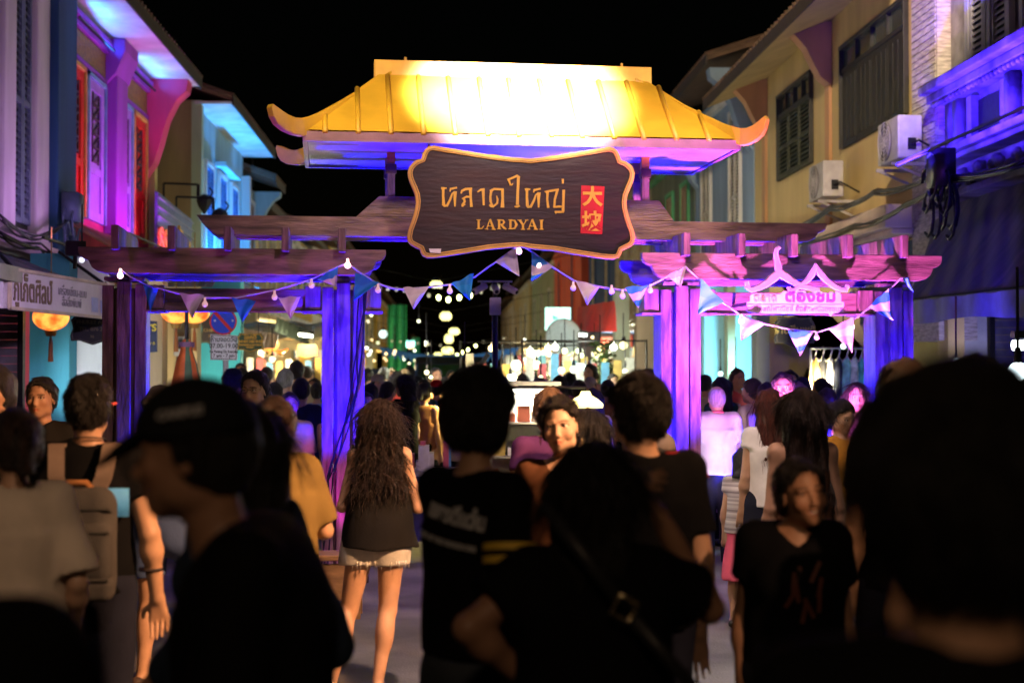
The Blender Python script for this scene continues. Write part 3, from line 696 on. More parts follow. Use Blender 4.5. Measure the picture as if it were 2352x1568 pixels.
# eave wash lights
def led_strip(a, b, aim, col, e, lab, wid=0.12):
    a, b = Vector(a), Vector(b); t = thing("led_strip", (a + b) / 2, lab, "light strip", "led strips on the house fronts")
    m = MB(); m.bar(a, b, 0.03, 0.025); m.build("housing", led_body, t)
    c = (a + b) / 2; L = (b - a).length
    l = bpy.data.lights.new("strip_light", 'AREA'); l.shape = 'RECTANGLE'; l.size = L; l.size_y = wid; l.energy = e; l.color = col; l.spread = R(150)
    o = bpy.data.objects.new("strip_light", l); COL.objects.link(o)
    z = (c - Vector(aim)).normalized(); x = (b - a).normalized(); y = z.cross(x).normalized(); x = y.cross(z)
    o.matrix_world = Matrix.Translation(c - z * 0.04) @ Matrix((x, y, z)).transposed().to_4x4()
    link_lamp(o, t)
    return t
led_strip((XL + 0.2, 19.8, 6.52), (XL + 0.2, 21.9, 6.52), (XL + 0.55, 20.9, 6.8), (0.03, 0.28, 1.0), 20, "led strip below the white eaves above the first carved panel")
led_strip((XL + 0.2, 23.2, 6.52), (XL + 0.2, 25.0, 6.52), (XL + 0.55, 24.1, 6.8), (0.03, 0.28, 1.0), 18, "led strip below the white eaves above the second carved panel")
led_strip((XL + 0.75, 20.4, 3.6), (XL + 0.75, 24.6, 3.6), (XL, 22.5, 5.6), (0.8, 0.03, 1.0), 60, "violet led strip along the red canopy below carved doors")
led_strip((XL + 1.0, 15.2, 3.05), (XL + 1.0, 18.4, 3.05), (XL, 16.8, 5.2), (0.62, 0.28, 0.85), 26, "violet led strip on the canopy below the arched window")

# ---------- blue lit house with tan side wall
XB = -4.9
tan = stucco("tan", (0.30, 0.22, 0.11)); tealw = stucco("teal", (0.30, 0.52, 0.62)); gtrim = stucco("green_trim", (0.42, 0.52, 0.36))
h = thing("shophouse", (XB - 1, 33, 0), "turquoise lit shophouse with bare tan side wall beyond the pink house", "house", "shophouses along the street")
m = MB(); FB(m, XB, 1, 28.6, 35.2, -4.0, 0, 3.2, 7.0); FB(m, XB, 1, 28.6, 35.2, -4, -1.6, 0, 3.2); m.build("wall", tealw, h)
MB().box(XB - 4.0, XB - 0.06, 28.35, 28.598, 0, 7.0).build("side_wall", tan, h)
FB(MB(), XB, 1, 28.36, 28.62, -0.058, 0.14, 3.0, 7.0).build("edge_strip", gtrim, h)
FB(MB(), XB, 1, 35.0, 35.3, -0.1, 0.2, 3.0, 6.4).build("edge_strip", stucco("edge_pale", (0.5, 0.45, 0.42)), h)
for a in (29.4, 31.2, 33.0):
    window(h, XB, 1, a, a + 1.1, 3.9, 5.9, wht, mat("shutter_blue", (0.05, 0.2, 0.55), 0.5), 2)
m = MB(); FB(m, XB, 1, 30.9, 33.2, 0.002, 0.25, 6.05, 6.15); m.build("moulding", tealw, h)
eave_roof(h, XB, 1, 28.3, 35.4, 6.95, 0.75, soffit=wht)
led_strip((XB + 0.5, 29, 3.6), (XB + 0.5, 34.5, 3.6), (XB, 31.8, 6), (0.03, 0.35, 1.0), 380, "blue led strip along the front of the turquoise house")
h = thing("shophouse", (XB - 1, 38, 0), "grey green shophouse with brown louvred shutters and low dark eaves", "house", "shophouses along the street")
m = MB(); FB(m, XB, 1, 35.4, 37.6, -4, 0, 3.2, 6.3); FB(m, XB, 1, 35.4, 37.6, -4, -1.6, 0, 3.2); m.build("wall", stucco("greyteal", (0.32, 0.42, 0.42)), h)
window(h, XB, 1, 35.6, 37.0, 3.6, 5.9, wht, mat("shutter_brown", (0.3, 0.2, 0.14), 0.6), 2)
eave_roof(h, XB, 1, 35.5, 37.6, 6.35, 0.75)
bracket_fin(h, XB, 1, 37.25, 6.3, 1.1, 0.7, 0.3, stucco("greyteal", (0.32, 0.42, 0.42)))

# ---------- generic further shophouses
def shophouse(s, X, y0, y1, H, wall, trim, shut, label, nwin=2, lit=None, wz=(3.9, 5.9), leaves=2, arc=3.1, roofc=None, over=0.6, lamp_e=0, lamp_c=(1, 0.75, 0.4)):
    h = thing("shophouse", (X - s, (y0 + y1) / 2, 0), label, "house", "shophouses along the street")
    m = MB(); FB(m, X, s, y0, y1 - 0.02, -4, 0, arc, H); FB(m, X, s, y0, y1 - 0.02, -4, -1.8, 0, arc)
    for y in (y0, y1 - 0.47): FB(m, X, s, y + 0.002, y + 0.45, -0.45, -0.002, 0, arc)
    m.build("wall", wall, h)
    m = MB(); FB(m, X, s, y0, y1 - 0.02, 0.002, 0.16, arc + 0.1, arc + 0.28); FB(m, X, s, y0, y1 - 0.02, 0.002, 0.1, H - 0.35, H - 0.2); m.build("moulding", trim, h)
    w = (y1 - y0) / nwin
    for i in range(nwin):
        window(h, X, s, y0 + w * (i + 0.5) - 0.55 * min(1, w / 2), y0 + w * (i + 0.5) + 0.55 * min(1, w / 2), wz[0], wz[1], trim, shut, leaves)
    eave_roof(h, X, s, y0, y1 - 0.02, H, over, rm=roofc)
    # shop front: lit back wall shelf and counter, lamp tube
    m = MB()
    for k in range(4): FB(m, X, s, y0 + 0.6, y1 - 0.6, -1.797, -1.45, 0.5 + 0.55 * k, 0.54 + 0.55 * k)
    m.build("shop_shelf", mat("shelf_wood", (0.35, 0.2, 0.09), 0.6), h)
    m = MB()
    for k in range(4):
        y = y0 + 0.65
        while y < y1 - 0.8:
            ww = rnd.uniform(0.1, 0.3); hh = rnd.uniform(0.15, 0.42); FB(m, X, s, y, y + ww, -1.75, -1.5, 0.541 + 0.55 * k, 0.541 + 0.55 * k + hh, rnd.randrange(5)); y += ww + rnd.uniform(0.02, 0.15)
    m.build("shop_goods", [plain("goods_a", (0.6, 0.1, 0.08)), plain("goods_b", (0.6, 0.5, 0.2)), plain("goods_c", (0.15, 0.3, 0.5)), plain("goods_d", (0.6, 0.6, 0.55)), plain("goods_e", (0.12, 0.35, 0.18))], h)
    if lamp_e:
        ym = (y0 + y1) / 2
        t = MB(); FB(t, X, s, ym - 0.6, ym + 0.6, -0.75, -0.68, arc - 0.2, arc - 0.14); t.build("tube_lamp", glow("tube_%.1f" % lamp_c[2], lamp_c, 9), h)
        link_lamp(lamp("shop_light", 'POINT', (X - s * 0.7, ym, arc - 0.45), lamp_e * 2, lamp_c, radius=0.25), h)
    return h
ochre = stucco("ochre", (0.55, 0.38, 0.10)); cream = stucco("cream", (0.6, 0.5, 0.30)); yel = stucco("yellow", (0.62, 0.44, 0.08)); pnk2 = stucco("rose", (0.6, 0.2, 0.22)); grn = stucco("green", (0.12, 0.4, 0.2)); pblue = stucco("powder_blue", (0.25, 0.40, 0.55))
shb = mat("shutter_brown", (0.3, 0.2, 0.14), 0.6); shg = mat("shutter_green", (0.10, 0.2, 0.14), 0.6); shc = mat("shutter_cream", (0.5, 0.44, 0.34), 0.6); shn = mat("shutter_navy", (0.03, 0.07, 0.2), 0.6)
shophouse(1, -4.9, 37.7, 47, 5.95, cream, wht, shc, "cream shophouse with small louvred windows seen between the gate beams", 4, wz=(3.7, 5.4), over=0.4, lamp_e=160)
shophouse(1, -4.9, 47, 54, 6.1, ochre, wht, shg, "ochre shophouse with green louvres beyond the cream one", 3, lamp_e=200)
shophouse(1, -4.9, 54, 62, 6.8, wht, cream, shb, "white shophouse with brown shutters beyond the ochre house", 3, lamp_e=200)
shophouse(1, -4.9, 62, 72, 7.4, yel, wht, shb, "bright yellow shophouse close to the round white lamp", 3, lamp_e=260)
shophouse(1, -4.7, 72, 82, 7.0, pnk2, wht, shc, "narrow rose shophouse next to the hanging green cloth", 3, lamp_e=260)
shophouse(1, -4.7, 82, 98, 7.2, cream, wht, shg, "far cream shophouse behind the hanging green cloth", 3, lamp_e=300, lamp_c=(0.9, 1.0, 0.8))
shophouse(1, -4.5, 98, 120, 7.0, ochre, wht, shb, "furthest ochre shophouse on the lantern side of the street", 3, lamp_e=300)

# ================================================================== right side
XR = 6.0
# yellow house with the air conditioners
ylw = stucco("mustard", (0.52, 0.38, 0.18), var=0.14)
h = thing("shophouse", (XR + 1, 22, 0), "mustard yellow shophouse with dark shuttered windows and two air conditioners", "house", "shophouses along the street")
m = MB(); FB(m, XR, -1, 17.45, 27.0, -4, 0, 3.1, 7.1); FB(m, XR, -1, 17.4, 27, -4, -1.8, 0, 3.1); m.build("wall", ylw, h)
dk = mat("window_dark_wood", (0.02, 0.018, 0.016), 0.5, var=0.4, scale=8); 
window(h, XR, -1, 17.95, 20.95, 4.95, 6.42, dk, dk, 4, False, 0.06, False, 0.22)
window(h, XR, -1, 22.65, 24.95, 5.0, 6.45, dk, mat("shutter_olive", (0.03, 0.034, 0.022), 0.6), 3, True, 0.06, False, 0.22)
for y in (21.55, 25.9):
    bracket_fin(h, XR, -1, y, 7.02, 1.0, 0.8, 0.28, stucco("mustard_trim", (0.5, 0.27, 0.14)))
    FB(MB(), XR, -1, y + 0.02, y + 0.26, 0.002, 0.05, 3.6, 6.1).build("pilaster", stucco("mustard_trim", (0.5, 0.27, 0.14)), h)
eave_roof(h, XR, -1, 17.4, 27.1, 7.08, 0.95, soffit=stucco("mustard", (0.42, 0.27, 0.10)), tilt=0.36)
m = MB(); FB(m, XR, -1, 17.4, 26.8, 0.002, 0.5, 3.42, 3.72); FB(m, XR, -1, 17.4, 26.8, 0.002, 0.42, 3.34, 3.418); m.build("ledge", stucco("ledge", (0.55, 0.42, 0.36)), h, bevel=0.02)
FB(MB(), XR, -1, 17.5, 24.5, 0.003, 0.06, 2.3, 3.3).build("shop_board", stucco("slate", (0.05, 0.08, 0.13)), h)
# blue lit ornate house at the frame edge
stn = mat("stained_plaster", (0.34, 0.31, 0.34), 0.85, var=0.0, col2=(0.06, 0.05, 0.06), scale=2.2, bump=0.6, bscale=20)
brk = mat("painted_brick", (0.42, 0.36, 0.36), 0.85, var=0.4, scale=7, bump=0.7, bscale=12, stretch=(1, 1, 5))
h = thing("shophouse", (XR + 1, 14, 0), "weathered ornate shophouse with blue lit shutters above the dark awning", "house", "shophouses along the street")
m = MB(); FB(m, XR, -1, 9, 16.45, -4, 0, 3.1, 8.5); FB(m, XR, -1, 9, 16.45, -4, -1.8, 0, 3.1); m.build("wall", stn, h)
m = MB(); FB(m, XR, -1, 16.46, 17.38, -0.3, 0.16, 2.0, 8.5)
for k in range(60): FB(m, XR, -1, 16.5, 17.34, 0.162, 0.172, 3.5 + k * 0.085, 3.5 + k * 0.085 + 0.07)
m.build("brick_pilaster", brk, h)
m = MB()
for z0, z1, p in ((4.86, 4.96, 0.42), (4.76, 4.858, 0.32), (4.08, 4.16, 0.34), (4.02, 4.078, 0.26), (3.58, 3.66, 0.3)): FB(m, XR, -1, 10, 16.4, 0.002, p, z0, z1)
m.build("cornice", stn, h, bevel=0.015)
orn = MB(); rr = random.Random(3)
for k in range(46):
    y = 12.3 + k * 0.09; orn.ball((XR - 0.03, y, 3.84 + 0.09 * math.sin(k * 1.1)), rr.uniform(0.035, 0.08), 7)
for k in range(30): orn.ball((XR - 0.3, 13 + k * 0.11, 4.72), 0.035, 6)
for y in (13.3, 14.4, 15.9, 16.15):
    FB(orn, XR, -1, y, y + 0.18, 0.002, 0.12, 4.2, 4.75); 
orn.build("relief", stn, h, smooth=True)
FB(MB(), XR, -1, 14.75, 15.55, 0.002, 0.02, 4.3, 4.66).build("vent_opening", dark, h)
for a_, b_ in ((14.6, 14.74), (15.56, 15.7)): FB(MB(), XR, -1, a_, b_, 0.002, 0.1, 4.25, 4.72).build("vent_frame", stn, h)
for a in (13.2, 14.55, 15.2):
    window(h, XR, -1, a, a + 0.62 if a > 14 else a + 1.1, 5.05, 7.6, stucco("pale_violet", (0.5, 0.48, 0.6)), mat("shutter_pale", (0.4, 0.38, 0.5), 0.6), 1, True, 0.1, False)
led_strip((XR - 0.8, 12.4, 4.0), (XR - 0.8, 16.0, 4.0), (XR, 14.3, 5.6), (0.05, 0.015, 1.0), 460, "blue led strip above the dark awning")
# further right hand houses
lbl = stucco("lavender_blue", (0.22, 0.30, 0.42))
h = shophouse(-1, XR, 27.1, 33.4, 7.6, lbl, wht, mat("shutter_white", (0.45, 0.42, 0.38), 0.6), "lavender blue shophouse with white louvres beside the mustard house", 2, wz=(3.6, 6.9), leaves=2, over=0.9, lamp_e=0)
bracket_fin(h, XR, -1, 27.15, 7.5, 1.6, 0.85, 0.35, lbl); bracket_fin(h, XR, -1, 33.0, 7.5, 1.6, 0.85, 0.35, lbl)
shophouse(-1, XR, 33.5, 40.5, 7.2, stucco("olive_grey", (0.14, 0.17, 0.13)), grn, shb, "dim olive shophouse with brown louvres behind the roof support", 3, wz=(3.6, 6.2), lamp_e=200)
shophouse(-1, XR, 40.5, 49, 7.4, stucco("beige", (0.36, 0.30, 0.22)), stucco("beige_trim", (0.45, 0.38, 0.26)), shc, "beige shophouse with tall grey shutters above the red awning", 4, wz=(3.4, 6.8), lamp_e=320, lamp_c=(0.85, 1, 0.9))
shophouse(-1, XR, 49, 58, 7.6, stucco("navy", (0.04, 0.08, 0.22)), stucco("navy_trim", (0.08, 0.14, 0.3)), shc, "navy blue shophouse between beige and red framed houses", 2, wz=(3.6, 6.8), lamp_e=320)
h = shophouse(-1, XR - 0.3, 58, 72, 7.6, stucco("coral", (0.62, 0.12, 0.08)), stucco("coral_trim", (0.7, 0.18, 0.10)), shn, "coral red shophouse with a dark tall window under the signboard", 2, wz=(3.8, 6.9), lamp_e=380, lamp_c=(0.9, 1, 0.7))
shophouse(-1, XR - 0.3, 72, 90, 7.4, stucco("sage", (0.30, 0.34, 0.22)), wht, shg, "sage green shophouse with arched frames beyond the coral house", 3, lamp_e=400, lamp_c=(0.95, 1, 0.6))
shophouse(-1, XR - 0.5, 90, 108, 7.4, cream, wht, shc, "cream shophouse behind the security camera pole", 3, lamp_e=400)
shophouse(-1, XR - 0.6, 108, 130, 7.0, wht, cream, shb, "furthest white shophouse on the awning side of the street", 3, lamp_e=400)
def pole_lamp(base, head, aim, e, col, size, lab, r=0.09, blend=0.5):
    t = thing("pole_flood_light", base, lab, "flood light"); base, head = Vector(base), Vector(head)
    MB().tube([base, (base.x, base.y, head.z), head], 0.05, 8).build("pole", iron, t)
    dd = (Vector(aim) - head).normalized(); m = MB(); m.bar(head - dd * 0.2, head + dd * 0.02, 0.3, 0.25); m.build("housing", led_body, t)
    link_lamp(lamp("flood_beam", 'SPOT', head + dd * 0.05, e, col, aim, size, blend, r), t)
# ================================================================== arcade walls facing the viewer
def front_wall(name, px0, px1, d, z1, m, label, cat="wall", arch=None, thick=0.35, z0=0.0):
    a, b = PD(px0, 850, d), PD(px1, 850, d)
    x0, x1, y = a.x, b.x, (a.y + b.y) / 2
    mb = MB()
    if arch:
        c, r, h = arch   # centre fraction, half width, spring height
        cx = x0 + (x1 - x0) * c
        pts = [(x0, 0), (cx - r, 0), (cx - r, h)] + [(cx - r * math.cos(math.pi * i / 16), h + r * math.sin(math.pi * i / 16)) for i in range(1, 16)] + [(cx + r, h), (cx + r, 0), (x1, 0), (x1, z1), (x0, z1)]
        mb2 = bmesh.new(); vs = [mb2.verts.new((p[0], y, p[1])) for p in pts]; f = mb2.faces.new(vs)
        bmesh.ops.triangulate(mb2, faces=[f]); mb2.verts.index_update()
        n = len(pts); vv = [v.co.copy() for v in mb2.verts]; ff = [tuple(v.index for v in q.verts) for q in mb2.faces]; mb2.free()
        mb.add(vv, ff); mb.add([v + Vector((0, thick, 0)) for v in vv], [tuple(reversed(q)) for q in ff])
        mb.add(vv + [v + Vector((0, thick, 0)) for v in vv], [(i, (i + 1) % n, n + (i + 1) % n, n + i) for i in range(n)])
    else: mb.box(x0, x1, y, y + thick, z0, z1)
    o = mb.build(name, m); return tag(o, label, cat), x0, x1, y
turq = stucco("turquoise", (0.10, 0.52, 0.52)); skyb = stucco("sky_blue", (0.20, 0.45, 0.62)); mus2 = stucco("pale_mustard", (0.62, 0.50, 0.22))
creamw = stucco("cream_wall", (0.62, 0.50, 0.28)); whitew = stucco("white_wall", (0.7, 0.7, 0.7))
front_wall("arcade_wall", 68, 158, 16.4, 3.0, stucco("cyan_blue", (0.08, 0.36, 0.46)), "cyan blue arcade wall behind the round orange lantern")
front_wall("arcade_pier", 150, 246, 16.9, 3.0, whitew, "white lit arch panel below the black shield sign")
front_wall("arcade_pier", 338, 372, 17.5, 3.0, creamw, "slim cream pier under the small navy hanging sign")
front_wall("arcade_wall", 372, 452, 20.5, 3.2, creamw, "cream wall with an electric meter behind the folded umbrella")
front_wall("arcade_wall", 452, 552, 23.5, 3.2, turq, "bright turquoise wall behind the no parking sign pole")
front_wall("arcade_wall", 1618, 1748, 26.3, 3.6, skyb, "pale blue wall washed by a strong floor lamp")
front_wall("arcade_pier", 1672, 1690, 25.6, 3.6, stucco("pier_green", (0.25, 0.3, 0.22)), "thin grey green pier in front of the pale blue wall")
front_wall("arcade_wall", 1765, 1992, 20.2, 3.3, mus2, "mustard arcade wall with a round arch above the clothes rack", arch=(0.80, 0.66, 1.35))
front_wall("arcade_wall", 1850, 2010, 22.6, 3.2, skyb, "light blue inner wall seen through the mustard arch")
front_wall("arcade_pier", 1738, 1768, 20.0, 3.4, stucco("pier_grey", (0.22, 0.25, 0.27)), "grey pillar dividing the blue wall from the mustard arch")
front_wall("arcade_pier", 1462, 1512, 30.0, 3.6, stucco("pier_tan", (0.36, 0.30, 0.22)), "broad tan pillar beside the wall lamp")
front_wall("arcade_pier", 1412, 1446, 31.5, 3.4, stucco("pier_mint", (0.5, 0.6, 0.5)), "pale mint pillar lit by a carriage lamp")
front_wall("arcade_pier", 2178, 2216, 16.6, 3.05, stucco("pier_yellow", (0.6, 0.45, 0.2)), "yellowish plaster pillar under the dark awning")
front_wall("arcade_wall", 2216, 2282, 16.9, 3.05, mat("grey_patchy", (0.30, 0.31, 0.34), 0.9, var=0.0, col2=(0.5, 0.5, 0.52), scale=3), "patchy grey wall under the dark awning")
def roller(px0, px1, d, z1, lab, col):
    a, b = PD(px0, 850, d), PD(px1, 850, d); y = a.y
    t = thing("roller_shutter", ((a.x + b.x) / 2, y, 0), lab, "shutter")
    m = MB(); n = int(z1 / 0.085)
    for i in range(n):
        z = 0.02 + i * 0.085; m.hexa([(a.x, y, z), (b.x, y, z), (b.x, y + 0.03, z), (a.x, y + 0.03, z), (a.x, y + 0.018, z + 0.08), (b.x, y + 0.018, z + 0.08), (b.x, y + 0.04, z + 0.08), (a.x, y + 0.04, z + 0.08)])
    m.build("curtain", mat("shutter_steel", (0.2, 0.2, 0.22), 0.45, 0.5, var=0.3), t)
    m = MB(); m.box(a.x - 0.06, a.x - 0.003, y - 0.03, y + 0.06, 0, z1 + 0.1); m.box(b.x + 0.003, b.x + 0.06, y - 0.03, y + 0.06, 0, z1 + 0.1); m.build("guide_rail", iron, t)
roller(2284, 2375, 16.4, 3.0, "steel roller shutter under the dark awning", 0)
roller(-20, 40, 15.0, 2.6, "steel roller shutter below the white shop sign", 0)
# dark awning
t = thing("awning", (5.5, 13.5, 2.4), "dark navy striped awning with a blue lit hanging valance", "awning")
navy = mat("awning_navy", (0.07, 0.08, 0.11), 0.75, var=0.0, col2=(0.17, 0.15, 0.18), scale=1.6, stretch=(0.3, 5, 0.3), bump=0.2)
p0, p1, q0, q1 = PX(2158, 474, 5.97), PX(2400, 400, 5.97), PX(2084, 690, 5.05), PX(2400, 655, 5.05)
m = MB()
def awn(i, j):
    p = p0.lerp(p1, i).lerp(q0.lerp(q1, i), j); return p + Vector((0, 0, -0.05 * math.sin(j * math.pi) + 0.012 * math.sin(i * 40)))
m.grid(awn, 60, 10, 0, thick=(0, 0, -0.012)); m.build("cloth", navy, t, smooth=True)
m = MB()
def val(i, j): 
    p = q0.lerp(q1, i); return p + Vector((-0.01 + 0.015 * math.sin(i * 30), 0, -0.012 - 0.23 * j - 0.02 * math.sin(i * 9) * j))
m.grid(val, 60, 4, 0, thick=(-0.01, 0, 0)); m.build("valance", mat("valance_navy", (0.10, 0.10, 0.24), 0.7, var=0.5, scale=3), t, smooth=True)
m = MB(); m.tube([q0, q1], 0.02); m.tube([q0, p0 + Vector((0, 0, -0.4))], 0.014); m.build("awning_frame", iron, t)
link_lamp(lamp("valance_wash", 'SPOT', (4.3, 11.4, 1.9), 420, (0.06, 0.01, 1.0), (5.05, 14.0, 2.25), 50), t)
# air conditioners
def aircon(px, py, X, lab):
    c = PX(px, py, X); t = thing("air_conditioner", (c.x, c.y, c.z - 0.3), lab, "air conditioner", "air conditioners on the mustard wall")
    b = MB(); b.box(c.x - 0.15, c.x + 0.15, c.y - 0.4, c.y + 0.4, c.z - 0.26, c.z + 0.26); b.build("casing", mat("aircon_white", (0.36, 0.33, 0.33), 0.5, var=0.2), t, bevel=0.02)
    f = MB(); f.lathe((c.x - 0.152, c.y + 0.08, c.z), [(0.24, 0), (0.24, 0.012), (0.05, 0.014)], 24, axis=(-1, 0, 0)); f.build("fan_opening", plain("fan_dark", (0.06, 0.05, 0.05)), t)
    g_ = MB()
    for r in (0.06, 0.11, 0.16, 0.21, 0.245): g_.tube([(c.x - 0.17, c.y + 0.08 + r * math.cos(a * math.pi / 10), c.z + r * math.sin(a * math.pi / 10)) for a in range(21)], 0.004, 4)
    for a in range(8): g_.tube([(c.x - 0.17, c.y + 0.08, c.z), (c.x - 0.17, c.y + 0.08 + 0.245 * math.cos(a * math.pi / 4), c.z + 0.245 * math.sin(a * math.pi / 4))], 0.004, 4)
    g_.build("grille", mat("aircon_white", (0.55, 0.5, 0.5)), t)
    k = MB()
    for dy in (-0.3, 0.3):
        k.bar((XR, c.y + dy, c.z - 0.32), (c.x - 0.2, c.y + dy, c.z - 0.32), 0.04); k.bar((XR - 0.02, c.y + dy, c.z - 0.55), (c.x - 0.15, c.y + dy, c.z - 0.335), 0.03)
    k.build("bracket", mat("aircon_steel", (0.3, 0.27, 0.28), 0.5, 0.5), t)
    q = MB(); q.box(c.x - 0.03, c.x + 0.07, c.y - 0.414, c.y - 0.402, c.z - 0.16, c.z - 0.02); q.tube([(c.x, c.y - 0.42, c.z - 0.1), (c.x + 0.08, c.y - 0.47, c.z - 0.06), (c.x + 0.2, c.y - 0.46, c.z - 0.12), (XR, c.y - 0.4, c.z - 0.2)], 0.015); q.build("pipe", iron, t)
aircon(2066, 325, 5.62, "white air conditioner unit under the larger dark window")
aircon(1897, 418, 5.62, "white air conditioner unit under the smaller louvred window")
# cables along the facades
def cable(pts, r, lab, name="cable"):
    m = MB(); fine = []
    P = [Vector(p) for p in pts]
    for i in range(len(P) - 1):
        for k in range(6):
            f_ = k / 6; q = P[i].lerp(P[i + 1], f_); q.z -= 0.25 * 0.12 * (P[i + 1] - P[i]).length * 4 * f_ * (1 - f_); fine.append(q)
    fine.append(P[-1])
    for o in range(4): m.tube([q + Vector((0.03 * math.sin(o * 2 + i * .5), 0, 0.035 * math.cos(o * 2.3 + i * .37))) for i, q in enumerate(fine)], r, 4)
    return tag(m.build(name, iron, None, True), lab, "cable")
cable([PX(1700, 548, 5.45), PX(1905, 478, 5.45), PX(2010, 440, 5.45), PX(2140, 405, 5.45), PX(2360, 370, 5.5)], 0.016, "bundle of black cables along the top of the pale ledge")
cable([PX(1760, 545, 5.4), PX(1960, 520, 5.4), PX(2080, 470, 5.4), PX(2150, 430, 5.4)], 0.014, "bundle of black cables sagging below the pale ledge")
cable([PX(0, 540, -4.6), PX(90, 565, -4.6), PX(160, 600, -4.6), PX(215, 630, -4.5)], 0.016, "black cable bundle sagging above the white shop sign")
cable([PX(0, 500, -4.9), PX(70, 545, -4.9), PX(140, 520, -4.9), PX(165, 490, -4.9)], 0.014, "black cables hanging off the lilac house corner")
m = MB(); rr = random.Random(5)
c0 = PX(2160, 430, 5.4)
for k in range(14):
    p = c0 + Vector((rr.uniform(-.1, .1), rr.uniform(-.3, .3), rr.uniform(-.25, .25)))
    m.tube([p + Vector((0, 0.16 * math.cos(a * .7), 0.2 * math.sin(a * .7) - 0.02 * a)) for a in range(9)], 0.018, 5)
m.box(c0.x - 0.1, c0.x + 0.1, c0.y - 0.2, c0.y + 0.15, c0.z, c0.z + 0.4)
tag(m.build("cable_tangle", iron, None, True), "tangle of coiled black cables where the brick pilaster meets the awning", "cable")
m = MB(); c0 = PX(163, 500, -4.85)
for k in range(8):
    p = c0 + Vector((rr.uniform(-.05, .1), rr.uniform(-.3, .3), rr.uniform(-.25, .2)))
    m.tube([p + Vector((0, 0.12 * math.cos(a * .7), 0.16 * math.sin(a * .7) - 0.02 * a)) for a in range(9)], 0.015, 5)
m.box(c0.x - 0.08, c0.x + 0.12, c0.y - 0.16, c0.y + 0.2, c0.z - 0.05, c0.z + 0.32)
tag(m.build("junction_box", plain("box_blue_grey", (0.08, 0.12, 0.2)), None, True), "grey junction box with coiled cables on the dark blue pilaster", "junction box")

# ================================================================== signs
def quad_sign(name, P4, th, m, label, cat="sign", group=None):
    a, b, c, d = P4; n = (b - a).cross(d - a).normalized()
    t = thing(name, (d + c) / 2, label, cat, group); MB().prism([p for p in (a, b, c, d)], n * th).build("panel", m, t); return t, n
# white fascia sign with Thai name
A, B, C_, D = PD(20, 617, 13.0), PD(240, 653, 14.9), PD(240, 730, 14.9), PD(20, 707, 13.0)
t, n = quad_sign("shop_sign", (A, B, C_, D), 0.05, mat("sign_panel", (0.62, 0.55, 0.62), 0.4, var=0.08), "white Thai shop sign with brown letters below a tin canopy")
xd, yd = (B - A).normalized(), (A - D).normalized(); zz = xd.cross(yd)
m = MB()
for p, q in ((A, B), (B, C_), (C_, D), (D, A)): m.bar(p + zz * 0.012, q + zz * 0.012, 0.035, 0.03)
m.build("frame", mat("sign_frame", (0.5, 0.4, 0.3), 0.5), t)
brown = plain("letter_brown", (0.16, 0.11, 0.06)); greyl = plain("letter_grey", (0.22, 0.2, 0.22))
m = MB(); text_mesh("ภูเก็ตศิลป์", 0.30, 0.004, A.lerp(D, 0.78) + xd * 0.44 + zz * 0.006, xd, yd, mb=m, sx=0.62, off=0.004); m.build("lettering", brown, t)
m = MB(); text_mesh("เครื่องเขียน-แบบ", 0.12, 0.003, A.lerp(D, 0.48) + xd * 1.22 + zz * 0.006, xd, yd, mb=m, sx=0.75); text_mesh("สื่อสิ่งพิมพ์", 0.12, 0.003, A.lerp(D, 0.78) + xd * 1.20 + zz * 0.006, xd, yd, mb=m, sx=0.8); m.build("small_lettering", greyl, t)
m = MB(); q = A.lerp(D, 0.85) + xd * 1.62 + zz * 0.008; m.prism([q, q + xd * 0.14, q + xd * 0.14 + yd * 0.15, q + yd * 0.15], zz * 0.003); q = q + xd * 0.2; m.prism([q, q + xd * 0.16, q + xd * 0.16 + yd * 0.13, q + yd * 0.13], zz * 0.003); m.build("sticker", plain("sticker_blue", (0.4, 0.45, 0.75)), t)
m = MB(); m.bar(A + (B - A) * .05, A + (B - A) * .05 + Vector((-.3, .1, .3)), 0.03); m.bar(B, B + Vector((-.5, .1, .35)), 0.03); m.build("stay", iron, t)
A, B, C_, D = PD(-60, 605, 12.5), PD(8, 615, 12.9), PD(8, 708, 12.9), PD(-60, 700, 12.5)
quad_sign("sign_panel", (A, B, C_, D), 0.05, mat("sign_panel", (0.62, 0.55, 0.62), 0.4), "blank white sign panel cut off at the frame edge")
# blue slatted board with gold letters
A, B, C_, D = PX(362, 440, -4.8), PX(441, 505, -4.8), PX(441, 640, -4.8), PX(362, 640, -4.8)
C_ = Vector((B.x, B.y, D.z))
t, n = quad_sign("name_board", (A, B, C_, D), 0.05, mat("board_blue", (0.10, 0.14, 0.30), 0.5), "blue slatted name board with gold letters beside the pink house")
m = MB()
for k in range(9):
    f_ = (k + 0.5) / 9; a = A.lerp(D, f_); b = B.lerp(C_, f_); m.bar(a + Vector((0.012, 0, 0)), b + Vector((0.012, 0, 0)), 0.05, 0.022)
m.build("slat", mat("board_slat", (0.20, 0.22, 0.34), 0.5), t)
m = MB(); text_mesh("ธรรมวัตร", 0.85, 0.02, PX(402, 600, -4.75), (0, 1, 0), (0, 0, 1), mb=m, sx=0.95, off=0.01); m.build("lettering", letter, t)
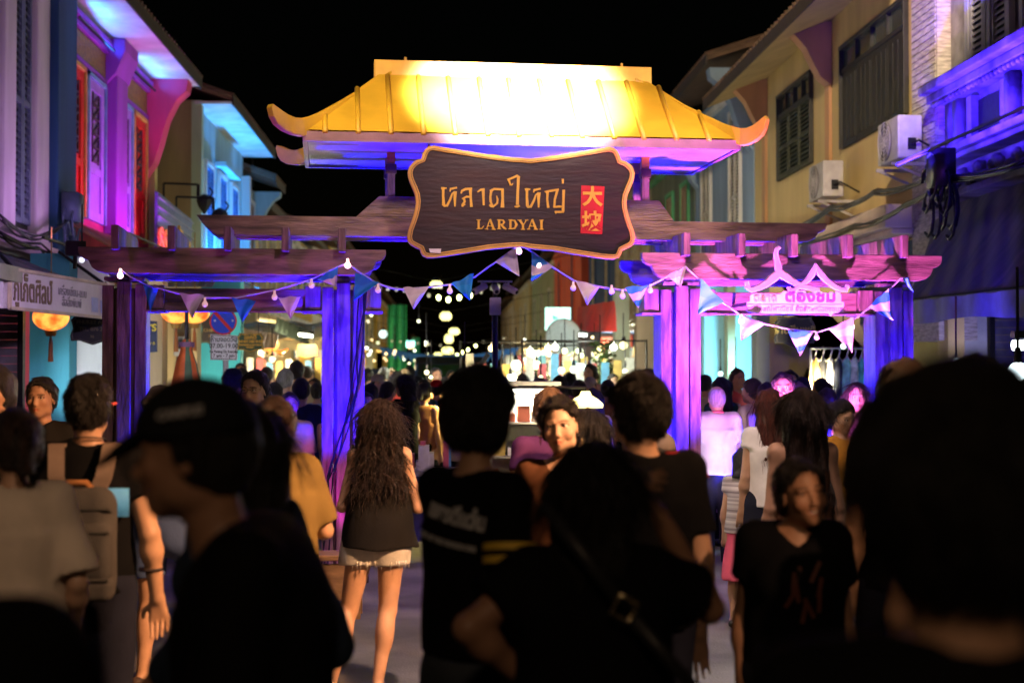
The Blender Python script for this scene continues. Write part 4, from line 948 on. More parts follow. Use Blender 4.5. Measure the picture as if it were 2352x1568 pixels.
# shield shaped hanging signs
def shield(px, py, w, h, d, col, line, lines, label, yaw=0, sizes=None, lcol=None):
    c = PD(px, py, d); k = d / F
    W2, H2 = w / 2 * k, h / 2 * k
    prof = [(-0.86, 1), (-0.3, 0.9), (0, 1.0), (0.3, 0.9), (0.86, 1), (0.82, 0.8), (0.98, 0.6), (0.88, 0.1), (1.0, -0.4), (0.96, -0.75), (0.6, -0.72), (0.3, -0.86), (0, -1), (-0.3, -0.86), (-0.6, -0.72), (-0.96, -0.75), (-1.0, -0.4), (-0.88, 0.1), (-0.98, 0.6), (-0.82, 0.8)]
    t = thing("hanging_sign", (c.x, c.y, c.z - H2), label, "sign")
    rz = Matrix.Rotation(R(yaw), 3, 'Z'); X_ = rz @ Vector((1, 0, 0)); N_ = rz @ Vector((0, -1, 0)); Z_ = Vector((0, 0, 1))
    P = [c + X_ * (a * W2) + Z_ * (b * H2) for a, b in prof]
    MB().prism(P, N_ * -0.05).build("board", col, t, bevel=0.004)
    m = MB(); m.ring([c + X_ * (a * W2 * .94) + Z_ * (b * H2 * .93) + N_ * 0.004 for a, b in prof], [c + X_ * (a * W2 * .89) + Z_ * (b * H2 * .87) + N_ * 0.004 for a, b in prof], N_ * 0.004); m.build("trim_line", line, t)
    m = MB()
    for (s, zf, sz) in lines:
        text_mesh(s, sz * 2 * H2, 0.004, c + Z_ * (zf * H2) + N_ * 0.006, X_, Z_, mb=m, off=0.001)
    m.build("lettering", lcol or letter, t)
    m = MB(); 
    for a in (-.6, .6): m.tube([c + X_ * (a * W2) + Z_ * H2 * 0.95 - N_ * -0.02, c + X_ * (a * W2) + Z_ * (H2 * 0.95 + 0.35)], 0.008, 5)
    m.build("hanger", iron, t); return t
sblack = plain("sign_black", (0.015, 0.015, 0.02)); sgreen = plain("sign_green", (0.02, 0.06, 0.045)); sbrown = plain("sign_brown", (0.05, 0.025, 0.018)); dgold = plain("gold_dull", (0.14, 0.12, 0.05)); 
shield(212, 756, 100, 72, 15.2, sblack, plain("trim_grey", (0.10, 0.10, 0.09)), [("PHUKET ART", 0.35, 0.17), ("TEL. 076 21", -0.1, 0.17), ("76", -0.55, 0.12)], "black shield sign hanging above the white lit panel", lcol=dgold)
shield(495, 760, 70, 74, 22.6, sbrown, dgold, [("ร้าน", 0.3, 0.2), ("CHINA INN", -0.05, 0.14), ("HOUSE", -0.4, 0.13)], "dark brown shield sign partly behind the no parking sign", lcol=plain("letter_copper", (0.4, 0.2, 0.06)))
shield(575, 787, 62, 46, 21.0, sgreen, letter, [("โชคดี", 0.36, 0.3), ("CHOKE DEE SHOP", 0.02, 0.16), ("SOUVENIR & CLOTHING", -0.28, 0.1), ("PHUKET", -0.52, 0.1)], "green and gold souvenir shop sign beside the no parking plate")
shield(705, 806, 50, 34, 27.0, sbrown, letter, [("กุ้งไทย", 0.3, 0.34), ("CLOTHING SHOP", -0.1, 0.17), ("SOUVENIR SHOP", -0.42, 0.17)], "small brown and gold shop sign next to the violet post", lcol=plain("letter_orange", (0.6, 0.3, 0.05)))
shield(1826, 762, 94, 72, 19.4, sblack, plain("trim_grey", (0.10, 0.10, 0.09)), [("ร้านสีนพดี", -0.1, 0.34)], "black shield sign with Thai letters on the mustard arch wall", lcol=plain("letter_pale_gold", (0.5, 0.4, 0.12)))
shield(1640, 0, 0.1, 0.1, 30, sblack, letter, [], "x") if False else None
a = PD(343, 740, 17.0); t, n = quad_sign("hanging_sign", (PD(334, 735, 17.0), PD(360, 738, 17.0), PD(360, 808, 17.0), PD(334, 810, 17.0)), 0.04, plain("sign_navy", (0.03, 0.04, 0.09)), "narrow navy vertical sign with yellow TS letters")
m = MB(); text_mesh("TS", 0.12, 0.004, PD(347, 761, 16.99), (1, 0, 0.15), (0, 0, 1), mb=m, off=0.003); text_mesh("W B", 0.05, 0.004, PD(347, 792, 16.99), (1, 0, 0), (0, 0, 1), mb=m); m.build("lettering", plain("letter_yellow", (0.75, 0.6, 0.05)), t)
# no parking sign on its pole
PK = 15.5
c = PD(513, 738, PK); t = thing("no_parking_sign", (c.x, c.y, 0), "round blue no parking sign with a white time plate on a pole", "road sign")
k = PK / F
m = MB(); m.tube([(c.x + 0.02, c.y + 0.05, 0), (c.x + 0.02, c.y + 0.05, c.z + 30 * k)], 0.03, 8); m.build("pole", mat("pole_grey", (0.5, 0.5, 0.52), 0.4, 0.4), t, smooth=True)
r = 31 * k
bl = plain("sign_blue", (0.01, 0.05, 0.62)); rd = plain("sign_red", (0.6, 0.01, 0.015)); wp = plain("plate_white", (0.72, 0.72, 0.76)); bk = plain("letter_black", (0.02, 0.02, 0.025))
m = MB(); m.lathe(c, [(r, 0), (r, 0.012)], 40, axis=(0, -1, 0)); m.build("disc", rd, t)
m = MB(); m.lathe(c + Vector((0, -0.0125, 0)), [(r * 0.89, 0), (r * 0.89, 0.003)], 40, axis=(0, -1, 0)); m.build("disc_face", bl, t)
m = MB(); q = r * 0.64; m.bar(c + Vector((-q, -0.018, q)), c + Vector((q, -0.018, -q)), 0.004, 0.045, up=(0, 1, 0)) if False else m.prism([c + Vector((-q - .015, -0.016, q)), c + Vector((-q + .015, -0.016, q + .02)), c + Vector((q + .015, -0.016, -q)), c + Vector((q - .015, -0.016, -q - .02))], (0, -0.003, 0)); m.build("slash", rd, t)
m = MB(); m.ball(c + Vector((-0.6 * r, -0.018, 0.05 * r)), 0.012, 8); m.ball(c + Vector((0.7 * r, -0.018, 0.05 * r)), 0.012, 8); m.build("stud", wp, t)
P4 = [PD(483, 767, PK), PD(545, 770, PK), PD(545, 827, PK), PD(483, 826, PK)]
m = MB(); m.prism(P4, (0, 0.012, 0)); m.build("time_plate", wp, t, bevel=0.004)
cc = sum(P4, Vector()) / 4
m = MB(); m.ring([cc + (p - cc) * 0.94 + Vector((0, -0.004, 0)) for p in P4], [cc + (p - cc) * 0.89 + Vector((0, -0.004, 0)) for p in P4], (0, -0.002, 0)); m.build("plate_border", bk, t)
m = MB()
for s, py, sz in (("ห้ามจอดวัน", 784, 13), ("07.00-19.00", 799, 13), ("No Parking On Everyday", 810, 7), ("7 am - 7 pm", 820, 9.5)): text_mesh(s, sz * k * 1.15, 0.002, PD(514, py, PK - 0.01), (1, 0, 0), (0, 0, 1), mb=m, off=0.0012, sx=0.8 if sz < 8 else 0.92)
m.build("lettering", bk, t)
# lightbox signs along the awning side
def lightbox(P4, col, s, label, text=None, tc=None):
    a, b, c_, d = P4; n = (b - a).cross(d - a).normalized()
    t = thing("lightbox_sign", (d + c_) / 2, label, "lit sign"); MB().prism(P4, n * 0.12).build("case", glow("lb_%.2f_%.2f_%.1f" % (col[0], col[2], s), col, s), t)
    if text:
        m = MB(); X_ = (b - a).normalized(); Y_ = (a - d).normalized(); n2 = X_.cross(Y_)
        text_mesh(text, (a - d).length * 0.3, 0.004, a.lerp(c_, 0.5) + n2 * 0.01 - Y_ * (a - d).length * 0.1, X_, Y_, mb=m); m.build("lettering", tc or plain("letter_teal", (0.05, 0.3, 0.3)), t)
    return t
D1 = 34
lightbox([PD(1252, 706, D1), PD(1300, 706, D1 - 1), PD(1300, 752, D1 - 1), PD(1252, 758, D1)], (0.45, 1.0, 0.85), 2.2, "white green glowing square lightbox in front of the coral house", "Bird")
m_ov = MB(); c = PD(1294, 772, 30); 
t = thing("oval_sign", (c.x, c.y, c.z), "pale oval sign hanging under the glowing square lightbox", "sign"); m_ov.lathe(c, [(0.36, -0.04), (0.38, 0), (0.36, 0.04)], 28, axis=(0, -1, 0)); m_ov.build("disc", plain("oval_grey", (0.55, 0.6, 0.62)), t)
lightbox([PD(933, 782, 60), PD(953, 782, 60), PD(953, 796, 60), PD(933, 798, 60)], (0.3, 1.0, 0.85), 3.0, "small turquoise lightbox beside the hanging green cloth")
lightbox([PD(1218, 805, 26), PD(1252, 806, 26), PD(1250, 822, 26), PD(1215, 826, 26)], (0.75, 1.0, 0.6), 5.0, "bright lemon lightbox beside the camera pole")
# red awning and banner
t = thing("red_awning", PD(1370, 720, 30), "dark red awning with a draped front below the beige house", "awning")
a, b, c_, d = PD(1328, 705, 31), PD(1412, 690, 28), PD(1408, 762, 27.5), PD(1322, 762, 30.5)
m = MB(); m.grid(lambda i, j: a.lerp(b, i).lerp(d.lerp(c_, i), j) + Vector((0.05 * math.sin(i * 14) * j, -0.25 * j + 0.05 * math.sin(i * 9 + j * 5), 0)), 24, 8, 0, thick=(0, 0.02, 0)); m.build("cloth", mat("awning_red", (0.36, 0.02, 0.012), 0.7, var=0.3, scale=4), t, smooth=True)
m = MB(); m.box(d.x, c_.x, d.y - 0.6, d.y - 0.5, d.z - 0.6, d.z - 0.02); m.build("front_board", plain("board_maroon", (0.07, 0.03, 0.025)), t)
for px, w, z0, z1, Y, X in ((912, 44, 700, 855, 70, None), (955, 18, 775, 850, 95, None)):
    a = PD(px - w / 2, z0, Y); b = PD(px + w / 2, z1, Y)
    m = MB(); m.grid(lambda i, j: Vector((a.x + (b.x - a.x) * i, a.y + 0.12 * math.sin(i * 16), a.z + (b.z - a.z) * j)), 24, 6, 0, thick=(0, 0.02, 0))
    tag(m.build("cloth_banner", mat("cloth_green", (0.02, 0.30, 0.13), 0.7), None, True), "tall green cloth hanging beside the rose house" if w > 30 else "short narrow green cloth hanging far down the street", "banner")

# ================================================================== lanterns
def lantern(px, py, rpx, d, label, glowc, tassel=True):
    c = PD(px, py, d); r = rpx * d / F
    t = thing("paper_lantern", (c.x, c.y, c.z - r), label, "lantern", "round paper lanterns")
    m = MB(); n = 24; k = 14; vs = []
    for i in range(k + 1):
        th = math.pi * (0.06 + 0.88 * i / k)
        for j in range(n):
            q = r * (1 + 0.02 * (j % 2)); vs.append((c.x + q * math.sin(th) * math.cos(2 * math.pi * j / n), c.y + q * math.sin(th) * math.sin(2 * math.pi * j / n), c.z - 0.78 * r * math.cos(th)))
    m.add(vs, [(i * n + j, i * n + (j + 1) % n, (i + 1) * n + (j + 1) % n, (i + 1) * n + j) for i in range(k) for j in range(n)])
    pm = bpy.data.materials.get("lantern_paper")
    if not pm:
        pm = mat("lantern_paper", (0.7, 0.16, 0.03), 0.6, var=0.0, col2=(0.8, 0.35, 0.06), scale=6, bump=0.1)
        nn = pm.node_tree; b = nn.nodes["Principled BSDF"]; rp = [x for x in nn.nodes if x.type == 'VALTORGB'][0]
        e = nn.nodes.new("ShaderNodeValToRGB"); e.color_ramp.elements[0].color = (0.9, 0.10, 0.01, 1); e.color_ramp.elements[1].color = (1.0, 0.5, 0.08, 1); e.color_ramp.elements[0].position = .4; e.color_ramp.elements[1].position = .6
        nz = [x for x in nn.nodes if x.type == 'TEX_NOISE'][0]; nn.links.new(nz.outputs[0], e.inputs[0]); nn.links.new(e.outputs[0], b.inputs["Emission Color"]); b.inputs["Emission Strength"].default_value = glowc
    m.build("shade", pm, t, smooth=True)
    m = MB(); m.lathe((c.x, c.y, c.z - 0.78 * r - 0.06), [(0.05, 0), (0.07, 0.06)], 12); m.lathe((c.x, c.y, c.z + 0.74 * r), [(0.09, 0), (0.09, 0.05)], 12); m.tube([(c.x, c.y, c.z + 0.7 * r), (c.x, c.y, c.z + r + 0.8)], 0.006, 4); m.build("cap", plain("lantern_gold", (0.35, 0.2, 0.04)), t)
    if tassel: m = MB(); m.tube([(c.x, c.y, c.z - 0.78 * r - 0.05), (c.x, c.y, c.z - 0.78 * r - 0.12), (c.x, c.y, c.z - 0.78 * r - 0.34)], [0.008, 0.02, 0.03], 8); m.build("tassel", plain("tassel_brown", (0.35, 0.12, 0.03)), t)
lantern(117, 728, 40, 15.6, "glowing orange round lantern under the white shop sign", 1.5)
lantern(405, 716, 34, 17.0, "glowing orange lantern beside the cream pier", 1.5)
lantern(447, 716, 34, 17.6, "glowing orange lantern over the folded orange umbrella", 1.5)
lantern(618, 790, 22, 27, "dull orange lantern next to the green souvenir sign", 0.4, False)
lantern(643, 796, 20, 28.5, "dim orange lantern under a brown awning", 0.5, False)

# ================================================================== small street things
# camera pole
c = PD(1137, 760, 14); t = thing("camera_pole", (c.x, c.y, 0), "dark pole with three white security cameras and a white box", "camera pole")
zt = PD(1137, 648, 14).z; zb = PD(1137, 705, 14).z
m = MB(); m.tube([(c.x, c.y, 0), (c.x, c.y, zb)], 0.03, 10); m.tube([(c.x, c.y, zb), (c.x, c.y, zt)], 0.022, 8); m.build("pole", plain("pole_dark", (0.05, 0.06, 0.07), 0.4, 0.5), t, smooth=True)
m = MB(); m.box(c.x - 0.055, c.x + 0.055, c.y - 0.1, c.y - 0.032, zb - 0.08, zb + 0.09); m.build("junction_box", plain("white_plastic", (0.7, 0.68, 0.7)), t, bevel=0.008)
m = MB(); m.box(c.x - 0.17, c.x + 0.17, c.y - 0.02, c.y + 0.02, zt, zt + 0.015); m.build("top_bar", plain("white_plastic", (0.7, 0.68, 0.7)), t)
for dx, ax, ay in ((-0.13, -0.12, -0.1), (0.0, 0.02, -0.16), (0.13, 0.12, -0.1)):
    m = MB(); s = Vector((c.x + dx, c.y - 0.01, zt - 0.005)); e = s + Vector((0, 0, -0.05)); m.tube([s, e], 0.012, 6)
    dd = Vector((ax, ay, -0.07)).normalized(); m.tube([e - dd * 0.05, e + dd * 0.1], 0.034, 12); m.tube([e + dd * 0.1, e + dd * 0.115], [0.034, 0.025], 12)
    q = m.build("camera", plain("white_plastic", (0.7, 0.68, 0.7)), t, smooth=False)
    m = MB(); m.tube([e + dd * 0.1151, e + dd * 0.118], 0.02, 10); m.build("camera_lens", sblack, q)
# parked van far back
d = 33; c = PD(1035, 850, d); t = thing("parked_van", (c.x, c.y, 0), "dark van with a wide windscreen standing in the crowd", "van")
m = MB(); w = 0.86
prof = [(0.0, 0.35), (0.0, 0.95), (0.7, 1.08), (1.25, 1.82), (1.6, 1.98), (3.8, 2.0), (4.3, 1.9), (4.4, 0.35)]
pts = [(c.x - w, c.y + a, b) for a, b in prof]; m.prism(pts, (2 * w, 0, 0)); m.build("body", mat("van_paint", (0.05, 0.045, 0.04), 0.3, 0.3, var=0.1, bump=0), t, bevel=0.09)
m = MB(); m.hexa([(c.x - 0.76, c.y + 0.69, 1.10), (c.x + 0.76, c.y + 0.69, 1.10), (c.x + 0.76, c.y + 0.73, 1.10), (c.x - 0.76, c.y + 0.73, 1.10), (c.x - 0.66, c.y + 1.19, 1.78), (c.x + 0.66, c.y + 1.19, 1.78), (c.x + 0.66, c.y + 1.23, 1.78), (c.x - 0.66, c.y + 1.23, 1.78)]); m.build("windscreen", mat("screen_glass", (0.03, 0.06, 0.02), 0.08, bump=0, spec=0.7), t)
for s in (-1, 1):
    m = MB(); m.ball((c.x + s * 0.6, c.y - 0.01, 0.78), 0.12, 12); m.build("headlight", bulb_off, t, True)
    for yy in (0.75, 3.5):
        m = MB(); m.lathe((c.x + s * 0.78, c.y + yy, 0.32), [(0.2, -0.1), (0.32, -0.09), (0.32, 0.09), (0.2, 0.1)], 20, axis=(1, 0, 0)); m.build("wheel", plain("tyre", (0.02, 0.02, 0.02), 0.9), t)
    m = MB(); m.bar((c.x + s * 0.88, c.y + 0.9, 1.2), (c.x + s * 1.06, c.y + 0.86, 1.25), 0.05, 0.16); m.build("mirror", led_body, t)
# pendant street lamps over the middle of the road
def hanging_lamp(px, py, d, w, h, label, col=(1.0, 0.92, 0.3), s=2.6):
    c = PD(px, py, d); k = d / F; t = thing("hanging_lamp", (c.x, c.y, c.z), label, "street lamp", "lamps hanging over the street")
    m = MB(); m.lathe((c.x, c.y, c.z - h * k * .5), [(w * k * 0.3, 0), (w * k * 0.5, h * k * 0.25), (w * k * 0.5, h * k * 0.7), (w * k * 0.3, h * k)], 14); m.build("globe", glow("street_globe", col, s), t, True)
    m = MB(); m.tube([(c.x - 4, c.y, c.z + 0.9), (c.x, c.y, c.z + h * k * .5), (c.x + 4, c.y, c.z + 0.9)], 0.01, 4); m.lathe((c.x, c.y, c.z + h * k * .5), [(w * k * .34, 0), (w * k * .2, 0.1)], 10); m.build("suspension_wire", iron, t)
    return t
for px, py, dd, w, h, lab in ((1002, 653, 38, 28, 15, "oblong lamp hanging highest above the street beside a white pennant"), (1024, 726, 52, 26, 19, "oval lamp hanging alone in the black sky over the street"), (1043, 761, 62, 24, 15, "lamp hanging where the upper bulb chains dip"), (1031, 778, 72, 20, 20, "round lamp just below the dip of the bulb chains"), (1028, 805, 84, 26, 16, "wide lamp low over the far street"), (1006, 817, 96, 20, 14, "small lamp left of the van roof over the far street"), (1015, 829, 110, 18, 13, "smallest lamp right above the van roof")):
    o = hanging_lamp(px, py, dd, w, h, lab)
# festoon strings across the street
fb_on = glow("festoon_lit", (0.9, 1.0, 0.35), 9); fb_dim = mat("festoon_dim", (0.5, 0.5, 0.42), 0.3, emit=(0.9, 0.85, 0.6), estr=0.25, bump=0)
for pts, lit, lab, d in (([(872, 655), (930, 660), (985, 672), (1030, 682), (1080, 672), (1130, 655), (1160, 648)], (8, 18), "string of bulbs across the street behind the white pennant", 26), ([(900, 780), (960, 785), (1012, 790), (1035, 806), (1050, 812), (1075, 800), (1110, 782), (1180, 770)], (14, 19), "upper far bulb chain dipping over the street", 55), ([(960, 822), (1012, 826), (1040, 838), (1060, 846), (1080, 830), (1130, 815)], (30, 31), "lower far bulb chain dipping over the street", 75)):
    P3 = [PD(x, y, d) for x, y in pts]; fine = []
    for i in range(len(P3) - 1):
        n = max(2, round((P3[i + 1] - P3[i]).length / (0.17 * d / 26)))
        fine += [P3[i].lerp(P3[i + 1], k / n) for k in range(n)]
    m = MB(); m.tube(fine, 0.006, 4); o = tag(m.build("festoon_string", iron), lab, "light string", "bulb strings over the street")
    rb = 0.042 * d / 26 if d < 30 else 0.05
    me1 = MB().ball((0, 0, -0.05), rb, 8, sz=1.3).mesh("bulb", fb_on, True); me2 = MB().ball((0, 0, -0.05), rb * 0.8, 8, sz=1.3).mesh("bulb", fb_dim, True)
    N = len(fine)
    for i, p in enumerate(fine[:99]):
        f_ = i / N
        on = (d < 30 and 0.44 < f_ < 0.72) or (d >= 30 and 0.5 < f_ < 0.8)
        b = bpy.data.objects.new("bulb", me1 if on else me2); COL.objects.link(b); b.location = p; b.parent = o
# far blue bunting
P3 = [PD(870 + 36 * i, 795 + 22 * math.sin(math.pi * i / 9), 48) for i in range(10)]
m = MB(); m.tube(P3, 0.01, 4); o = tag(m.build("bunting_line", iron), "far line of small blue flags over the crowd", "bunting")
me = MB().prism([(-0.16, 0, 0), (0.16, 0, 0), (0, 0.02, -0.34)], (0, 0.01, 0)).mesh("flag", plain("flag_blue", (0.03, 0.16, 0.5)))
for i in range(1, 26):
    f_ = i / 26 * 9; k = int(f_); p = P3[k].lerp(P3[min(k + 1, 9)], f_ - k)
    b = bpy.data.objects.new("flag", me); COL.objects.link(b); b.location = p; b.parent = o
# round globe lamps and shop bulbs, awning side and lantern side
def globe(px, py, d, rpx, label, col=(1.0, 0.95, 0.5), s=12, e=0, bracket=True):
    s = s * 0.22; c = PD(px, py, d); r = rpx * 0.8 * d / F; t = thing("globe_lamp", (c.x, c.y, c.z - r), label, "lamp", "bare lamps over shops and stalls")
    MB().ball(c, r, 14).build("globe", glow("globe_%.2f_%.0f" % (col[2], s), col, s), t, True)
    m = MB(); m.lathe((c.x, c.y, c.z + r * 0.9), [(r * 0.5, 0), (r * 0.3, 0.08)], 10); m.tube([(c.x, c.y, c.z + r), (c.x, c.y, c.z + r + 0.5)], 0.008, 4); m.build("holder", iron, t)
    if e: link_lamp(lamp("globe_light", 'SPOT', (c.x, c.y, c.z - r - 0.04), e * 2.6, col, (c.x, c.y - 0.3, c.z - 2), 140, 0.5, 0.1), t)
    return t
WG, WW, WC = (0.9, 1.0, 0.55), (1.0, 0.85, 0.55), (0.7, 1.0, 0.95)
for px, py, d, r, lab, col, s, e in (
  (880, 767, 46, 12, "large round white lamp beside the yellow shophouse", WC, 8, 120), (845, 738, 50, 5, "small lamp on the cream wall above the round white lamp", WW, 8, 0), (868, 787, 40, 5, "blue tinted small lamp under the large round lamp", WG, 6, 0), (905, 812, 38, 5, "small lamp in front of the hanging green cloth", WG, 9, 60),
  (832, 806, 40, 6, "orange small lamp beside the violet post edge", (1, .6, .2), 7, 60), (625, 825, 25, 9, "bowl lamp under the dull orange lanterns", (1, .95, .5), 10, 110), (604, 818, 28, 4, "tiny lamp on the gold shop pillar", WW, 8, 60),
  (1185, 838, 22, 15, "big blazing lamp beside the camera pole", (1.0, 0.9, 0.6), 16, 240), (1172, 868, 21, 12, "blazing lamp low behind the black shirt man", (1.0, 0.85, 0.6), 16, 0), (1232, 838, 23, 13, "white green blazing lamp above the crowd", WG, 12, 120), (1262, 814, 27, 7, "small yellow green lamp under the oval sign", WG, 12, 60), (1283, 806, 30, 7, "yellow lamp by the blue shop wall", WG, 12, 0), (1297, 806, 24, 9, "lamp under the end of the red awning", (1, 1, .6), 12, 120),
  (1335, 816, 24, 8, "low lamp behind the red awning", (1, 1, .55), 12, 90), (1318, 848, 20, 11, "large shop lamp among the stalls", (.95, 1, .8), 14, 160), (1345, 845, 22, 9, "white shop lamp beside the large one", WC, 14, 0), (1290, 850, 21, 10, "shop lamp over the fruit stall", WG, 14, 120), (1378, 800, 23, 8, "yellow lamp by the dangling leaves", (1, .9, .4), 10, 60), (1365, 812, 25, 6, "golden lamp beside the dangling leaves", (1, .8, .3), 10, 0),
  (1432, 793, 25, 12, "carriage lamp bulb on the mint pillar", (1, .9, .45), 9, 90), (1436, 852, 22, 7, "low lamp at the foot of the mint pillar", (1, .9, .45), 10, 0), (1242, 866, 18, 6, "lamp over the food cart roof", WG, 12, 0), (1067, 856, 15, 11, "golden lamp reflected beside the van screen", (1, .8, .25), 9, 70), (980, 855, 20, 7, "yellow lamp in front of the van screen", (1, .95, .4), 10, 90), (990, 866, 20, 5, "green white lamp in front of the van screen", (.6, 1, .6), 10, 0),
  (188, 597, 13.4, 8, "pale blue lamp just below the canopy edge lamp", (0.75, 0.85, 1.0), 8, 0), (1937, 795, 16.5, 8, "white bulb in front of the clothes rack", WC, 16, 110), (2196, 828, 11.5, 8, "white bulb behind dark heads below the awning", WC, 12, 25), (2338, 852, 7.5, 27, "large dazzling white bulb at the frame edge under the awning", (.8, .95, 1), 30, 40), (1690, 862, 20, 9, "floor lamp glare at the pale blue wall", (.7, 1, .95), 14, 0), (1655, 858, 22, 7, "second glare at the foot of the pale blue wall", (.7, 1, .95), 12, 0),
  (1013, 660, 60, 3, "tiny distant lamp above the bulb string", WG, 8, 0), (860, 582 + 75, 40, 2, "tiny lamp right of the post top", WG, 6, 0)):
    globe(px, py, d, r, lab, col, s, e)
rr = random.Random(77)
for k in range(44):
    lan = k % 2 == 0; d = rr.uniform(24, 85); px = rr.uniform(840, 985) if lan else rr.uniform(1080, 1400); py = 850 - rr.uniform(0.35, 1.0) * F / d
    if abs(PD(px, py, d).x) > 5.3: continue
    o = globe(px, py, d, 2.6 + 60 / d, "small bare bulb among distant stalls on the lantern side" if lan else "small bare bulb among distant stalls on the awning side", ((1.0, 0.7, 0.3), (1.0, 0.9, 0.6), (0.8, 1.0, 0.8))[k % 3], 12, 70 if k % 4 < 2 else 0)
    o["group"] = "bare bulbs among the distant stalls " + ("on the lantern side" if lan else "on the awning side")
def floor_lamp(loc, aim, e, col, lab, size=72):
    t = thing("floor_lamp", loc, lab, "flood light", "floor lamps washing walls"); loc = Vector(loc)
    MB().box(loc.x - 0.12, loc.x + 0.12, loc.y - 0.05, loc.y + 0.05, loc.z, loc.z + 0.16).build("housing", led_body, t)
    link_lamp(lamp("wall_wash", 'SPOT', loc + Vector((0, 0.08, 0.2)), e * 0.45, col, aim, size, 0.6, 0.1), t)
c = PD(1695, 850, 25.3); floor_lamp((c.x, c.y - 0.7, 1.0), (c.x, c.y + 1.2, 1.9), 900, (0.45, 0.95, 1.0), "lamp washing the pale blue wall")
c = PD(200, 850, 16.0); floor_lamp((c.x + 0.1, c.y - 0.6, 0.9), (c.x + 0.1, c.y + 1, 1.7), 150, (0.9, 0.95, 1.0), "lamp washing the white arch panel")
c = PD(500, 850, 22.0); floor_lamp((c.x, c.y - 0.5, 0.9), (c.x, c.y + 1.6, 2.2), 330, (0.85, 1.0, 0.9), "lamp washing the bright turquoise wall")
c = PD(410, 850, 19.5); floor_lamp((c.x, c.y - 0.5, 0.9), (c.x, c.y + 1.2, 2.2), 200, (1.0, 0.8, 0.5), "lamp washing the cream meter wall")
c = PD(1860, 850, 19.0); floor_lamp((c.x, c.y - 0.8, 1.2), (c.x, c.y + 1.2, 2.1), 800, (1.0, 0.85, 0.45), "lamp washing the mustard arch wall")
c = PD(1930, 850, 21.5); floor_lamp((c.x, c.y - 0.2, 0.9), (c.x, c.y + 1.2, 1.9), 420, (0.6, 1.0, 0.95), "lamp washing the blue wall inside the arch")
c = PD(2230, 850, 15.8); floor_lamp((c.x, c.y - 0.2, 0.9), (c.x, c.y + 1.0, 2.0), 90, (0.9, 0.9, 1.0), "lamp washing the grey wall under the awning")
c = PD(115, 850, 15.6); floor_lamp((c.x, c.y - 0.3, 0.7), (c.x, c.y + 0.9, 1.9), 50, (0.8, 0.95, 1.0), "lamp washing the cyan blue wall")
# tube light
def tube_light(a, b, lab, col=(1.0, 1.0, 0.75), s=10, e=0):
    a, b = Vector(a), Vector(b); t = thing("tube_light", (a + b) / 2, lab, "tube light"); MB().tube([a, b], 0.03, 8).build("tube", glow("tube_%.2f" % col[2], col, s), t, True)
    MB().bar(a + Vector((0, 0, .06)), b + Vector((0, 0, .06)), 0.07, 0.04).build("batten", iron, t)
    if e: link_lamp(lamp("tube_glow", 'POINT', (a + b) / 2 - Vector((0, 0, .15)), e, col, radius=0.2), t)
tube_light(PD(688, 768, 27), PD(716, 772, 26), "short white tube light under the dark canopy near the violet post", e=160)
tube_light(PD(2326, 793, 8), PD(2360, 792, 8), "white tube light at the frame edge under the awning", (0.9, 1, 1), 5)
tube_light(PD(1330, 768, 27), PD(1348, 769, 27), "short white tube under the red awning", (0.9, 1, 0.9), 5, 60)
# dark canopies on the lantern side
for (pts, z, col, lab) in (([(548, 752), (640, 770), (640, 800), (548, 806)], 24, (0.55, 0.36, 0.22), "striped beige canopy above the green souvenir sign"), ([(636, 730), (735, 770), (735, 800), (636, 762)], 27, (0.07, 0.08, 0.05), "dark green canopy above the tube light"), ([(330, 622), (500, 640), (500, 664), (330, 664)], 19, (0.3, 0.28, 0.26), "grey tin canopy above the cross rail")):
    P4 = [PD(x, y, z + (i in (1, 2)) * 2) for i, (x, y) in enumerate(pts)]
    m = MB(); m.grid(lambda i, j: P4[0].lerp(P4[1], i).lerp(P4[3].lerp(P4[2], i), j) + Vector((0.02 * math.sin(i * 60), -0.5 * j, 0)), 60, 4, 0, thick=(0, 0.02, 0.01))
    tag(m.build("canopy", mat("canopy_" + lab.split()[0] + lab.split()[1], col, 0.6, var=0.25, scale=3)), lab, "canopy")
# wrought lamps on brackets
def bracket_lamp(px0, px1, py, d, lab):
    a, b = PD(px0, py, d), PD(px1, py + 3, d); t = thing("bracket_lamp", a, lab, "wall lamp", "iron lamps on long arms")
    m = MB(); m.tube([a, b], 0.022, 6); m.tube([b, b + Vector((0, 0, -0.22))], 0.03, 6); m.tube([a, a + Vector((0, 0, -1.2))], 0.02, 6); m.build("arm", iron, t)
    c = b + Vector((0.12, 0, -0.3)); m = MB(); m.lathe(c, [(0.02, 0.12), (0.13, 0.06), (0.15, 0), (0.12, -0.1), (0.02, -0.26)], 6); m.tube([c + Vector((0.1, 0, 0.04)), c + Vector((0.16, 0, 0.16)), c + Vector((0.1, 0, 0.24))], 0.02, 6); m.build("lantern", iron, t)
bracket_lamp(376, 455, 421, 27.2, "iron lamp on the upper long arm before the turquoise house")
bracket_lamp(405, 490, 452, 26.4, "iron lamp on the lower long arm before the turquoise house")
# satellite dish on the far roof
c = PD(580, 330, 40); t = thing("satellite_dish", (c.x, c.y, c.z - 0.6), "dark satellite dish on the low dark roof", "satellite dish")
m = MB(); m.lathe(c, [(0.02, 0), (0.15, 0.02), (0.3, 0.08), (0.42, 0.16), (0.40, 0.17), (0.02, 0.03)], 20, axis=(0.3, -0.9, 0.35)); m.build("reflector", plain("dish_dark", (0.07, 0.08, 0.11)), t, True)
m = MB(); m.tube([c, c + Vector((0, 0.1, -1.2))], 0.03); m.tube([c, c + Vector((0.12, -0.35, 0.05))], 0.012); m.build("mast", iron, t)
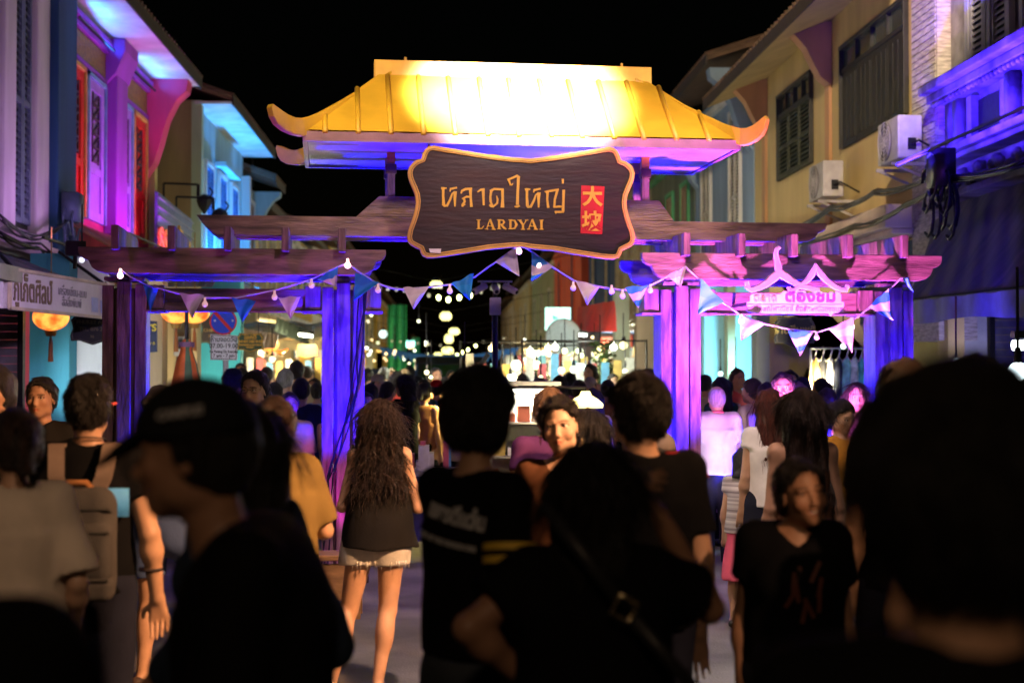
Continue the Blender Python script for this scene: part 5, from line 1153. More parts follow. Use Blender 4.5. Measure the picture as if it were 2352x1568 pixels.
# electric meter, folded umbrella, leaves, stool
c = PD(417, 795, 20.3); t = thing("electric_meter", c, "grey electric meter box on the cream wall", "meter"); MB().box(c.x - 0.1, c.x + 0.1, c.y - 0.08, c.y + 0.1, c.z - 0.14, c.z + 0.14).build("case", plain("meter_grey", (0.35, 0.36, 0.4)), t, bevel=0.015)
m = MB(); m.lathe((c.x, c.y - 0.081, c.z + 0.03), [(0.07, 0), (0.065, 0.03), (0.02, 0.035)], 16, axis=(0, -1, 0)); m.build("dial", winglass, t); m = MB(); m.tube([(c.x - .05, c.y - .02, c.z - .14), (c.x - .1, c.y - .04, c.z - .5), (c.x + .1, c.y - .04, c.z - .75), (c.x + .3, c.y - .04, c.z - .5)], 0.012, 5); m.build("wire", iron, t)
c = PD(428, 850, 15.0); t = thing("folded_umbrella", (c.x, c.y, 0), "folded orange and green market umbrella tied at the top", "umbrella")
m = MB(); zt = PD(428, 792, 15).z; n = 16
vs = []
for i, (r, z) in enumerate(((0.03, zt + 0.06), (0.075, zt), (0.05, zt - 0.05), (0.09, zt - 0.2), (0.14, zt - 0.5), (0.16, zt - 0.8), (0.15, zt - 1.0))):
    for j in range(n): q = r * (1 + 0.25 * (j % 2) * (i > 1)); vs.append((c.x + q * math.cos(2 * math.pi * j / n), c.y + q * math.sin(2 * math.pi * j / n), z))
m.add(vs, []); 
for i in range(6):
    for j in range(n): m.f.append((i * n + j, i * n + (j + 1) % n, (i + 1) * n + (j + 1) % n, (i + 1) * n + j)); m.m.append(0 if (j // 2) % 3 else 1)
m.build("cloth", [mat("umbrella_orange", (0.6, 0.13, 0.03), 0.6), mat("umbrella_green", (0.06, 0.12, 0.06), 0.6)], t, True)
m = MB(); m.tube([(c.x, c.y, 0), (c.x, c.y, zt + 0.6)], 0.02); m.build("pole", iron, t); m = MB(); m.lathe((c.x, c.y, zt - 0.02), [(0.085, 0), (0.085, 0.05)], 14); m.build("tie", plain("tie_purple", (0.2, 0.1, 0.2)), t)
c = PD(770, 850, 9.6); t = thing("wooden_stool", (c.x, c.y, 0), "wooden stool standing at the foot of the violet post", "stool"); zs = PD(768, 1268, 9.6).z
ow = mat("stool_wood", (0.45, 0.22, 0.08), 0.5, var=0.3, scale=6, stretch=(1, 1, 4))
MB().box(c.x - 0.17, c.x + 0.2, c.y - 0.15, c.y + 0.15, zs - 0.035, zs).build("seat", ow, t, bevel=0.006)
for dx in (-0.13, 0.16):
    for dy in (-0.11, 0.11): MB().bar((c.x + dx, c.y + dy, 0), (c.x + dx * 0.95, c.y + dy, zs - 0.036), 0.04).build("leg", ow, t)
MB().box(c.x - 0.11, c.x + 0.14, c.y - 0.125, c.y - 0.1, zs - 0.3, zs - 0.06).build("apron", ow, t)
# clothes rack
c0, c1 = PD(1862, 800, 18.6), PD(1992, 795, 18.6); t = thing("clothes_rack", ((c0.x + c1.x) / 2, c0.y, 0), "metal clothes rack standing in the mustard arch", "clothes rack")
m = MB(); zr = c0.z; m.tube([(c0.x, c0.y, zr), (c1.x, c0.y, zr)], 0.015)
for x in (c0.x, c1.x): m.tube([(x, c0.y, 0), (x, c0.y, zr)], 0.015); m.tube([(x, c0.y - 0.25, 0.02), (x, c0.y + 0.25, 0.02)], 0.015)
m.build("frame", mat("steel", (0.5, 0.5, 0.52), 0.3, 0.8), t)
for px, w, hh, col, lab in ((1872, 26, 0.55, (0.35, 0.2, 0.06), "brown patterned top hanging at the end of the rack"), (1890, 24, 0.75, (0.02, 0.02, 0.03), "black dress hanging on the rack"), (1908, 20, 0.75, (0.7, 0.7, 0.72), "white scarf like shirt hanging between black clothes"), (1927, 26, 0.75, (0.02, 0.025, 0.06), "dark navy shirt with a blue stripe on the rack"), (1946, 30, 0.9, (0.25, 0.62, 0.50), "mint green floral dress hanging on the rack"), (1964, 26, 0.95, (0.6, 0.72, 0.6), "pale green patterned dress hanging on the rack"), (1980, 20, 0.8, (0.10, 0.5, 0.45), "teal dress hanging near the outer post")):
    x = PD(px, 800, 18.6).x; hw = w * 18.6 / F * 0.5; y = c0.y; zt = zr - 0.12
    def gar(i, j, x=x, hw=hw, y=y, zt=zt, hh=hh):
        s_ = (i - 0.5) * 2; wd = hw * (0.55 + 0.45 * min(1, j * 3)) * (1 + 0.25 * j); return Vector((x + s_ * wd, y + 0.05 * math.sin(s_ * 6 + px) * j - 0.05 * (1 - s_ * s_), zt - 0.06 * abs(s_) - hh * j))
    m = MB(); m.grid(gar, 12, 8, 0, thick=(0, 0.05, 0)); o = m.build("garment", mat("garment_%d" % px, col, 0.8, var=0.5, scale=9), None, True); tag(o, lab, "clothing", "clothes on the rack")
    m = MB(); m.tube([(x, y, zr + 0.02), (x + 0.02, y, zr - 0.03), (x, y, zt + 0.02)], 0.008, 5); m.tube([(x - hw * .6, y, zt - 0.05), (x, y, zt + 0.02), (x + hw * .6, y, zt - 0.05)], 0.01, 5); m.build("hanger", plain("hanger_white", (.7, .7, .7)), o)
# food cart with lit glass case
d = 9.2; c = PD(1225, 850, d); t = thing("food_cart", (c.x, c.y, 0), "food cart with a brightly lit glass case of snacks", "cart")
stl = mat("cart_steel", (0.6, 0.6, 0.6), 0.3, 0.7, bump=0)
m = MB(); m.box(c.x - 0.3, c.x + 0.17, c.y, c.y + 0.6, 0.25, 0.8); m.build("cabinet", mat("cart_pink", (0.6, 0.12, 0.2), 0.5), t, bevel=0.01)
MB().box(c.x - 0.33, c.x + 0.2, c.y - 0.05, c.y + 0.65, 0.803, 0.84).build("counter", stl, t)
m = MB()
for x in (c.x - 0.28, c.x + 0.15):
    for y in (c.y + 0.02, c.y + 0.55): m.box(x - 0.012, x + 0.012, y - 0.012, y + 0.012, 0.842, 1.55)
for z in (1.08, 1.30): m.box(c.x - 0.29, c.x + 0.16, c.y + 0.05, c.y + 0.55, z, z + 0.012)
m.box(c.x - 0.31, c.x + 0.18, c.y, c.y + 0.6, 1.552, 1.575); m.build("case_frame", stl, t)
m = MB(); rr = random.Random(8)
for z in (0.841, 1.093, 1.313):
    x = c.x - 0.27
    while x < c.x + 0.08:
        w = rr.uniform(0.04, 0.1); h_ = rr.uniform(0.05, 0.16); m.box(x, x + w, c.y + 0.12, c.y + 0.3, z, z + h_, rr.randrange(4)); x += w + 0.015
m.build("snack_row", [plain("snack_a", (0.7, 0.6, 0.4)), plain("snack_b", (0.6, 0.2, 0.1)), plain("snack_c", (0.7, 0.7, 0.65)), plain("snack_d", (0.5, 0.4, 0.1))], t)
MB().box(c.x - 0.25, c.x + 0.12, c.y + 0.38, c.y + 0.42, 1.5, 1.54).build("case_lamp", glow("case_lamp", (1, 0.95, 0.8), 14), t)
MB().box(c.x - 0.28, c.x + 0.15, c.y + 0.5, c.y + 0.52, 0.85, 1.54).build("back_panel", plain("cart_white", (0.75, 0.75, 0.72)), t)
link_lamp(lamp("case_light", 'AREA', (c.x - 0.07, c.y + 0.3, 1.49), 22, (1, 0.93, 0.75), (c.x - 0.07, c.y + 0.28, 0.5), area=(0.35, 0.25)), t)
for x in (c.x - 0.2, c.x + 0.08): m = MB(); m.lathe((x, c.y + 0.3, 0.22), [(0.14, -0.02), (0.22, -0.02), (0.22, 0.02), (0.14, 0.02)], 20, axis=(1, 0, 0)); m.build("wheel", plain("tyre", (0.02, 0.02, 0.02), 0.9), t)
# shaded yellow pendant behind the smiling woman
c = PD(1345, 922, 7.9); t = thing("pendant_lamp", c, "glowing yellow shaded lamp behind the smiling woman", "lamp"); k = 7.9 / F
m = MB(); m.lathe(c, [(40 * k, -14 * k), (41 * k, -6 * k), (28 * k, 6 * k), (14 * k, 14 * k), (10 * k, 24 * k)], 20); m.build("shade", glow("pendant_shade", (1.0, 0.82, 0.25), 3.2), t, True)
m = MB(); m.tube([c + Vector((0, 0, 22 * k)), c + Vector((0, 0, 32 * k)), c + Vector((-.5, 0.1, 32 * k))], 0.008); m.build("arm", iron, t)
link_lamp(lamp("pendant_light", 'POINT', c + Vector((0, 0, -0.08)), 12, (1, .8, .4), radius=0.05), t)
# table of goods further back and a dark boom
d = 12.5; c = PD(1020, 850, d); t = thing("market_stall", (c.x, c.y, 0), "low market stall with a cloth and small goods behind the long haired girl", "stall")
MB().box(c.x - 0.5, c.x + 0.9, c.y, c.y + 0.6, 0.72, 0.76).build("table_top", stl, t); MB().box(c.x - 0.5, c.x + 0.9, c.y + 0.01, c.y + 0.03, 0.15, 0.715).build("cloth", mat("stall_cloth", (0.05, 0.05, 0.12), 0.8), t)
m = MB()
for i in range(26): x = c.x + rr.uniform(-.48, .85); w = rr.uniform(.03, .1); m.box(x, x + w, c.y + 0.05 + .4 * rr.random(), c.y + 0.5, 0.762, 0.762 + rr.uniform(.04, .3), i % 4)
m.build("goods", [plain("g1", (0.7, 0.7, 0.65)), plain("g2", (0.5, 0.1, 0.12)), plain("g3", (0.1, 0.3, 0.5)), plain("g4", (0.55, 0.4, 0.12))], t)
for dx in (-0.45, 0.85): MB().box(c.x + dx - .02, c.x + dx + .02, c.y + 0.3, c.y + 0.34, 0, 0.718).build("leg", iron, t)
m = MB(); m.tube([PD(1082, 868, 20), PD(1122, 812, 20)], 0.035, 8); m.tube([PD(1082, 868, 20), (PD(1082, 868, 20).x, PD(1082, 868, 20).y, 0)], 0.03, 6); tag(m.build("canopy_pole", iron), "slanting dark canopy pole beside the camera pole", "pole")
def stall(px, d, col, cname, lab, e=160, lc=(1.0, 0.85, 0.5), roofed=False):
    c = PD(px, 850, d); t = thing("market_stall", (c.x, c.y, 0), lab, "stall", "lit stalls along the street")
    if roofed: m = MB(); m.grid(lambda i, j: Vector((c.x - 1.0 + 2.0 * i, c.y - 0.9 + 1.8 * j, 2.25 + 0.35 * (1 - abs(2 * j - 1)) - 0.03 * math.sin(i * 19))), 24, 6, 0, thick=(0, 0, 0.02)); m.grid(lambda i, j: Vector((c.x - 1.0 + 2.0 * i, c.y - 0.92, 2.25 - (0.16 + 0.05 * abs(math.sin(i * 22))) * j)), 40, 2, 0, thick=(0, 0.01, 0)); m.build("canopy", mat("stall_" + cname, col, 0.8), t, True)
    m = MB(); m.tube([(c.x - 0.95, c.y - 0.3, 2.1), (c.x + 0.95, c.y - 0.3, 2.1)], 0.014, 6); m.build("lamp_bar", iron, t)
    for dx in (-0.95, 0.95):
        for dy in ((-0.85, 0.85) if roofed else (-0.3,)): MB().tube([(c.x + dx, c.y + dy, 0), (c.x + dx, c.y + dy, 2.26 if roofed else 2.12)], 0.018, 6).build("pole", iron, t)
    MB().box(c.x - 0.9, c.x + 0.9, c.y - 0.6, c.y + 0.5, 0.78, 0.82).build("table_top", plain("stall_top", (0.5, 0.45, 0.4)), t); MB().box(c.x - 0.9, c.x + 0.9, c.y - 0.62, c.y - 0.605, 0.1, 0.8).build("table_cloth", mat("stall_" + cname, col, 0.8), t)
    m = MB()
    for i in range(34): x = c.x + rr.uniform(-.85, .8); w = rr.uniform(.04, .13); y = c.y + rr.uniform(-.5, .3); z = 0.821; m.box(x, x + w, y, y + w, z, z + rr.uniform(.05, .3), i % 4)
    for i in range(9): x = c.x - 0.85 + i * 0.2; m.box(x, x + 0.13, c.y + 0.55, c.y + 0.58, 1.35, 1.35 + rr.uniform(.35, .65), i % 4)
    m.build("goods", [plain("g1", (0.7, 0.7, 0.65)), plain("g2", (0.5, 0.1, 0.12)), plain("g3", (0.1, 0.3, 0.5)), plain("g4", (0.55, 0.4, 0.12))], t)
    for dx in (-0.45, 0.45): m = MB(); m.ball((c.x + dx, c.y - 0.3, 2.0), 0.055, 10); m.tube([(c.x + dx, c.y - 0.3, 2.05), (c.x + dx, c.y - 0.3, 2.1)], 0.006, 4); m.build("bulb", glow("stall_bulb_%.1f" % lc[2], lc, 5), t, True)
    link_lamp(lamp("stall_light", 'POINT', (c.x, c.y - 0.3, 1.85), e, lc, radius=0.1), t)
stall(1192, 23, (0.6, 0.45, 0.12), "ochre", "lamp lit stall with an ochre cloth beside the security camera pole", 90, (1.0, 0.8, 0.4))
stall(1272, 26, (0.55, 0.55, 0.5), "white", "lamp lit stall with a white cloth under the oval sign", 80, (0.95, 1.0, 0.75))
stall(1338, 22, (0.1, 0.25, 0.35), "teal", "lamp lit stall with a teal cloth below the red awning", 80, (0.95, 1.0, 0.8))
stall(655, 29, (0.5, 0.35, 0.15), "tan", "stall with a tan canopy behind the violet post", 170, (1.0, 0.8, 0.45), True)
# dangling leaves
lm = mat("leaf_green", (0.03, 0.055, 0.015), 0.6, var=0.4)
m = MB(); rr = random.Random(4); c = PD(1385, 835, 23)
for i in range(260):
    p = c + Vector((rr.gauss(0, 0.09), rr.gauss(0, 0.12), rr.uniform(-0.7, 0.35))); a = Vector((rr.uniform(-1, 1), rr.uniform(-1, 1), rr.uniform(-1, .3))).normalized() * 0.12; b = a.cross(Vector((rr.uniform(-1, 1), 1, rr.uniform(-1, 1)))).normalized() * 0.03
    m.add([p, p + a * 0.5 + b, p + a, p + a * 0.5 - b], [(0, 1, 2, 3)])
t = thing("hanging_plant", (c.x, c.y, c.z - 1.8), "leafy potted plant hanging beside the red awning", "plant"); m.build("foliage", lm, t)
m = MB(); m.tube([(c.x, c.y, c.z - 1.5), (c.x, c.y, c.z - .4), (c.x + .05, c.y, c.z + .4)], [0.04, 0.03, 0.01], 6); m.build("stem", plain("stem_brown", (.1, .06, .03)), t); m = MB(); m.lathe((c.x, c.y, c.z - 1.8), [(0.16, 0), (0.22, 0.3), (0.19, 0.3)], 14); m.build("pot", plain("pot_clay", (.25, .1, .05)), t)
# thin lines by the violet post
cable([GP(836, 640, -0.2), GP(815, 900, -0.25), GP(757, 1100, -0.3), GP(745, 1330, -0.3)], 0.006, "dark cord tied down along the violet post by the stool")
pole_lamp((4.75, 8.9, 0), (2.2, 9.0, 8.6), (6.0, 22.0, 5.2), 9000, (1.0, 0.80, 0.50), 33, "added flood light out of view brightening the mustard house") if True else None  # added lamp above the view, brightens the mustard wall
c = PD(172, 573, 11.2); flood(c, (-3.85, 14.0, 2.4), (0.85, 0.6, 1.0), 150, "white violet flood light at the end of the lower gate beam", 75, h=0.15, es=10)
flood(G(uo + 0.9, 0.2, 2.2), PD(513, 770, 15.4), (0.9, 0.95, 1.0), 170, "small white lamp added behind the cross rail to brighten the no parking sign", 40)  # extra lamp put in so the no parking disc and plate show
# street, roof and added fill lamps (overhead, on poles beside the road)
ga = G(U0, -0.3, 3.75)
for k_, (bx, lab) in enumerate(((-4.4, "warm flood light aimed at the gold roof above the Thai letters"), (4.95, "warm flood light aimed at the gold roof above the red panel"))):
    o_ = (-0.25, 0.27)[k_]; pole_lamp((bx, 8.0, 0), G(U0 + o_, -3.0, 5.0), G(U0 + o_, -0.34, 3.74), 15500, (1.0, 0.93, 0.78), 27, lab, blend=0.85)
pole_lamp((-4.7, 8.2, 0), G(U0 - 1.75, -2.1, 4.35), G(U0 - 1.25, -0.4, 4.05), 190, (1.0, 0.77, 0.27), 92, "added warm fill light for the lantern side end of the gold roof", blend=1.0)  # added to turn this roof end golden, not a known lamp
pole_lamp((4.7, 8.6, 0), G(U0 + 1.75, -2.1, 4.35), G(U0 + 1.25, -0.4, 4.05), 190, (1.0, 0.77, 0.27), 92, "added warm fill light for the awning side end of the gold roof", blend=1.0)  # added twin for the other roof end
pole_lamp((4.9, 7.6, 0), G(U0 + 0.15, -3.1, 5.3), G(U0 + 0.35, -0.5, 2.85), 560, (1.0, 0.64, 0.45), 46, "wide warm flood light over the gate and brown signboard", blend=0.6)
pole_lamp((6.6, 2.0, 0), (5.0, 2.2, 5.2), (-0.9, 6.6, 0.9), 7500, (1.0, 0.50, 0.23), 26, "orange street flood light shining across the road in front of the gate", blend=0.75, r=0.15)
flood(G(1.68, -1.75, 0.25), G(2.1, -0.45, 2.65), (0.9, 0.16, 1.0), 2600, "violet flood light on the road aimed up at the cut out sign", 78)
pole_lamp((4.9, 4.5, 0), (0.9, 4.6, 7.6), (0.9, 8.8, 0), 1900, (1.0, 0.70, 0.62), 36, "street flood light shining straight down on the road before the gate", blend=0.3, r=0.12)
pole_lamp((-4.4, 7.0, 0), G(0.2, -4.6, 4.45), G(0.2, -0.6, 2.35), 330, (1.0, 0.60, 0.85), 74, "added pink fill light over the road brightening the bunting")  # put in to brighten the pennants from the front
pole_lamp((4.4, -1.2, 0), (3.2, -1.0, 4.6), (1.08, 4.25, 1.25), 900, (1.0, 0.55, 0.3), 11, "added warm fill light on the laughing short haired person", blend=0.8)  # narrow extra beam added for this one face
pole_lamp((3.9, -1.6, 0), (0.5, -1.5, 5.2), (-1.25, 4.4, 1.15), 260, (1.0, 0.70, 0.48), 11, "added warm fill light on the cream T-shirt", blend=0.8)  # narrow extra beam added to lift the cream shirt
flood(G(uj + 0.42, -0.95, 0.12), PD(1650, 1010, 11.9), (1.0, 0.72, 0.95), 120, "added pale violet fill light on the white polo shirt", 40)  # added so the polo shirt reads white
pole_lamp((-3.6, -5.0, 0), (-0.4, -4.0, 5.6), (0, 6, 0.5), 240, (1.0, 0.66, 0.4), 110, "added dim fill light behind the viewer over the road", r=0.3)  # weak warm fill, added to keep near backs and skin readable
flood(G(-1.9, -1.7, 0.25), G(-2.1, -0.45, 2.7), (0.6, 0.04, 0.9), 130, "violet flood light on the road aimed up at the darker beams", 70)
# ================================================================== bodies as smooth fields
def axis(lo, hi, h, fine=()):
    xs = [lo]
    while xs[-1] < hi:
        x = xs[-1]; st = h
        for a, b, hf in fine:
            if a - h < x < b: st = min(st, hf)
        xs.append(x + st)
    return np.array(xs, dtype=np.float32)
class Field:
    def __init__(s, lo, hi, h, fx=(), fy=(), fz=()):
        s.ax = [axis(lo[0], hi[0], h, fx), axis(lo[1], hi[1], h, fy), axis(lo[2], hi[2], h, fz)]
        s.D = np.full([len(a) for a in s.ax], 0.3, dtype=np.float32)
    def sub(s, lo, hi):
        sl = []
        for k in range(3):
            a = int(np.searchsorted(s.ax[k], lo[k])); b = int(np.searchsorted(s.ax[k], hi[k], 'right')); sl.append(slice(a, max(b, a)))
        X = s.ax[0][sl[0]][:, None, None]; Y = s.ax[1][sl[1]][None, :, None]; Z = s.ax[2][sl[2]][None, None, :]
        return tuple(sl), X, Y, Z
    def put(s, fn, lo, hi, k=0.02, mode='u', pad=0.07):
        lo = [v - pad for v in lo]; hi = [v + pad for v in hi]
        sl, X, Y, Z = s.sub(lo, hi)
        if min(s.D[sl].shape) == 0: return s
        d = fn(X, Y, Z).astype(np.float32); c = s.D[sl]
        if mode == 'u':
            h = np.clip(0.5 + 0.5 * (c - d) / k, 0, 1); s.D[sl] = c + (d - c) * h - k * h * (1 - h)
        elif mode == 's':
            d = -d; h = np.clip(0.5 - 0.5 * (c - d) / k, 0, 1); s.D[sl] = c + (d - c) * h + k * h * (1 - h)
        elif mode == 'i':
            s.D[sl] = np.maximum(c, d)
        elif mode == '+':
            s.D[sl] = c + d
        return s
    def all(s, fn, mode='i', k=0.01):
        X, Y, Z = s.ax[0][:, None, None], s.ax[1][None, :, None], s.ax[2][None, None, :]
        d = np.broadcast_to(fn(X, Y, Z), s.D.shape)
        s.D = np.maximum(s.D, d).astype(np.float32) if mode == 'i' else (s.D + d).astype(np.float32)
        return s
    def cap(s, a, b, ra, rb=None, k=0.02, mode='u', sq=None):
        rb = ra if rb is None else rb; a = np.array(a, float); b = np.array(b, float); ba = b - a; L = max(1e-9, float(ba @ ba)); m = max(ra, rb)
        def fn(X, Y, Z):
            x, y, z = X - a[0], Y - a[1], Z - a[2]
            t = np.clip((x * ba[0] + y * ba[1] + z * ba[2]) / L, 0, 1)
            return np.sqrt((x - t * ba[0]) ** 2 + (y - t * ba[1]) ** 2 + (z - t * ba[2]) ** 2) - (ra + t * (rb - ra))
        return s.put(fn, np.minimum(a, b) - m, np.maximum(a, b) + m, k, mode)
    def ell(s, c, r, k=0.02, mode='u', M=None):
        c = np.array(c, float); r = np.array(r, float)
        def fn(X, Y, Z):
            x, y, z = X - c[0], Y - c[1], Z - c[2]
            if M is not None: x, y, z = (M[0][0] * x + M[1][0] * y + M[2][0] * z), (M[0][1] * x + M[1][1] * y + M[2][1] * z), (M[0][2] * x + M[1][2] * y + M[2][2] * z)
            k0 = np.sqrt((x / r[0]) ** 2 + (y / r[1]) ** 2 + (z / r[2]) ** 2); k1 = np.sqrt((x / r[0] ** 2) ** 2 + (y / r[1] ** 2) ** 2 + (z / r[2] ** 2) ** 2)
            return k0 * (k0 - 1) / (k1 + 1e-6)
        m = max(r) if M is not None else r
        return s.put(fn, c - m, c + m, k, mode)
    def cone(s, z0, z1, c0, r0, c1, r1, k=0.02, mode='u'):      # elliptic cone between two heights
        def fn(X, Y, Z):
            t = np.clip((Z - z0) / (z1 - z0), 0, 1); rx = r0[0] + (r1[0] - r0[0]) * t; ry = r0[1] + (r1[1] - r0[1]) * t
            cx = c0[0] + (c1[0] - c0[0]) * t; cy = c0[1] + (c1[1] - c0[1]) * t
            d = (np.sqrt(((X - cx) / rx) ** 2 + ((Y - cy) / ry) ** 2) - 1) * np.minimum(rx, ry)
            return np.maximum(d, np.maximum(min(z0, z1) - Z, Z - max(z0, z1)))
        R0 = max(r0[0], r1[0]); R1 = max(r0[1], r1[1]); cx = (c0[0] + c1[0]) / 2; cy = (c0[1] + c1[1]) / 2
        e = abs(c0[0] - c1[0]) / 2; e2 = abs(c0[1] - c1[1]) / 2
        return s.put(fn, (cx - R0 - e, cy - R1 - e2, min(z0, z1)), (cx + R0 + e, cy + R1 + e2, max(z0, z1)), k, mode)
    def mesh(s, name):
        D = s.D; S = D < 0
        nx, ny, nz = D.shape
        cs = np.zeros((nx - 1, ny - 1, nz - 1), np.int8)
        for i in (0, 1):
            for j in (0, 1):
                for k in (0, 1): cs += S[i:nx - 1 + i, j:ny - 1 + j, k:nz - 1 + k]
        act = (cs > 0) & (cs < 8); I, J, K = np.nonzero(act)
        if len(I) == 0: return None
        P = np.zeros((len(I), 3), np.float64); N = np.zeros(len(I))
        ax = s.ax
        for a in range(3):
            o = [q for q in range(3) if q != a]
            for u in (0, 1):
                for v in (0, 1):
                    d0 = [0, 0, 0]; d0[o[0]] = u; d0[o[1]] = v; d1 = list(d0); d1[a] = 1
                    i0 = (I + d0[0], J + d0[1], K + d0[2]); i1 = (I + d1[0], J + d1[1], K + d1[2])
                    A, B = D[i0], D[i1]; m = (A < 0) != (B < 0)
                    t = np.where(m, A / np.where(m, A - B, 1), 0)
                    for q in range(3):
                        c0 = ax[q][i0[q]]; c1 = ax[q][i1[q]]; P[:, q] += np.where(m, c0 + (c1 - c0) * t, 0)
                    N += m
        P /= N[:, None]
        idx = np.full(act.shape, -1, np.int64); idx[I, J, K] = np.arange(len(I))
        F_ = []
        for a in range(3):
            sl0 = [slice(1, -1)] * 3; sl1 = [slice(1, -1)] * 3; sl0[a] = slice(0, -1); sl1[a] = slice(1, None)
            A, B = S[tuple(sl0)], S[tuple(sl1)]; E = np.argwhere(A != B)
            if len(E) == 0: continue
            fl = A[tuple(E.T)]
            o = [q for q in range(3) if q != a]
            off = np.ones(3, int); off[a] = 0; E = E + off
            def cell(du, dv):
                c = E.copy(); c[:, o[0]] -= du; c[:, o[1]] -= dv; return idx[c[:, 0], c[:, 1], c[:, 2]]
            q = np.stack([cell(1, 1), cell(0, 1), cell(0, 0), cell(1, 0)], 1)
            flip = fl if a != 1 else ~fl
            q[~flip] = q[~flip][:, ::-1]; F_.append(q)
        Fc = np.concatenate(F_)
        me = bpy.data.meshes.new(name)
        me.vertices.add(len(P)); me.vertices.foreach_set("co", P.astype(np.float32).ravel())
        me.loops.add(len(Fc) * 4); me.loops.foreach_set("vertex_index", Fc.astype(np.int32).ravel())
        me.polygons.add(len(Fc)); me.polygons.foreach_set("loop_start", np.arange(0, len(Fc) * 4, 4, dtype=np.int32)); me.polygons.foreach_set("loop_total", np.full(len(Fc), 4, dtype=np.int32))
        me.polygons.foreach_set("use_smooth", np.ones(len(Fc), bool))
        me.update(calc_edges=True); me.validate()
        return me
def drape(X, Y, Z, ph=0.0):
    return np.sin(24 * X + 3 * np.sin(6 * Z + ph) + 5 * Y + ph) * (0.6 + 0.4 * np.sin(5 * Z + ph)) + 0.7 * np.sin(19 * Z + 7 * X * np.sign(np.sin(ph + 0.5)) + ph) * np.sin(8 * X + 3 * Y + ph) * np.clip((1.25 - Z) * 3, 0.2, 1)
def wob(X, Y, Z, f=1.0, ph=0.0):
    return (np.sin(23 * f * X + 9 * f * Z + ph) * np.sin(11 * f * Z + 7 * f * Y + 1.3 + ph) + 0.6 * np.sin(41 * f * Y + 13 * f * Z + ph) * np.sin(37 * f * X - 8 * f * Z + 2.1))
# ------------------------------------------------------------------ skin, hair and cloth
def skin_mat(name, col, rough=0.5):
    if name in _M: return _M[name]
    m = mat(name, col, rough, var=0.10, scale=14, bump=0.06, bscale=120, spec=0.35)
    n = m.node_tree; b = n.nodes["Principled BSDF"]; rp = [x for x in n.nodes if x.type == 'VALTORGB'][0]
    at = n.nodes.new("ShaderNodeVertexColor"); at.layer_name = "paint"
    mx = n.nodes.new("ShaderNodeMix"); mx.data_type = 'RGBA'; mx.blend_type = 'MULTIPLY'; mx.inputs[0].default_value = 1.0
    n.links.new(rp.outputs[0], mx.inputs[6]); n.links.new(at.outputs[0], mx.inputs[7]); n.links.new(mx.outputs[2], b.inputs["Base Color"])
    b.inputs["Subsurface Weight"].default_value = 0.0
    return m
SKIN = {'warm': skin_mat("skin_warm", (0.47, 0.27, 0.17)), 'tan': skin_mat("skin_tan", (0.36, 0.19, 0.115)), 'fair': skin_mat("skin_fair", (0.56, 0.36, 0.26))}
def hair_mat(name, c1, c2, rough=0.45):
    return mat(name, c1, rough, var=0, col2=c2, scale=9, bump=0.9, bscale=34, stretch=(7, 7, 0.7), spec=0.4)
HAIR = {'black': hair_mat("hair_black", (0.006, 0.005, 0.005), (0.022, 0.018, 0.016)), 'brown': hair_mat("hair_brown", (0.009, 0.005, 0.003), (0.040, 0.018, 0.010)), 'red': hair_mat("hair_auburn", (0.05, 0.012, 0.008), (0.14, 0.035, 0.022)),
        'light': hair_mat("hair_light", (0.16, 0.08, 0.035), (0.36, 0.2, 0.09)), 'grey': hair_mat("hair_grey", (0.16, 0.15, 0.14), (0.34, 0.32, 0.3))}
def cloth_mat(name, col, rough=0.9, col2=None, scale=5, bump=0.08, stretch=None): return mat("cloth_" + name, col, rough, var=0.2, col2=col2, scale=scale, bump=bump, bscale=90, spec=0.05, stretch=stretch)
eye_m = plain("eye_white", (0.7, 0.68, 0.65), 0.2); iris_m = plain("eye_iris", (0.03, 0.015, 0.008), 0.15); tooth_m = plain("teeth", (0.75, 0.7, 0.62), 0.3)

def rot_zx(yaw, pitch, roll=0.0):
    return (Matrix.Rotation(R(yaw), 3, 'Z') @ Matrix.Rotation(R(pitch), 3, 'X') @ Matrix.Rotation(R(roll), 3, 'Y'))
def hand_prims(f, wrist, elbow, curl, s, side, twist=0.0, r=0.0085):
    w, e = Vector(wrist), Vector(elbow); d = (w - e).normalized()
    up = Vector((0, 1, 0)) if abs(d.y) < 0.8 else Vector((0, 0, 1))
    n = (up - d * up.dot(d)).normalized(); n = Matrix.Rotation(twist, 3, d) @ n; x = d.cross(n) * side      # n: palm normal-ish, x: across
    palm = w + d * 0.085 * s
    for i, o in enumerate((-0.03, -0.010, 0.010, 0.029)):
        k = palm + x * o * s
        f.cap(w + x * o * 0.5 * s, k, 0.013 * s, 0.0115 * s, 0.014)
        L = (0.072, 0.080, 0.074, 0.058)[i] * s
        c = curl * (0.9 + 0.12 * i); d1 = Matrix.Rotation(c * side * -1, 3, x * side) @ d; d2 = Matrix.Rotation(c * 1.9 * side * -1, 3, x * side) @ d
        m = k + d1 * L * 0.55; t = m + d2 * L * 0.5
        f.cap(k, m, r * s, r * 0.95 * s, 0.004); f.cap(m, t, r * 0.95 * s, r * 0.75 * s, 0.004)
    b = w + d * 0.025 * s - x * 0.022 * s; m = b + (d * 0.6 - x * 0.75 + n * 0.35).normalized() * 0.045 * s; t = m + (d * 0.95 - x * 0.25 + n * 0.3).normalized() * 0.035 * s
    f.cap(b, m, 0.0125 * s, 0.010 * s, 0.008); f.cap(m, t, 0.010 * s, 0.0075 * s, 0.004)

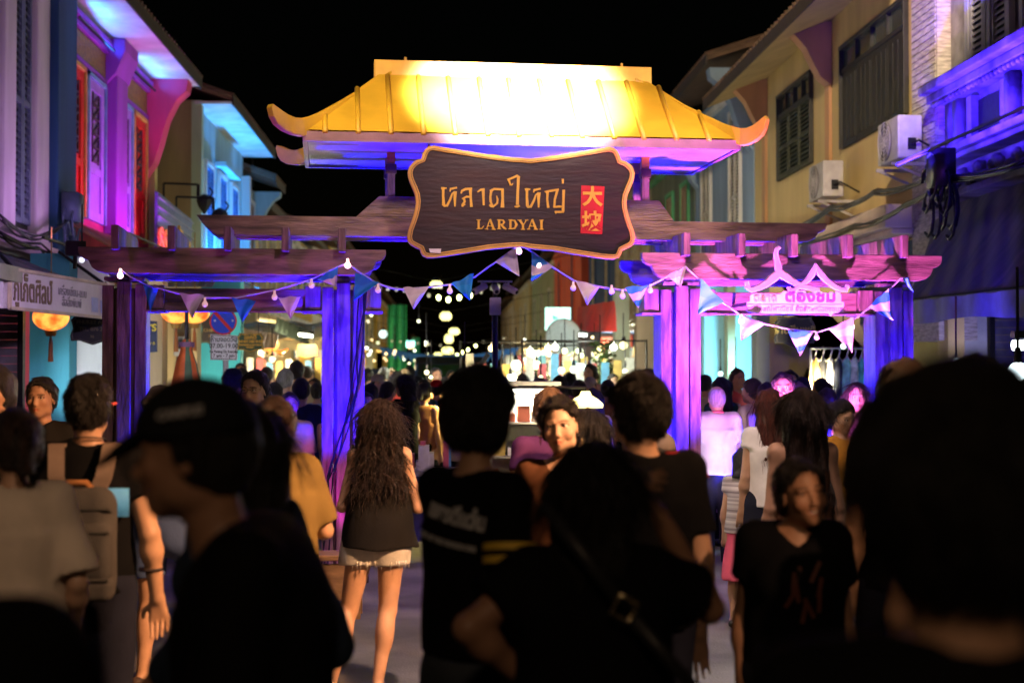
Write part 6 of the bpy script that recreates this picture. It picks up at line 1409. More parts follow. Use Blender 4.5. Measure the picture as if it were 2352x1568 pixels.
def head_field(f, hc, M, s, sex, smile=0.0, k=0.02):
    Mi = M
    def W(p): return np.array(hc) + np.array(M @ (Vector(p) * s))
    Ml = [[M[i][j] for j in range(3)] for i in range(3)]
    E = lambda p, r, kk=0.02, mode='u': f.ell(W(p), [q * s for q in r], kk * s, mode, Ml)
    C = lambda a, b, ra, rb, kk=0.01, mode='u': f.cap(W(a), W(b), ra * s, rb * s, kk * s, mode)
    fm = sex == 'f'; w = 0.94 if fm else 1.0
    E((0, -0.010, 0.030), (0.0735 * w, 0.092, 0.088))
    E((0, 0.016, -0.022), (0.058 * w, 0.071, 0.070), 0.03)
    E((0, 0.032, -0.058), (0.041 if fm else 0.050, 0.052, 0.048), 0.03)
    E((0, 0.064, -0.091), (0.018 if fm else 0.022, 0.017, 0.017), 0.028)
    big = 1.12 if fm and smile < 0.7 else 1.0
    for q in (-1, 1):
        E((q * (0.040 if fm else 0.046), 0.000, -0.062), (0.012, 0.030, 0.020), 0.03)
        E((q * 0.041, 0.063, -0.020), (0.019, 0.016, 0.017), 0.024)
        E((q * 0.031, 0.088, 0.010), (0.0175 * big, 0.012, 0.0120 * big), 0.012, 's')
        E((q * 0.031, 0.0745, 0.0170 + 0.0012 * fm), (0.0165, 0.0115, 0.0050 + 0.003 * (smile > 0.7)), 0.005); E((q * 0.031, 0.0730, 0.0030 + 0.003 * (smile > 0.7) - 0.0008 * fm), (0.0155, 0.0110, 0.0046), 0.005)
        C((q * 0.013, 0.083, 0.027), (q * 0.048, 0.069, 0.026), 0.006, 0.005, 0.012)
        E((q * 0.0765 * w, -0.006, -0.004), (0.008, 0.019, 0.031), 0.008); E((q * 0.083 * w, 0.000, -0.002), (0.004, 0.010, 0.018), 0.004, 's')
        E((q * (0.0090 if fm else 0.0105), 0.0960, -0.033), (0.007, 0.008, 0.0065), 0.008)
    C((0, 0.080, 0.018), (0, 0.102, -0.027), 0.0065, 0.0085 if fm else 0.0105, 0.012)
    E((0, 0.091, -0.036), (0.008, 0.011, 0.005), 0.006)
    ml = 0.0235 + 0.007 * smile; up = 0.008 * smile
    for q in (-1, 1):
        C((0, 0.0905, -0.0555), (q * ml, 0.0755, -0.0585 + up), 0.0058, 0.003, 0.005)
        C((0, 0.0885, -0.0675), (q * ml * 0.92, 0.0750, -0.0625 + up), 0.0066, 0.003, 0.005)
        if smile: E((q * 0.040, 0.066, -0.034), (0.016, 0.014, 0.014), 0.02); E((q * (ml + 0.004), 0.077, -0.060 + up), (0.003, 0.005, 0.004), 0.004, 's')
    if smile > 0.7:
        for q in (-1, 1): C((0, 0.088, -0.0615), (q * 0.023, 0.080, -0.0605 + up * 0.8), 0.0072, 0.0035, 0.003, 's')
    else:
        for q in (-1, 1): C((0, 0.0935, -0.0617), (q * ml * 0.95, 0.0790, -0.0608 + up), 0.0015, 0.0012, 0.002, 's')

def paint_head(me, hc, M, s, brow=True, lip=(0.80, 0.36, 0.34), lipup=0.0):
    co = np.empty(len(me.vertices) * 3, np.float32); me.vertices.foreach_get("co", co); co = co.reshape(-1, 3)
    L = (co - np.array(hc, np.float32)) @ np.array(M, np.float32) / s
    col = np.ones((len(co), 4), np.float32); x, y, z = L[:, 0], L[:, 1], L[:, 2]; ax = np.abs(x); front = y > 0.045
    def mix(m, c):
        m = np.clip(m, 0, 1)[:, None]; col[:, :3] = col[:, :3] * (1 - m) + np.array(c, np.float32) * m
    if brow:
        bz = 0.030 - 0.10 * np.abs(ax - 0.032) * (ax > 0.032) - 0.05 * np.abs(ax - 0.032)
        mix(front * np.clip(1.4 - np.abs(z - bz) / 0.0042, 0, 1) * np.clip((ax - 0.011) / 0.004, 0, 1) * np.clip((0.053 - ax) / 0.006, 0, 1) * 0.9, (0.10, 0.08, 0.07))
        d = np.sqrt(((ax - 0.031) / 0.0165) ** 2 + ((z - 0.011) / 0.0085) ** 2); mix(front * np.clip(1.5 - np.abs(d - 0.95) * 7, 0, 1) * (z > 0.008) * 0.9, (0.09, 0.06, 0.05))
    mix(front * np.clip(1.6 - np.sqrt((ax / 0.029) ** 2 + ((z + 0.0615 - 0.16 * ax * lipup) / 0.0125) ** 2) * 1.6, 0, 1) * (y > 0.07), lip)
    mix(front * 0.35 * np.clip(1 - np.sqrt(((ax - 0.042) / 0.03) ** 2 + ((z + 0.03) / 0.03) ** 2), 0, 1), (1.0, 0.62, 0.55))
    at = me.color_attributes.new("paint", 'FLOAT_COLOR', 'POINT'); at.data.foreach_set("color", col.ravel())

# joint chart for a 1.70 m figure, facing +y
def joints(female=False, arms=None, legs=None, lean=0.0):
    sw = 0.136 if female else 0.156; hw = 0.09 if female else 0.085
    J = {'pelvis': (0, 0, 0.95), 'waist': (0, 0.005, 1.10), 'chest': (0, 0.0, 1.27), 'neck': (0, -0.012, 1.425), 'head': (0, 0.012, 1.582)}
    for q, n in ((-1, 'L'), (1, 'R')):
        J['sh' + n] = (q * sw, -0.005, 1.388); J['el' + n] = (q * (sw + 0.045), -0.03, 1.10); J['wr' + n] = (q * (sw + 0.055), 0.03, 0.86)
        J['hip' + n] = (q * hw, 0, 0.90); J['kn' + n] = (q * 0.095, 0.012, 0.49); J['an' + n] = (q * 0.10, -0.02, 0.085)
    for d in (arms, legs):
        if d: J.update(d)
    return J
def person(name, H, loc, rot, label, group=None, sex='m', J=None, skin='warm', hair='short', hairc='black', top=None, bottom=None, shoes=('shoe_dark', (0.03, 0.03, 0.03)),
           head=(0, 0, 0), res=0.012, hres=None, smile=0.0, face=False, build=1.0, hairL=0.35, curl=(0.35, 0.35), hfine=(), locks=0, seed=1, cap=None, catname="person", hairw=1.0, twist=(0, 0), belly=0.0):
    s = H / 1.70; fem = sex == 'f'; J = J or joints(fem)
    V = lambda n: tuple(v * s for v in J[n])
    b = build * s
    M = rot_zx(*head); hc = Vector(V('head')); Mn = np.array(M)
    pts = np.array([V(k) for k in J]); lo = pts.min(0) - np.array([0.25, 0.28, 0.12]) * s; hi = pts.max(0) + np.array([0.25, 0.28, 0.2]) * s; lo[2] = -0.01
    fx, fy, fz = [], [], []
    if hres:
        fx.append((hc.x - 0.10 * s, hc.x + 0.10 * s, hres)); fy.append((hc.y - 0.06 * s, hc.y + 0.13 * s, hres)); fz.append((hc.z - 0.13 * s, hc.z + 0.08 * s, hres))
    for n in hfine:
        w = Vector(V('wr' + n)); fx.append((w.x - 0.13, w.x + 0.13, 0.0045)); fy.append((w.y - 0.1, w.y + 0.1, 0.0045)); fz.append((w.z - 0.16, w.z + 0.16, 0.0045))
    f = Field(lo, hi, res, fx, fy, fz)
    # torso
    chw = (0.138 if fem else 0.152)
    f.ell(V('pelvis'), (0.158 * b * (1.06 if fem else 1.0), 0.112 * b, 0.13 * s)); f.ell(V('waist'), (0.122 * b, 0.092 * b + belly, 0.17 * s), 0.05); f.ell(V('chest'), (chw * b, 0.108 * b, 0.165 * s), 0.05)
    shL, shR = V('shL'), V('shR'); f.cap(shL, shR, 0.050 * b, None, 0.05)
    if fem:
        for q in (-1, 1): f.ell((V('chest')[0] + q * 0.07 * s, V('chest')[1] + 0.085 * s, V('chest')[2] - 0.02 * s), (0.055 * b, 0.05 * b, 0.055 * s), 0.03)
    nk = V('neck'); f.cap((nk[0], nk[1] - 0.005, nk[2] - 0.07 * s), tuple(np.array(hc) + Mn @ np.array((0, -0.022, -0.05)) * s), 0.053 * b * (0.84 if fem else 1.0), 0.048 * b * (0.84 if fem else 1.03), 0.03)
    for n, q in (('L', -1), ('R', 1)):
        f.cap(V('sh' + n), V('el' + n), 0.050 * b * (0.85 if fem else 1), 0.038 * b * (0.88 if fem else 1), 0.03)
        f.cap(V('el' + n), V('wr' + n), 0.040 * b * (0.88 if fem else 1), 0.0265 * b * (0.9 if fem else 1), 0.012)
        e_, w_ = np.array(V('el' + n)), np.array(V('wr' + n)); f.ell(e_ + (w_ - e_) * 0.25, (0.042 * b * (0.85 if fem else 1),) * 3, 0.03)
        hand_prims(f, V('wr' + n), V('el' + n), curl[0 if n == 'L' else 1], s * (0.92 if fem else 1), q, twist[0 if n == 'L' else 1])
        f.cap(V('hip' + n), V('kn' + n), 0.088 * b, 0.053 * b, 0.03); f.cap(V('kn' + n), V('an' + n), 0.052 * b, 0.034 * b, 0.015)
        k_, a_ = np.array(V('kn' + n)), np.array(V('an' + n)); f.ell(k_ + (a_ - k_) * 0.3 + np.array((0, -0.018 * s, 0)), (0.05 * b, 0.052 * b, 0.11 * s), 0.03)
        f.cap((a_[0], a_[1] - 0.035 * s, 0.04 * s + a_[2] - 0.085 * s), (a_[0] + q * 0.02 * s, a_[1] + 0.14 * s, 0.028 * s + a_[2] - 0.085 * s), 0.034 * s, 0.028 * s, 0.03)
    head_field(f, hc, M, s, sex, smile)
    me = f.mesh(name); paint_head(me, hc, M, s, lipup=smile)
    me.materials.append(SKIN[skin])
    P = bpy.data.objects.new(name, me); COL.objects.link(P); P.location = loc; P.rotation_euler = (0, 0, R(rot))
    tag(P, label, catname, group)
    def child(mesh, nm, mt):
        if mesh is None: return None
        if mt is not None and len(mesh.materials) == 0: mesh.materials.append(mt)
        o = bpy.data.objects.new(nm, mesh); COL.objects.link(o); o.parent = P; return o
    hw3 = lambda p: tuple(np.array(hc) + Mn @ (np.array(p) * s))
    Ml = [[M[i][j] for j in range(3)] for i in range(3)]
    # ---------------- hair
    hm = HAIR[hairc]
    hr = res * 0.8
    if hair != 'none':
        Lx = hairL if hair in ('long', 'curly', 'pony') else 0.16
        g = Field((hc.x - 0.24 * s, hc.y - 0.26 * s, hc.z - (Lx + 0.12) * s), (hc.x + 0.24 * s, hc.y + 0.2 * s, hc.z + 0.2 * s), hr)
        inf = {'bald': 0.003, 'buzz': 0.006}.get(hair, 0.013) * hairw
        g.ell(hw3((0, -0.014, 0.033)), ((0.0765 + inf) * s, (0.094 + inf) * s, (0.09 + inf) * s), 0.02, 'u', Ml)
        if hair in ('short', 'bun', 'buzz', 'bald', 'pony'): g.ell(hw3((0, -0.045, -0.015)), ((0.068 + inf * .6) * s, (0.058 + inf * .6) * s, 0.072 * s), 0.03, 'u', Ml)
        if hair == 'bun': g.ell(hw3((0, -0.125, 0.03)), (0.045 * s, 0.042 * s, 0.045 * s), 0.015, 'u', Ml)
        if hair == 'topbun': g.ell(hw3((0.02, -0.06, 0.118)), (0.04 * s, 0.035 * s, 0.026 * s), 0.025, 'u', Ml); g.ell(hw3((0, -0.05, -0.02)), (0.075 * s, 0.06 * s, 0.06 * s), 0.03, 'u', Ml)
        if hair == 'pony':
            a = hw3((0, -0.115, 0.03)); g.cap(a, (a[0], a[1] - 0.035 * s, a[2] - hairL * 0.5 * s), 0.032 * s, 0.034 * s, 0.03); g.cap((a[0], a[1] - 0.035 * s, a[2] - hairL * 0.5 * s), (a[0] + 0.01, a[1] - 0.02 * s, a[2] - hairL * s), 0.034 * s, 0.01 * s, 0.02)
        if hair in ('long', 'curly', 'bob'):
            w = (0.095 if hair == 'long' else 0.13 if hair == 'curly' else 0.1) * hairw
            Lh = hairL if hair != 'bob' else 0.15
            g.cone((hc.z + 0.03 * s), hc.z - Lh * s, (hc.x, hc.y - 0.035 * s), (0.088 * s * hairw, 0.085 * s), (hc.x, hc.y - 0.085 * s), (w * s, 0.06 * s), 0.05)
        # open the face
        def cutf(X, Y, Z):
            x, y, z = X - hc.x, Y - hc.y, Z - hc.z
            x, y, z = (M[0][0] * x + M[1][0] * y + M[2][0] * z) / s, (M[0][1] * x + M[1][1] * y + M[2][1] * z) / s, (M[0][2] * x + M[1][2] * y + M[2][2] * z) / s
            hl = {'bald': 0.02, 'topbun': 0.092, 'bun': 0.09, 'pony': 0.09}.get(hair, 0.086) - 9.0 * np.minimum(np.abs(x), 0.07) ** 2
            fr = np.where(np.abs(x) < 0.2, (y - 0.062 - np.minimum((z - hl) * 2.2, 0.06) * (z > hl - 0.06) - np.where(z > hl, 0.08, 0.0)), 0)
            side = y - (0.012 + 0.25 * np.clip(z, -0.1, 0.06))
            d = np.where(z > hl, -0.05, np.maximum(side, -0.05)) * s
            if hair in ('short', 'buzz', 'bald', 'topbun', 'bun', 'pony'): d = np.maximum(d, np.where(y < 0, (-0.082 - z) * s, -0.05))
            if hair == 'bald':
                top_ = np.sqrt(x ** 2 + (y - 0.01) ** 2 + (z - 0.13) ** 2); d = np.maximum(d, (0.088 - top_) * s)
            return d
        g.all(cutf)
        am = {'curly': 0.013, 'long': 0.005, 'short': 0.0045, 'bun': 0.004, 'topbun': 0.011, 'bob': 0.005, 'pony': 0.004, 'buzz': 0.0015, 'bald': 0.001}[hair] * s
        if hair == 'curly': g.all(lambda X, Y, Z: am * (np.sin(60 * X + 4 * np.sin(40 * Z)) * np.sin(55 * Z + 3 * np.sin(50 * Y + 30 * X)) + 0.5 * np.sin(95 * Y + 60 * Z)), '+')
        elif hair == 'long': g.all(lambda X, Y, Z: am * (np.sin(85 * X + 3 * np.sin(7 * Z + seed)) + 0.6 * np.sin(150 * X + 40 * Y + 2 * np.sin(11 * Z))), '+')
        else: g.all(lambda X, Y, Z: am * wob(X, Y, Z, 2.6, seed), '+')
        hmesh = g.mesh("hair")
        if hmesh and locks:
            rr = random.Random(seed); co = np.empty(len(hmesh.vertices) * 3, np.float32); hmesh.vertices.foreach_get("co", co); co = co.reshape(-1, 3)
            no = np.empty(len(hmesh.vertices) * 3, np.float32); hmesh.vertices.foreach_get("normal", no); no = no.reshape(-1, 3)
            mb = MB()
            for _ in range(locks):
                i = rr.randrange(len(co)); p = Vector(co[i]); n = Vector(no[i])
                if hair in ('long', 'curly', 'bob'):
                    if n.z < -0.5: continue
                    d = (Vector((0, 0, -1)) - n * n.dot(Vector((0, 0, -1)))); d = d.normalized() if d.length > .1 else Vector((rr.uniform(-1, 1), rr.uniform(-1, 0), -.2)).normalized()
                    L = rr.uniform(0.07, 0.15) * s; q = []; ph = rr.uniform(0, 6); cur = 0.013 if hair == 'curly' else 0.003; sd = n.cross(d)
                    for k in range(6):
                        t = k / 5; q.append(p + d * L * t + n * (0.001 + (0.004 if hair == 'curly' else 0.001) * t) * s + (sd * math.sin(ph + t * 9) + n * math.cos(ph + t * 9) * 0.6) * cur * t * s + Vector((0, 0, -0.02 * t * t)))
                    mb.tube(q, [0.0012 * s, 0.0019 * s, 0.002 * s, 0.0017 * s, 0.0013 * s, 0.0004 * s], 3, cap=False)
                else:
                    loc_ = p - hc; tg = Vector((loc_.x * 4 + rr.uniform(-.3, .3), loc_.y * 4 + rr.uniform(-.3, .3), -0.75)) if hair not in ('bun', 'topbun', 'pony') else (Vector(hw3((0, -0.12, 0.05 if hair != 'topbun' else 0.10))) - p) + Vector((rr.uniform(-.02, .02), 0, rr.uniform(-.02, .02))); tg = (tg - n * tg.dot(n)).normalized(); d = (n * (rr.uniform(0.05, 0.28) if hair != 'topbun' else rr.uniform(0.3, 1.2)) + tg.normalized()).normalized(); L = rr.uniform(0.016, 0.034) * s
                    mb.tube([p - n * 0.003, p + d * L * 0.5, p + d * L + Vector((0, 0, -0.004))], [0.0024 * s, 0.002 * s, 0.0004 * s], 3, cap=False)
            lm_ = mb.mesh("locks", hm, True)
            bmh = bmesh.new(); bmh.from_mesh(hmesh); bmh.from_mesh(lm_); bmh.to_mesh(hmesh); bmh.free(); bpy.data.meshes.remove(lm_)
            hmesh.polygons.foreach_set("use_smooth", [True] * len(hmesh.polygons))
        child(hmesh, "hair", hm)
    # ---------------- cap or hat
    if cap:
        g = Field((hc.x - 0.16 * s, hc.y - 0.2 * s, hc.z - 0.05 * s), (hc.x + 0.16 * s, hc.y + 0.3 * s, hc.z + 0.2 * s), res * 0.8)
        g.ell(hw3((0, -0.012, 0.042)), (0.095 * s, 0.112 * s, 0.098 * s), 0.02, 'u', Ml)
        a = np.array(hc); 
        def cutc(X, Y, Z):
            x, y, z = X - hc.x, Y - hc.y, Z - hc.z; z2 = (M[0][2] * x + M[1][2] * y + M[2][2] * z) / s
            return (0.032 - z2) * s
        g.all(cutc)
        cm = child(g.mesh("cap"), "cap", cap)
        if cm:
            g = MB()
            def vis(i, j):
                a_ = math.pi * i; rr_ = 0.078 + 0.095 * j; x = -math.cos(a_) * (0.085 - 0.01 * j) ; y = 0.07 + math.sin(a_) * (0.035 + 0.075 * j) ; return hw3((x, y, 0.040 - 0.055 * j * math.sin(a_) - 0.25 * x * x * 10 * 0.1))
            g.grid(vis, 16, 6, 0, thick=tuple(Mn @ np.array((0, 0, 0.006 * s))))
            o = g.build("visor", cap, None, True); o.parent = cm
    # ---------------- face pieces
    if face:
        for q in (-1, 1):
            g = MB(); g.ball((0, 0, 0), 0.0112 * s, 14); g.lathe((0, 0.0094 * s, 0), [(0.0055 * s, 0), (0.0052 * s, 0.002 * s), (0.001 * s, 0.0026 * s)], 14, 1, axis=(0, 1, 0))
            o = g.build("eye", [eye_m, iris_m], None, True); o.parent = P; o.location = hw3((q * 0.031, 0.0722, 0.0100)); o.rotation_euler = M.to_euler()
        if smile > 0.7:
            g = MB(); g.grid(lambda i, j: hw3((-0.022 + 0.044 * i, 0.0835 - 0.008 * (2 * i - 1) ** 2, -0.0550 + 0.007 * smile * (2 * i - 1) ** 2 - 0.010 * j * (1 - 0.6 * (2 * i - 1) ** 2))), 12, 3, 0, thick=(0, -0.001, 0)); o = g.build("teeth", tooth_m, None, True); o.parent = P
    # ---------------- upper clothing
    if top:
        t = top; inf = t.get('loose', 0.018); hem = t.get('hem', 0.92) * s; sl = t.get('sleeve', 0.45)
        g = Field(lo - 0.03, hi + 0.03, res * t.get('res', 1.0))
        g.ell(V('chest'), ((chw + inf) * b, (0.108 + inf) * b, (0.165 + inf) * s), 0.04); g.cap(shL, shR, (0.050 + inf * 0.45) * b, None, 0.05)
        if fem:
            for q in (-1, 1): g.ell((V('chest')[0] + q * 0.07 * s, V('chest')[1] + 0.085 * s, V('chest')[2] - 0.02 * s), ((0.055 + inf) * b, (0.05 + inf * .8) * b, (0.055 + inf) * s), 0.04)
        hr0 = t.get('hemr', (0.165, 0.125)); pel = V('pelvis'); ch = V('chest')
        g.cone(ch[2] + 0.02 * s, hem, (ch[0], ch[1]), ((chw + inf) * b, (0.106 + inf) * b + belly * .5), (pel[0], pel[1]), (hr0[0] * b + inf * 0.7, hr0[1] * b + inf * 0.7 + belly), 0.03)
        if t.get('waist'): pass
        ntop = t.get('neck', 1.435) * s
        g.all(lambda X, Y, Z: hem - Z)
        if sl > 0:
            for n in ('L', 'R'):
                a, e, w_ = np.array(V('sh' + n)), np.array(V('el' + n)), np.array(V('wr' + n))
                h_ = Field(g.ax[0][[0, -1]], g.ax[1][[0, -1]], 1.0) if False else None
                k = min(sl, 1.0); end = a + (e - a) * k; dr = (e - a) / np.linalg.norm(e - a)
                fl = t.get('flare', 0.009)
                def slv(X, Y, Z, a=a, end=end, dr=dr, k=k, fl=fl):
                    ba = end - a; L = float(ba @ ba); x, y, z = X - a[0], Y - a[1], Z - a[2]; tt = np.clip((x * ba[0] + y * ba[1] + z * ba[2]) / L, 0, 1.3)
                    d = np.sqrt((x - tt * ba[0]) ** 2 + (y - tt * ba[1]) ** 2 + (z - tt * ba[2]) ** 2) - ((0.050 + inf * 0.5) * b + tt * (-0.010 * k * b + fl))
                    return np.maximum(d, (X - end[0]) * dr[0] + (Y - end[1]) * dr[1] + (Z - end[2]) * dr[2]) if sl <= 1 else d
                m_ = 0.09 * s + fl; g.put(slv, np.minimum(a, end) - m_, np.maximum(a, end) + m_, 0.025)
                if sl > 1:
                    end2 = e + (w_ - e) * min(1, sl - 1); d2 = (w_ - e) / np.linalg.norm(w_ - e); g.cap(e, end2, (0.043 + inf * .6) * b, (0.034 + inf * .5) * b, 0.03)
        else:
            for q in (-1, 1):
                shp = shL if q < 0 else shR
                g.all(lambda X, Y, Z, q=q, shp=shp: np.where((Z > shp[2] - 0.16 * s) & (Z < shp[2] + 0.3), q * (X - shp[0]) + t.get('armhole', 0.02) * s, -1))
        nv = t.get('vneck', 0.0); nr = t.get('neckr', 0.062) * s
        g.cap((nk[0], nk[1] + 0.02 * s, ntop - 0.005), (nk[0], nk[1] + 0.03 * s, ntop + 0.25 * s), nr, nr * 1.5, 0.01, 's')
        if nv: g.cap((nk[0], nk[1] + 0.13 * s, ntop - nv * s), (nk[0], nk[1] + 0.1 * s, ntop + 0.1 * s), 0.02 * s, 0.09 * s, 0.02, 's')
        am = t.get('fold', 0.0055) * s
        if am: g.all(lambda X, Y, Z: am * drape(X, Y, Z, seed), '+')
        tm = child(g.mesh("shirt"), t.get('name', 'shirt'), t['mat'])
        P["has_top"] = 1
        if t.get('collar'):
            g2 = MB(); n_ = 20
            g2.tube([(nk[0] + nr * 1.02 * math.cos(2 * math.pi * i / n_), nk[1] + 0.01 * s + nr * 1.02 * math.sin(2 * math.pi * i / n_), ntop + 0.012 * s - 0.02 * s * math.sin(2 * math.pi * i / n_)) for i in range(n_ + 1)], 0.011 * s, 6)
            o = g2.build("collar", t['collar'], None, True); o.parent = tm
    # ---------------- lower clothing
    if bottom:
        t = bottom; inf = t.get('loose', 0.014); kind = t['kind']
        g = Field((lo[0] - .05, lo[1] - .05, -0.01), (hi[0] + .05, hi[1] + .05, 1.12 * s), res)
        if kind in ('trousers', 'shorts'):
            g.ell(V('pelvis'), ((0.158 * (1.06 if fem else 1) + inf) * b, (0.112 + inf) * b, (0.13 + inf) * s), 0.03)
            for n in ('L', 'R'):
                a, k_, e = np.array(V('hip' + n)), np.array(V('kn' + n)), np.array(V('an' + n))
                g.cap(a, k_, (0.088 + inf) * b, (0.055 + inf * 1.2) * b, 0.03)
                if kind == 'trousers': g.cap(k_, e, (0.055 + inf * 1.2) * b, (0.042 + inf * 1.3) * b, 0.02)
            cut = t.get('cut', 0.06 if kind == 'trousers' else 0.62) * s; g.all(lambda X, Y, Z: cut - Z)
        else:
            pz = V('pelvis')[2]; g.cone(1.06 * s, t.get('cut', 0.45) * s, (V('waist')[0], 0), (0.13 * b, 0.1 * b), (0, 0), tuple(q * s for q in t.get('hemr', (0.22, 0.18))), 0.02); g.ell(V('pelvis'), (0.17 * b, 0.125 * b, 0.13 * s), 0.04)
        g.all(lambda X, Y, Z: Z - t.get('top', 1.03) * s)
        am = t.get('fold', 0.005) * s
        g.all(lambda X, Y, Z: am * (drape(X, Y, Z, seed + 1) + (0.5 * np.sin(60 * np.arctan2(Y, X) / 6) if kind == 'skirt' else 0)), '+')
        child(g.mesh(kind), 'trousers' if kind == 'trousers' else kind, t['mat'])
    if shoes:
        sm = plain(*shoes)
        for n, q in (('L', -1), ('R', 1)):
            a_ = V('an' + n); g = MB(); z0 = a_[2] - 0.085 * s
            prof = [(-0.085, 0.032), (-0.05, 0.044), (0.03, 0.045), (0.10, 0.049), (0.16, 0.043), (0.185, 0.02)]
            rings = []
            vs = []
            for (y, w) in prof:
                hgt = 0.075 if y < 0.02 else 0.075 - (y - 0.02) * 0.22
                for ang in range(10):
                    t_ = 2 * math.pi * ang / 10; vs.append((a_[0] + q * max(0, y) * 0.12 * s + w * s * math.cos(t_), a_[1] + y * s, z0 + max(0.003, (0.5 + 0.5 * math.sin(t_)) * hgt * s)))
            k = len(prof); fs = [(i * 10 + j, (i + 1) * 10 + j, (i + 1) * 10 + (j + 1) % 10, i * 10 + (j + 1) % 10) for i in range(k - 1) for j in range(10)] + [tuple(range(10)), tuple((k - 1) * 10 + j for j in range(9, -1, -1))]
            g.add(vs, fs); o = g.build("shoe", sm, None, True); o.parent = P
    P["hc"] = tuple(hc); 
    return P
def arms_of(base, s=1.0): return base
def locD(px, d):        # ground point below a picture column at a depth
    p = PD(px, 850, d); return (p.x, p.y, 0.0)
def tall(top, d): return 1.65 + (850 - top) / F * d - 0.012
def wrap(P, mb, gap=0.0015):        # press printed shapes onto the back or front of the shirt
    from mathutils.bvhtree import BVHTree
    sh = [c for c in P.children if c.name.startswith("shirt")][0]
    bv = BVHTree.FromPolygons([v.co for v in sh.data.vertices], [tuple(p.vertices) for p in sh.data.polygons])
    ys = [v[1] for v in mb.v]; back = sum(ys) < 0; y0 = (max(ys) if back else min(ys)); out = []
    for v in mb.v:
        h = bv.ray_cast(Vector((v[0], -1.0 if back else 1.0, v[2])), Vector((0, 1 if back else -1, 0)))[0]
        y = v[1] if h is None else h.y + (v[1] - y0) + (-gap if back else gap)
        out.append((v[0], y, v[2]))
    mb.v = out; return mb
def cpart(P, mb, name, m, smooth=True):
    o = mb.build(name, m, None, smooth); o.parent = P; return o
# ================================================================== people near the camera
blk = cloth_mat("black", (0.006, 0.006, 0.007)); blk2 = cloth_mat("charcoal", (0.012, 0.011, 0.0105)); jean = cloth_mat("jeans_grey", (0.055, 0.065, 0.08)); jeanb = cloth_mat("jeans_dark", (0.018, 0.02, 0.035)); denim = cloth_mat("denim_light", (0.42, 0.42, 0.40), col2=(0.55, 0.53, 0.5), scale=20)
# large dark head at the frame edge
J = joints()
person("person", tall(868, 1.36), locD(2200, 1.36), 4, "person with thick black hair seen from behind, blurred and huge at the frame edge", J=J, skin='warm', hair='short', hairw=2.3, top=dict(mat=blk, hem=0.85, loose=0.03), bottom=dict(kind='trousers', mat=jeanb), res=0.010, locks=2200, seed=3, build=1.02)
# man in a cap, profile
J = joints(arms={'elL': (-0.22, 0.02, 1.09), 'wrL': (-0.2, 0.22, 1.0)}, legs={'knL': (-.09, .15, .5), 'anL': (-.09, .12, .09), 'anR': (.09, -.2, .12), 'knR': (.09, .02, .48)})
J['head'] = (0, 0.115, 1.575); J['neck'] = (0, 0.05, 1.42)
capm = cloth_mat("cap_black", (0.012, 0.013, 0.014), 0.7)
Pm = person("person", tall(868, 2.42), locD(588, 2.45), 88, "person in a black baseball cap and black shirt walking across in profile", J=J, skin='tan', hair='short', hairw=1.0, cap=capm, top=dict(mat=blk, hem=0.86, loose=0.03, sleeve=1.5), bottom=dict(kind='trousers', mat=jeanb), res=0.010, hres=0.006, seed=4, build=1.04, face=True, head=(-3, -4, 0))
hcP = Vector(Pm["hc"])
m = MB(); text_mesh("CAMPUS", 0.02, 0.002, hcP + Vector((-0.0965, 0.0, 0.068)), (0, -1, 0.15), (0.25, 0, 1), mb=m, off=0.001); cpart(Pm, m, "cap_lettering", plain("cap_letter", (0.4, 0.4, 0.42)), False)
# long haired dark woman walking behind him
J = joints(True, arms={'elR': (0.2, -0.1, 1.12), 'wrR': (0.19, 0.08, 1.0), 'elL': (-.2, 0, 1.1), 'wrL': (-.18, .15, 1.0)})
person("person", tall(928, 3.5), locD(565, 3.5), 60, "person with long black hair and denim sleeves half hidden behind the capped man", sex='f', J=J, hair='long', hairL=0.42, hairw=1.15, top=dict(mat=cloth_mat("denim_navy", (0.03, 0.045, 0.08)), hem=0.8, sleeve=1.7, loose=0.03), bottom=dict(kind='trousers', mat=blk), res=0.012, locks=400, seed=5, build=1.05)
# olive shirt
J = joints(True, arms={'elR': (0.235, 0.03, 1.12), 'wrR': (0.12, 0.2, 1.16), 'elL': (-0.22, 0.03, 1.12), 'wrL': (-0.12, 0.2, 1.16)})
person("person", tall(912, 5.6), locD(630, 5.6), 18, "person with brown hair in a low bun wearing an olive T-shirt, elbow bent", sex='f', J=J, hair='bun', hairc='brown', top=dict(mat=cloth_mat("olive", (0.17, 0.115, 0.04)), hem=0.86, sleeve=0.85, loose=0.035), bottom=dict(kind='trousers', mat=jeanb), res=0.011, locks=250, seed=6, build=1.08, head=(10, -12, 0))
# frame edge left dark shoulder
person("person", tall(925, 1.55), locD(-255, 1.55), 20, "person in black whose rounded shoulder fills the lower corner of the frame", J=joints(), hair='short', hairw=1.2, skin='tan', top=dict(mat=blk, hem=0.85, loose=0.05, sleeve=1.4), bottom=dict(kind='trousers', mat=blk), res=0.012, seed=7, build=1.12, locks=300)
# cream shirt woman
J = joints(True, arms={'elR': (0.21, -0.06, 1.12), 'wrR': (0.2, 0.1, 0.92)})
Pm = person("person", tall(938, 4.35), locD(34, 4.35), 14, "person with a brown ponytail in a loose cream T-shirt with a black wrist band", sex='f', J=J, hair='pony', hairc='brown', hairL=0.3, top=dict(mat=cloth_mat("cream", (0.55, 0.44, 0.34)), hem=0.84, sleeve=0.9, loose=0.04, flare=0.02), bottom=dict(kind='trousers', mat=jeanb), res=0.011, locks=300, seed=8, build=1.0, head=(20, 0, 0))
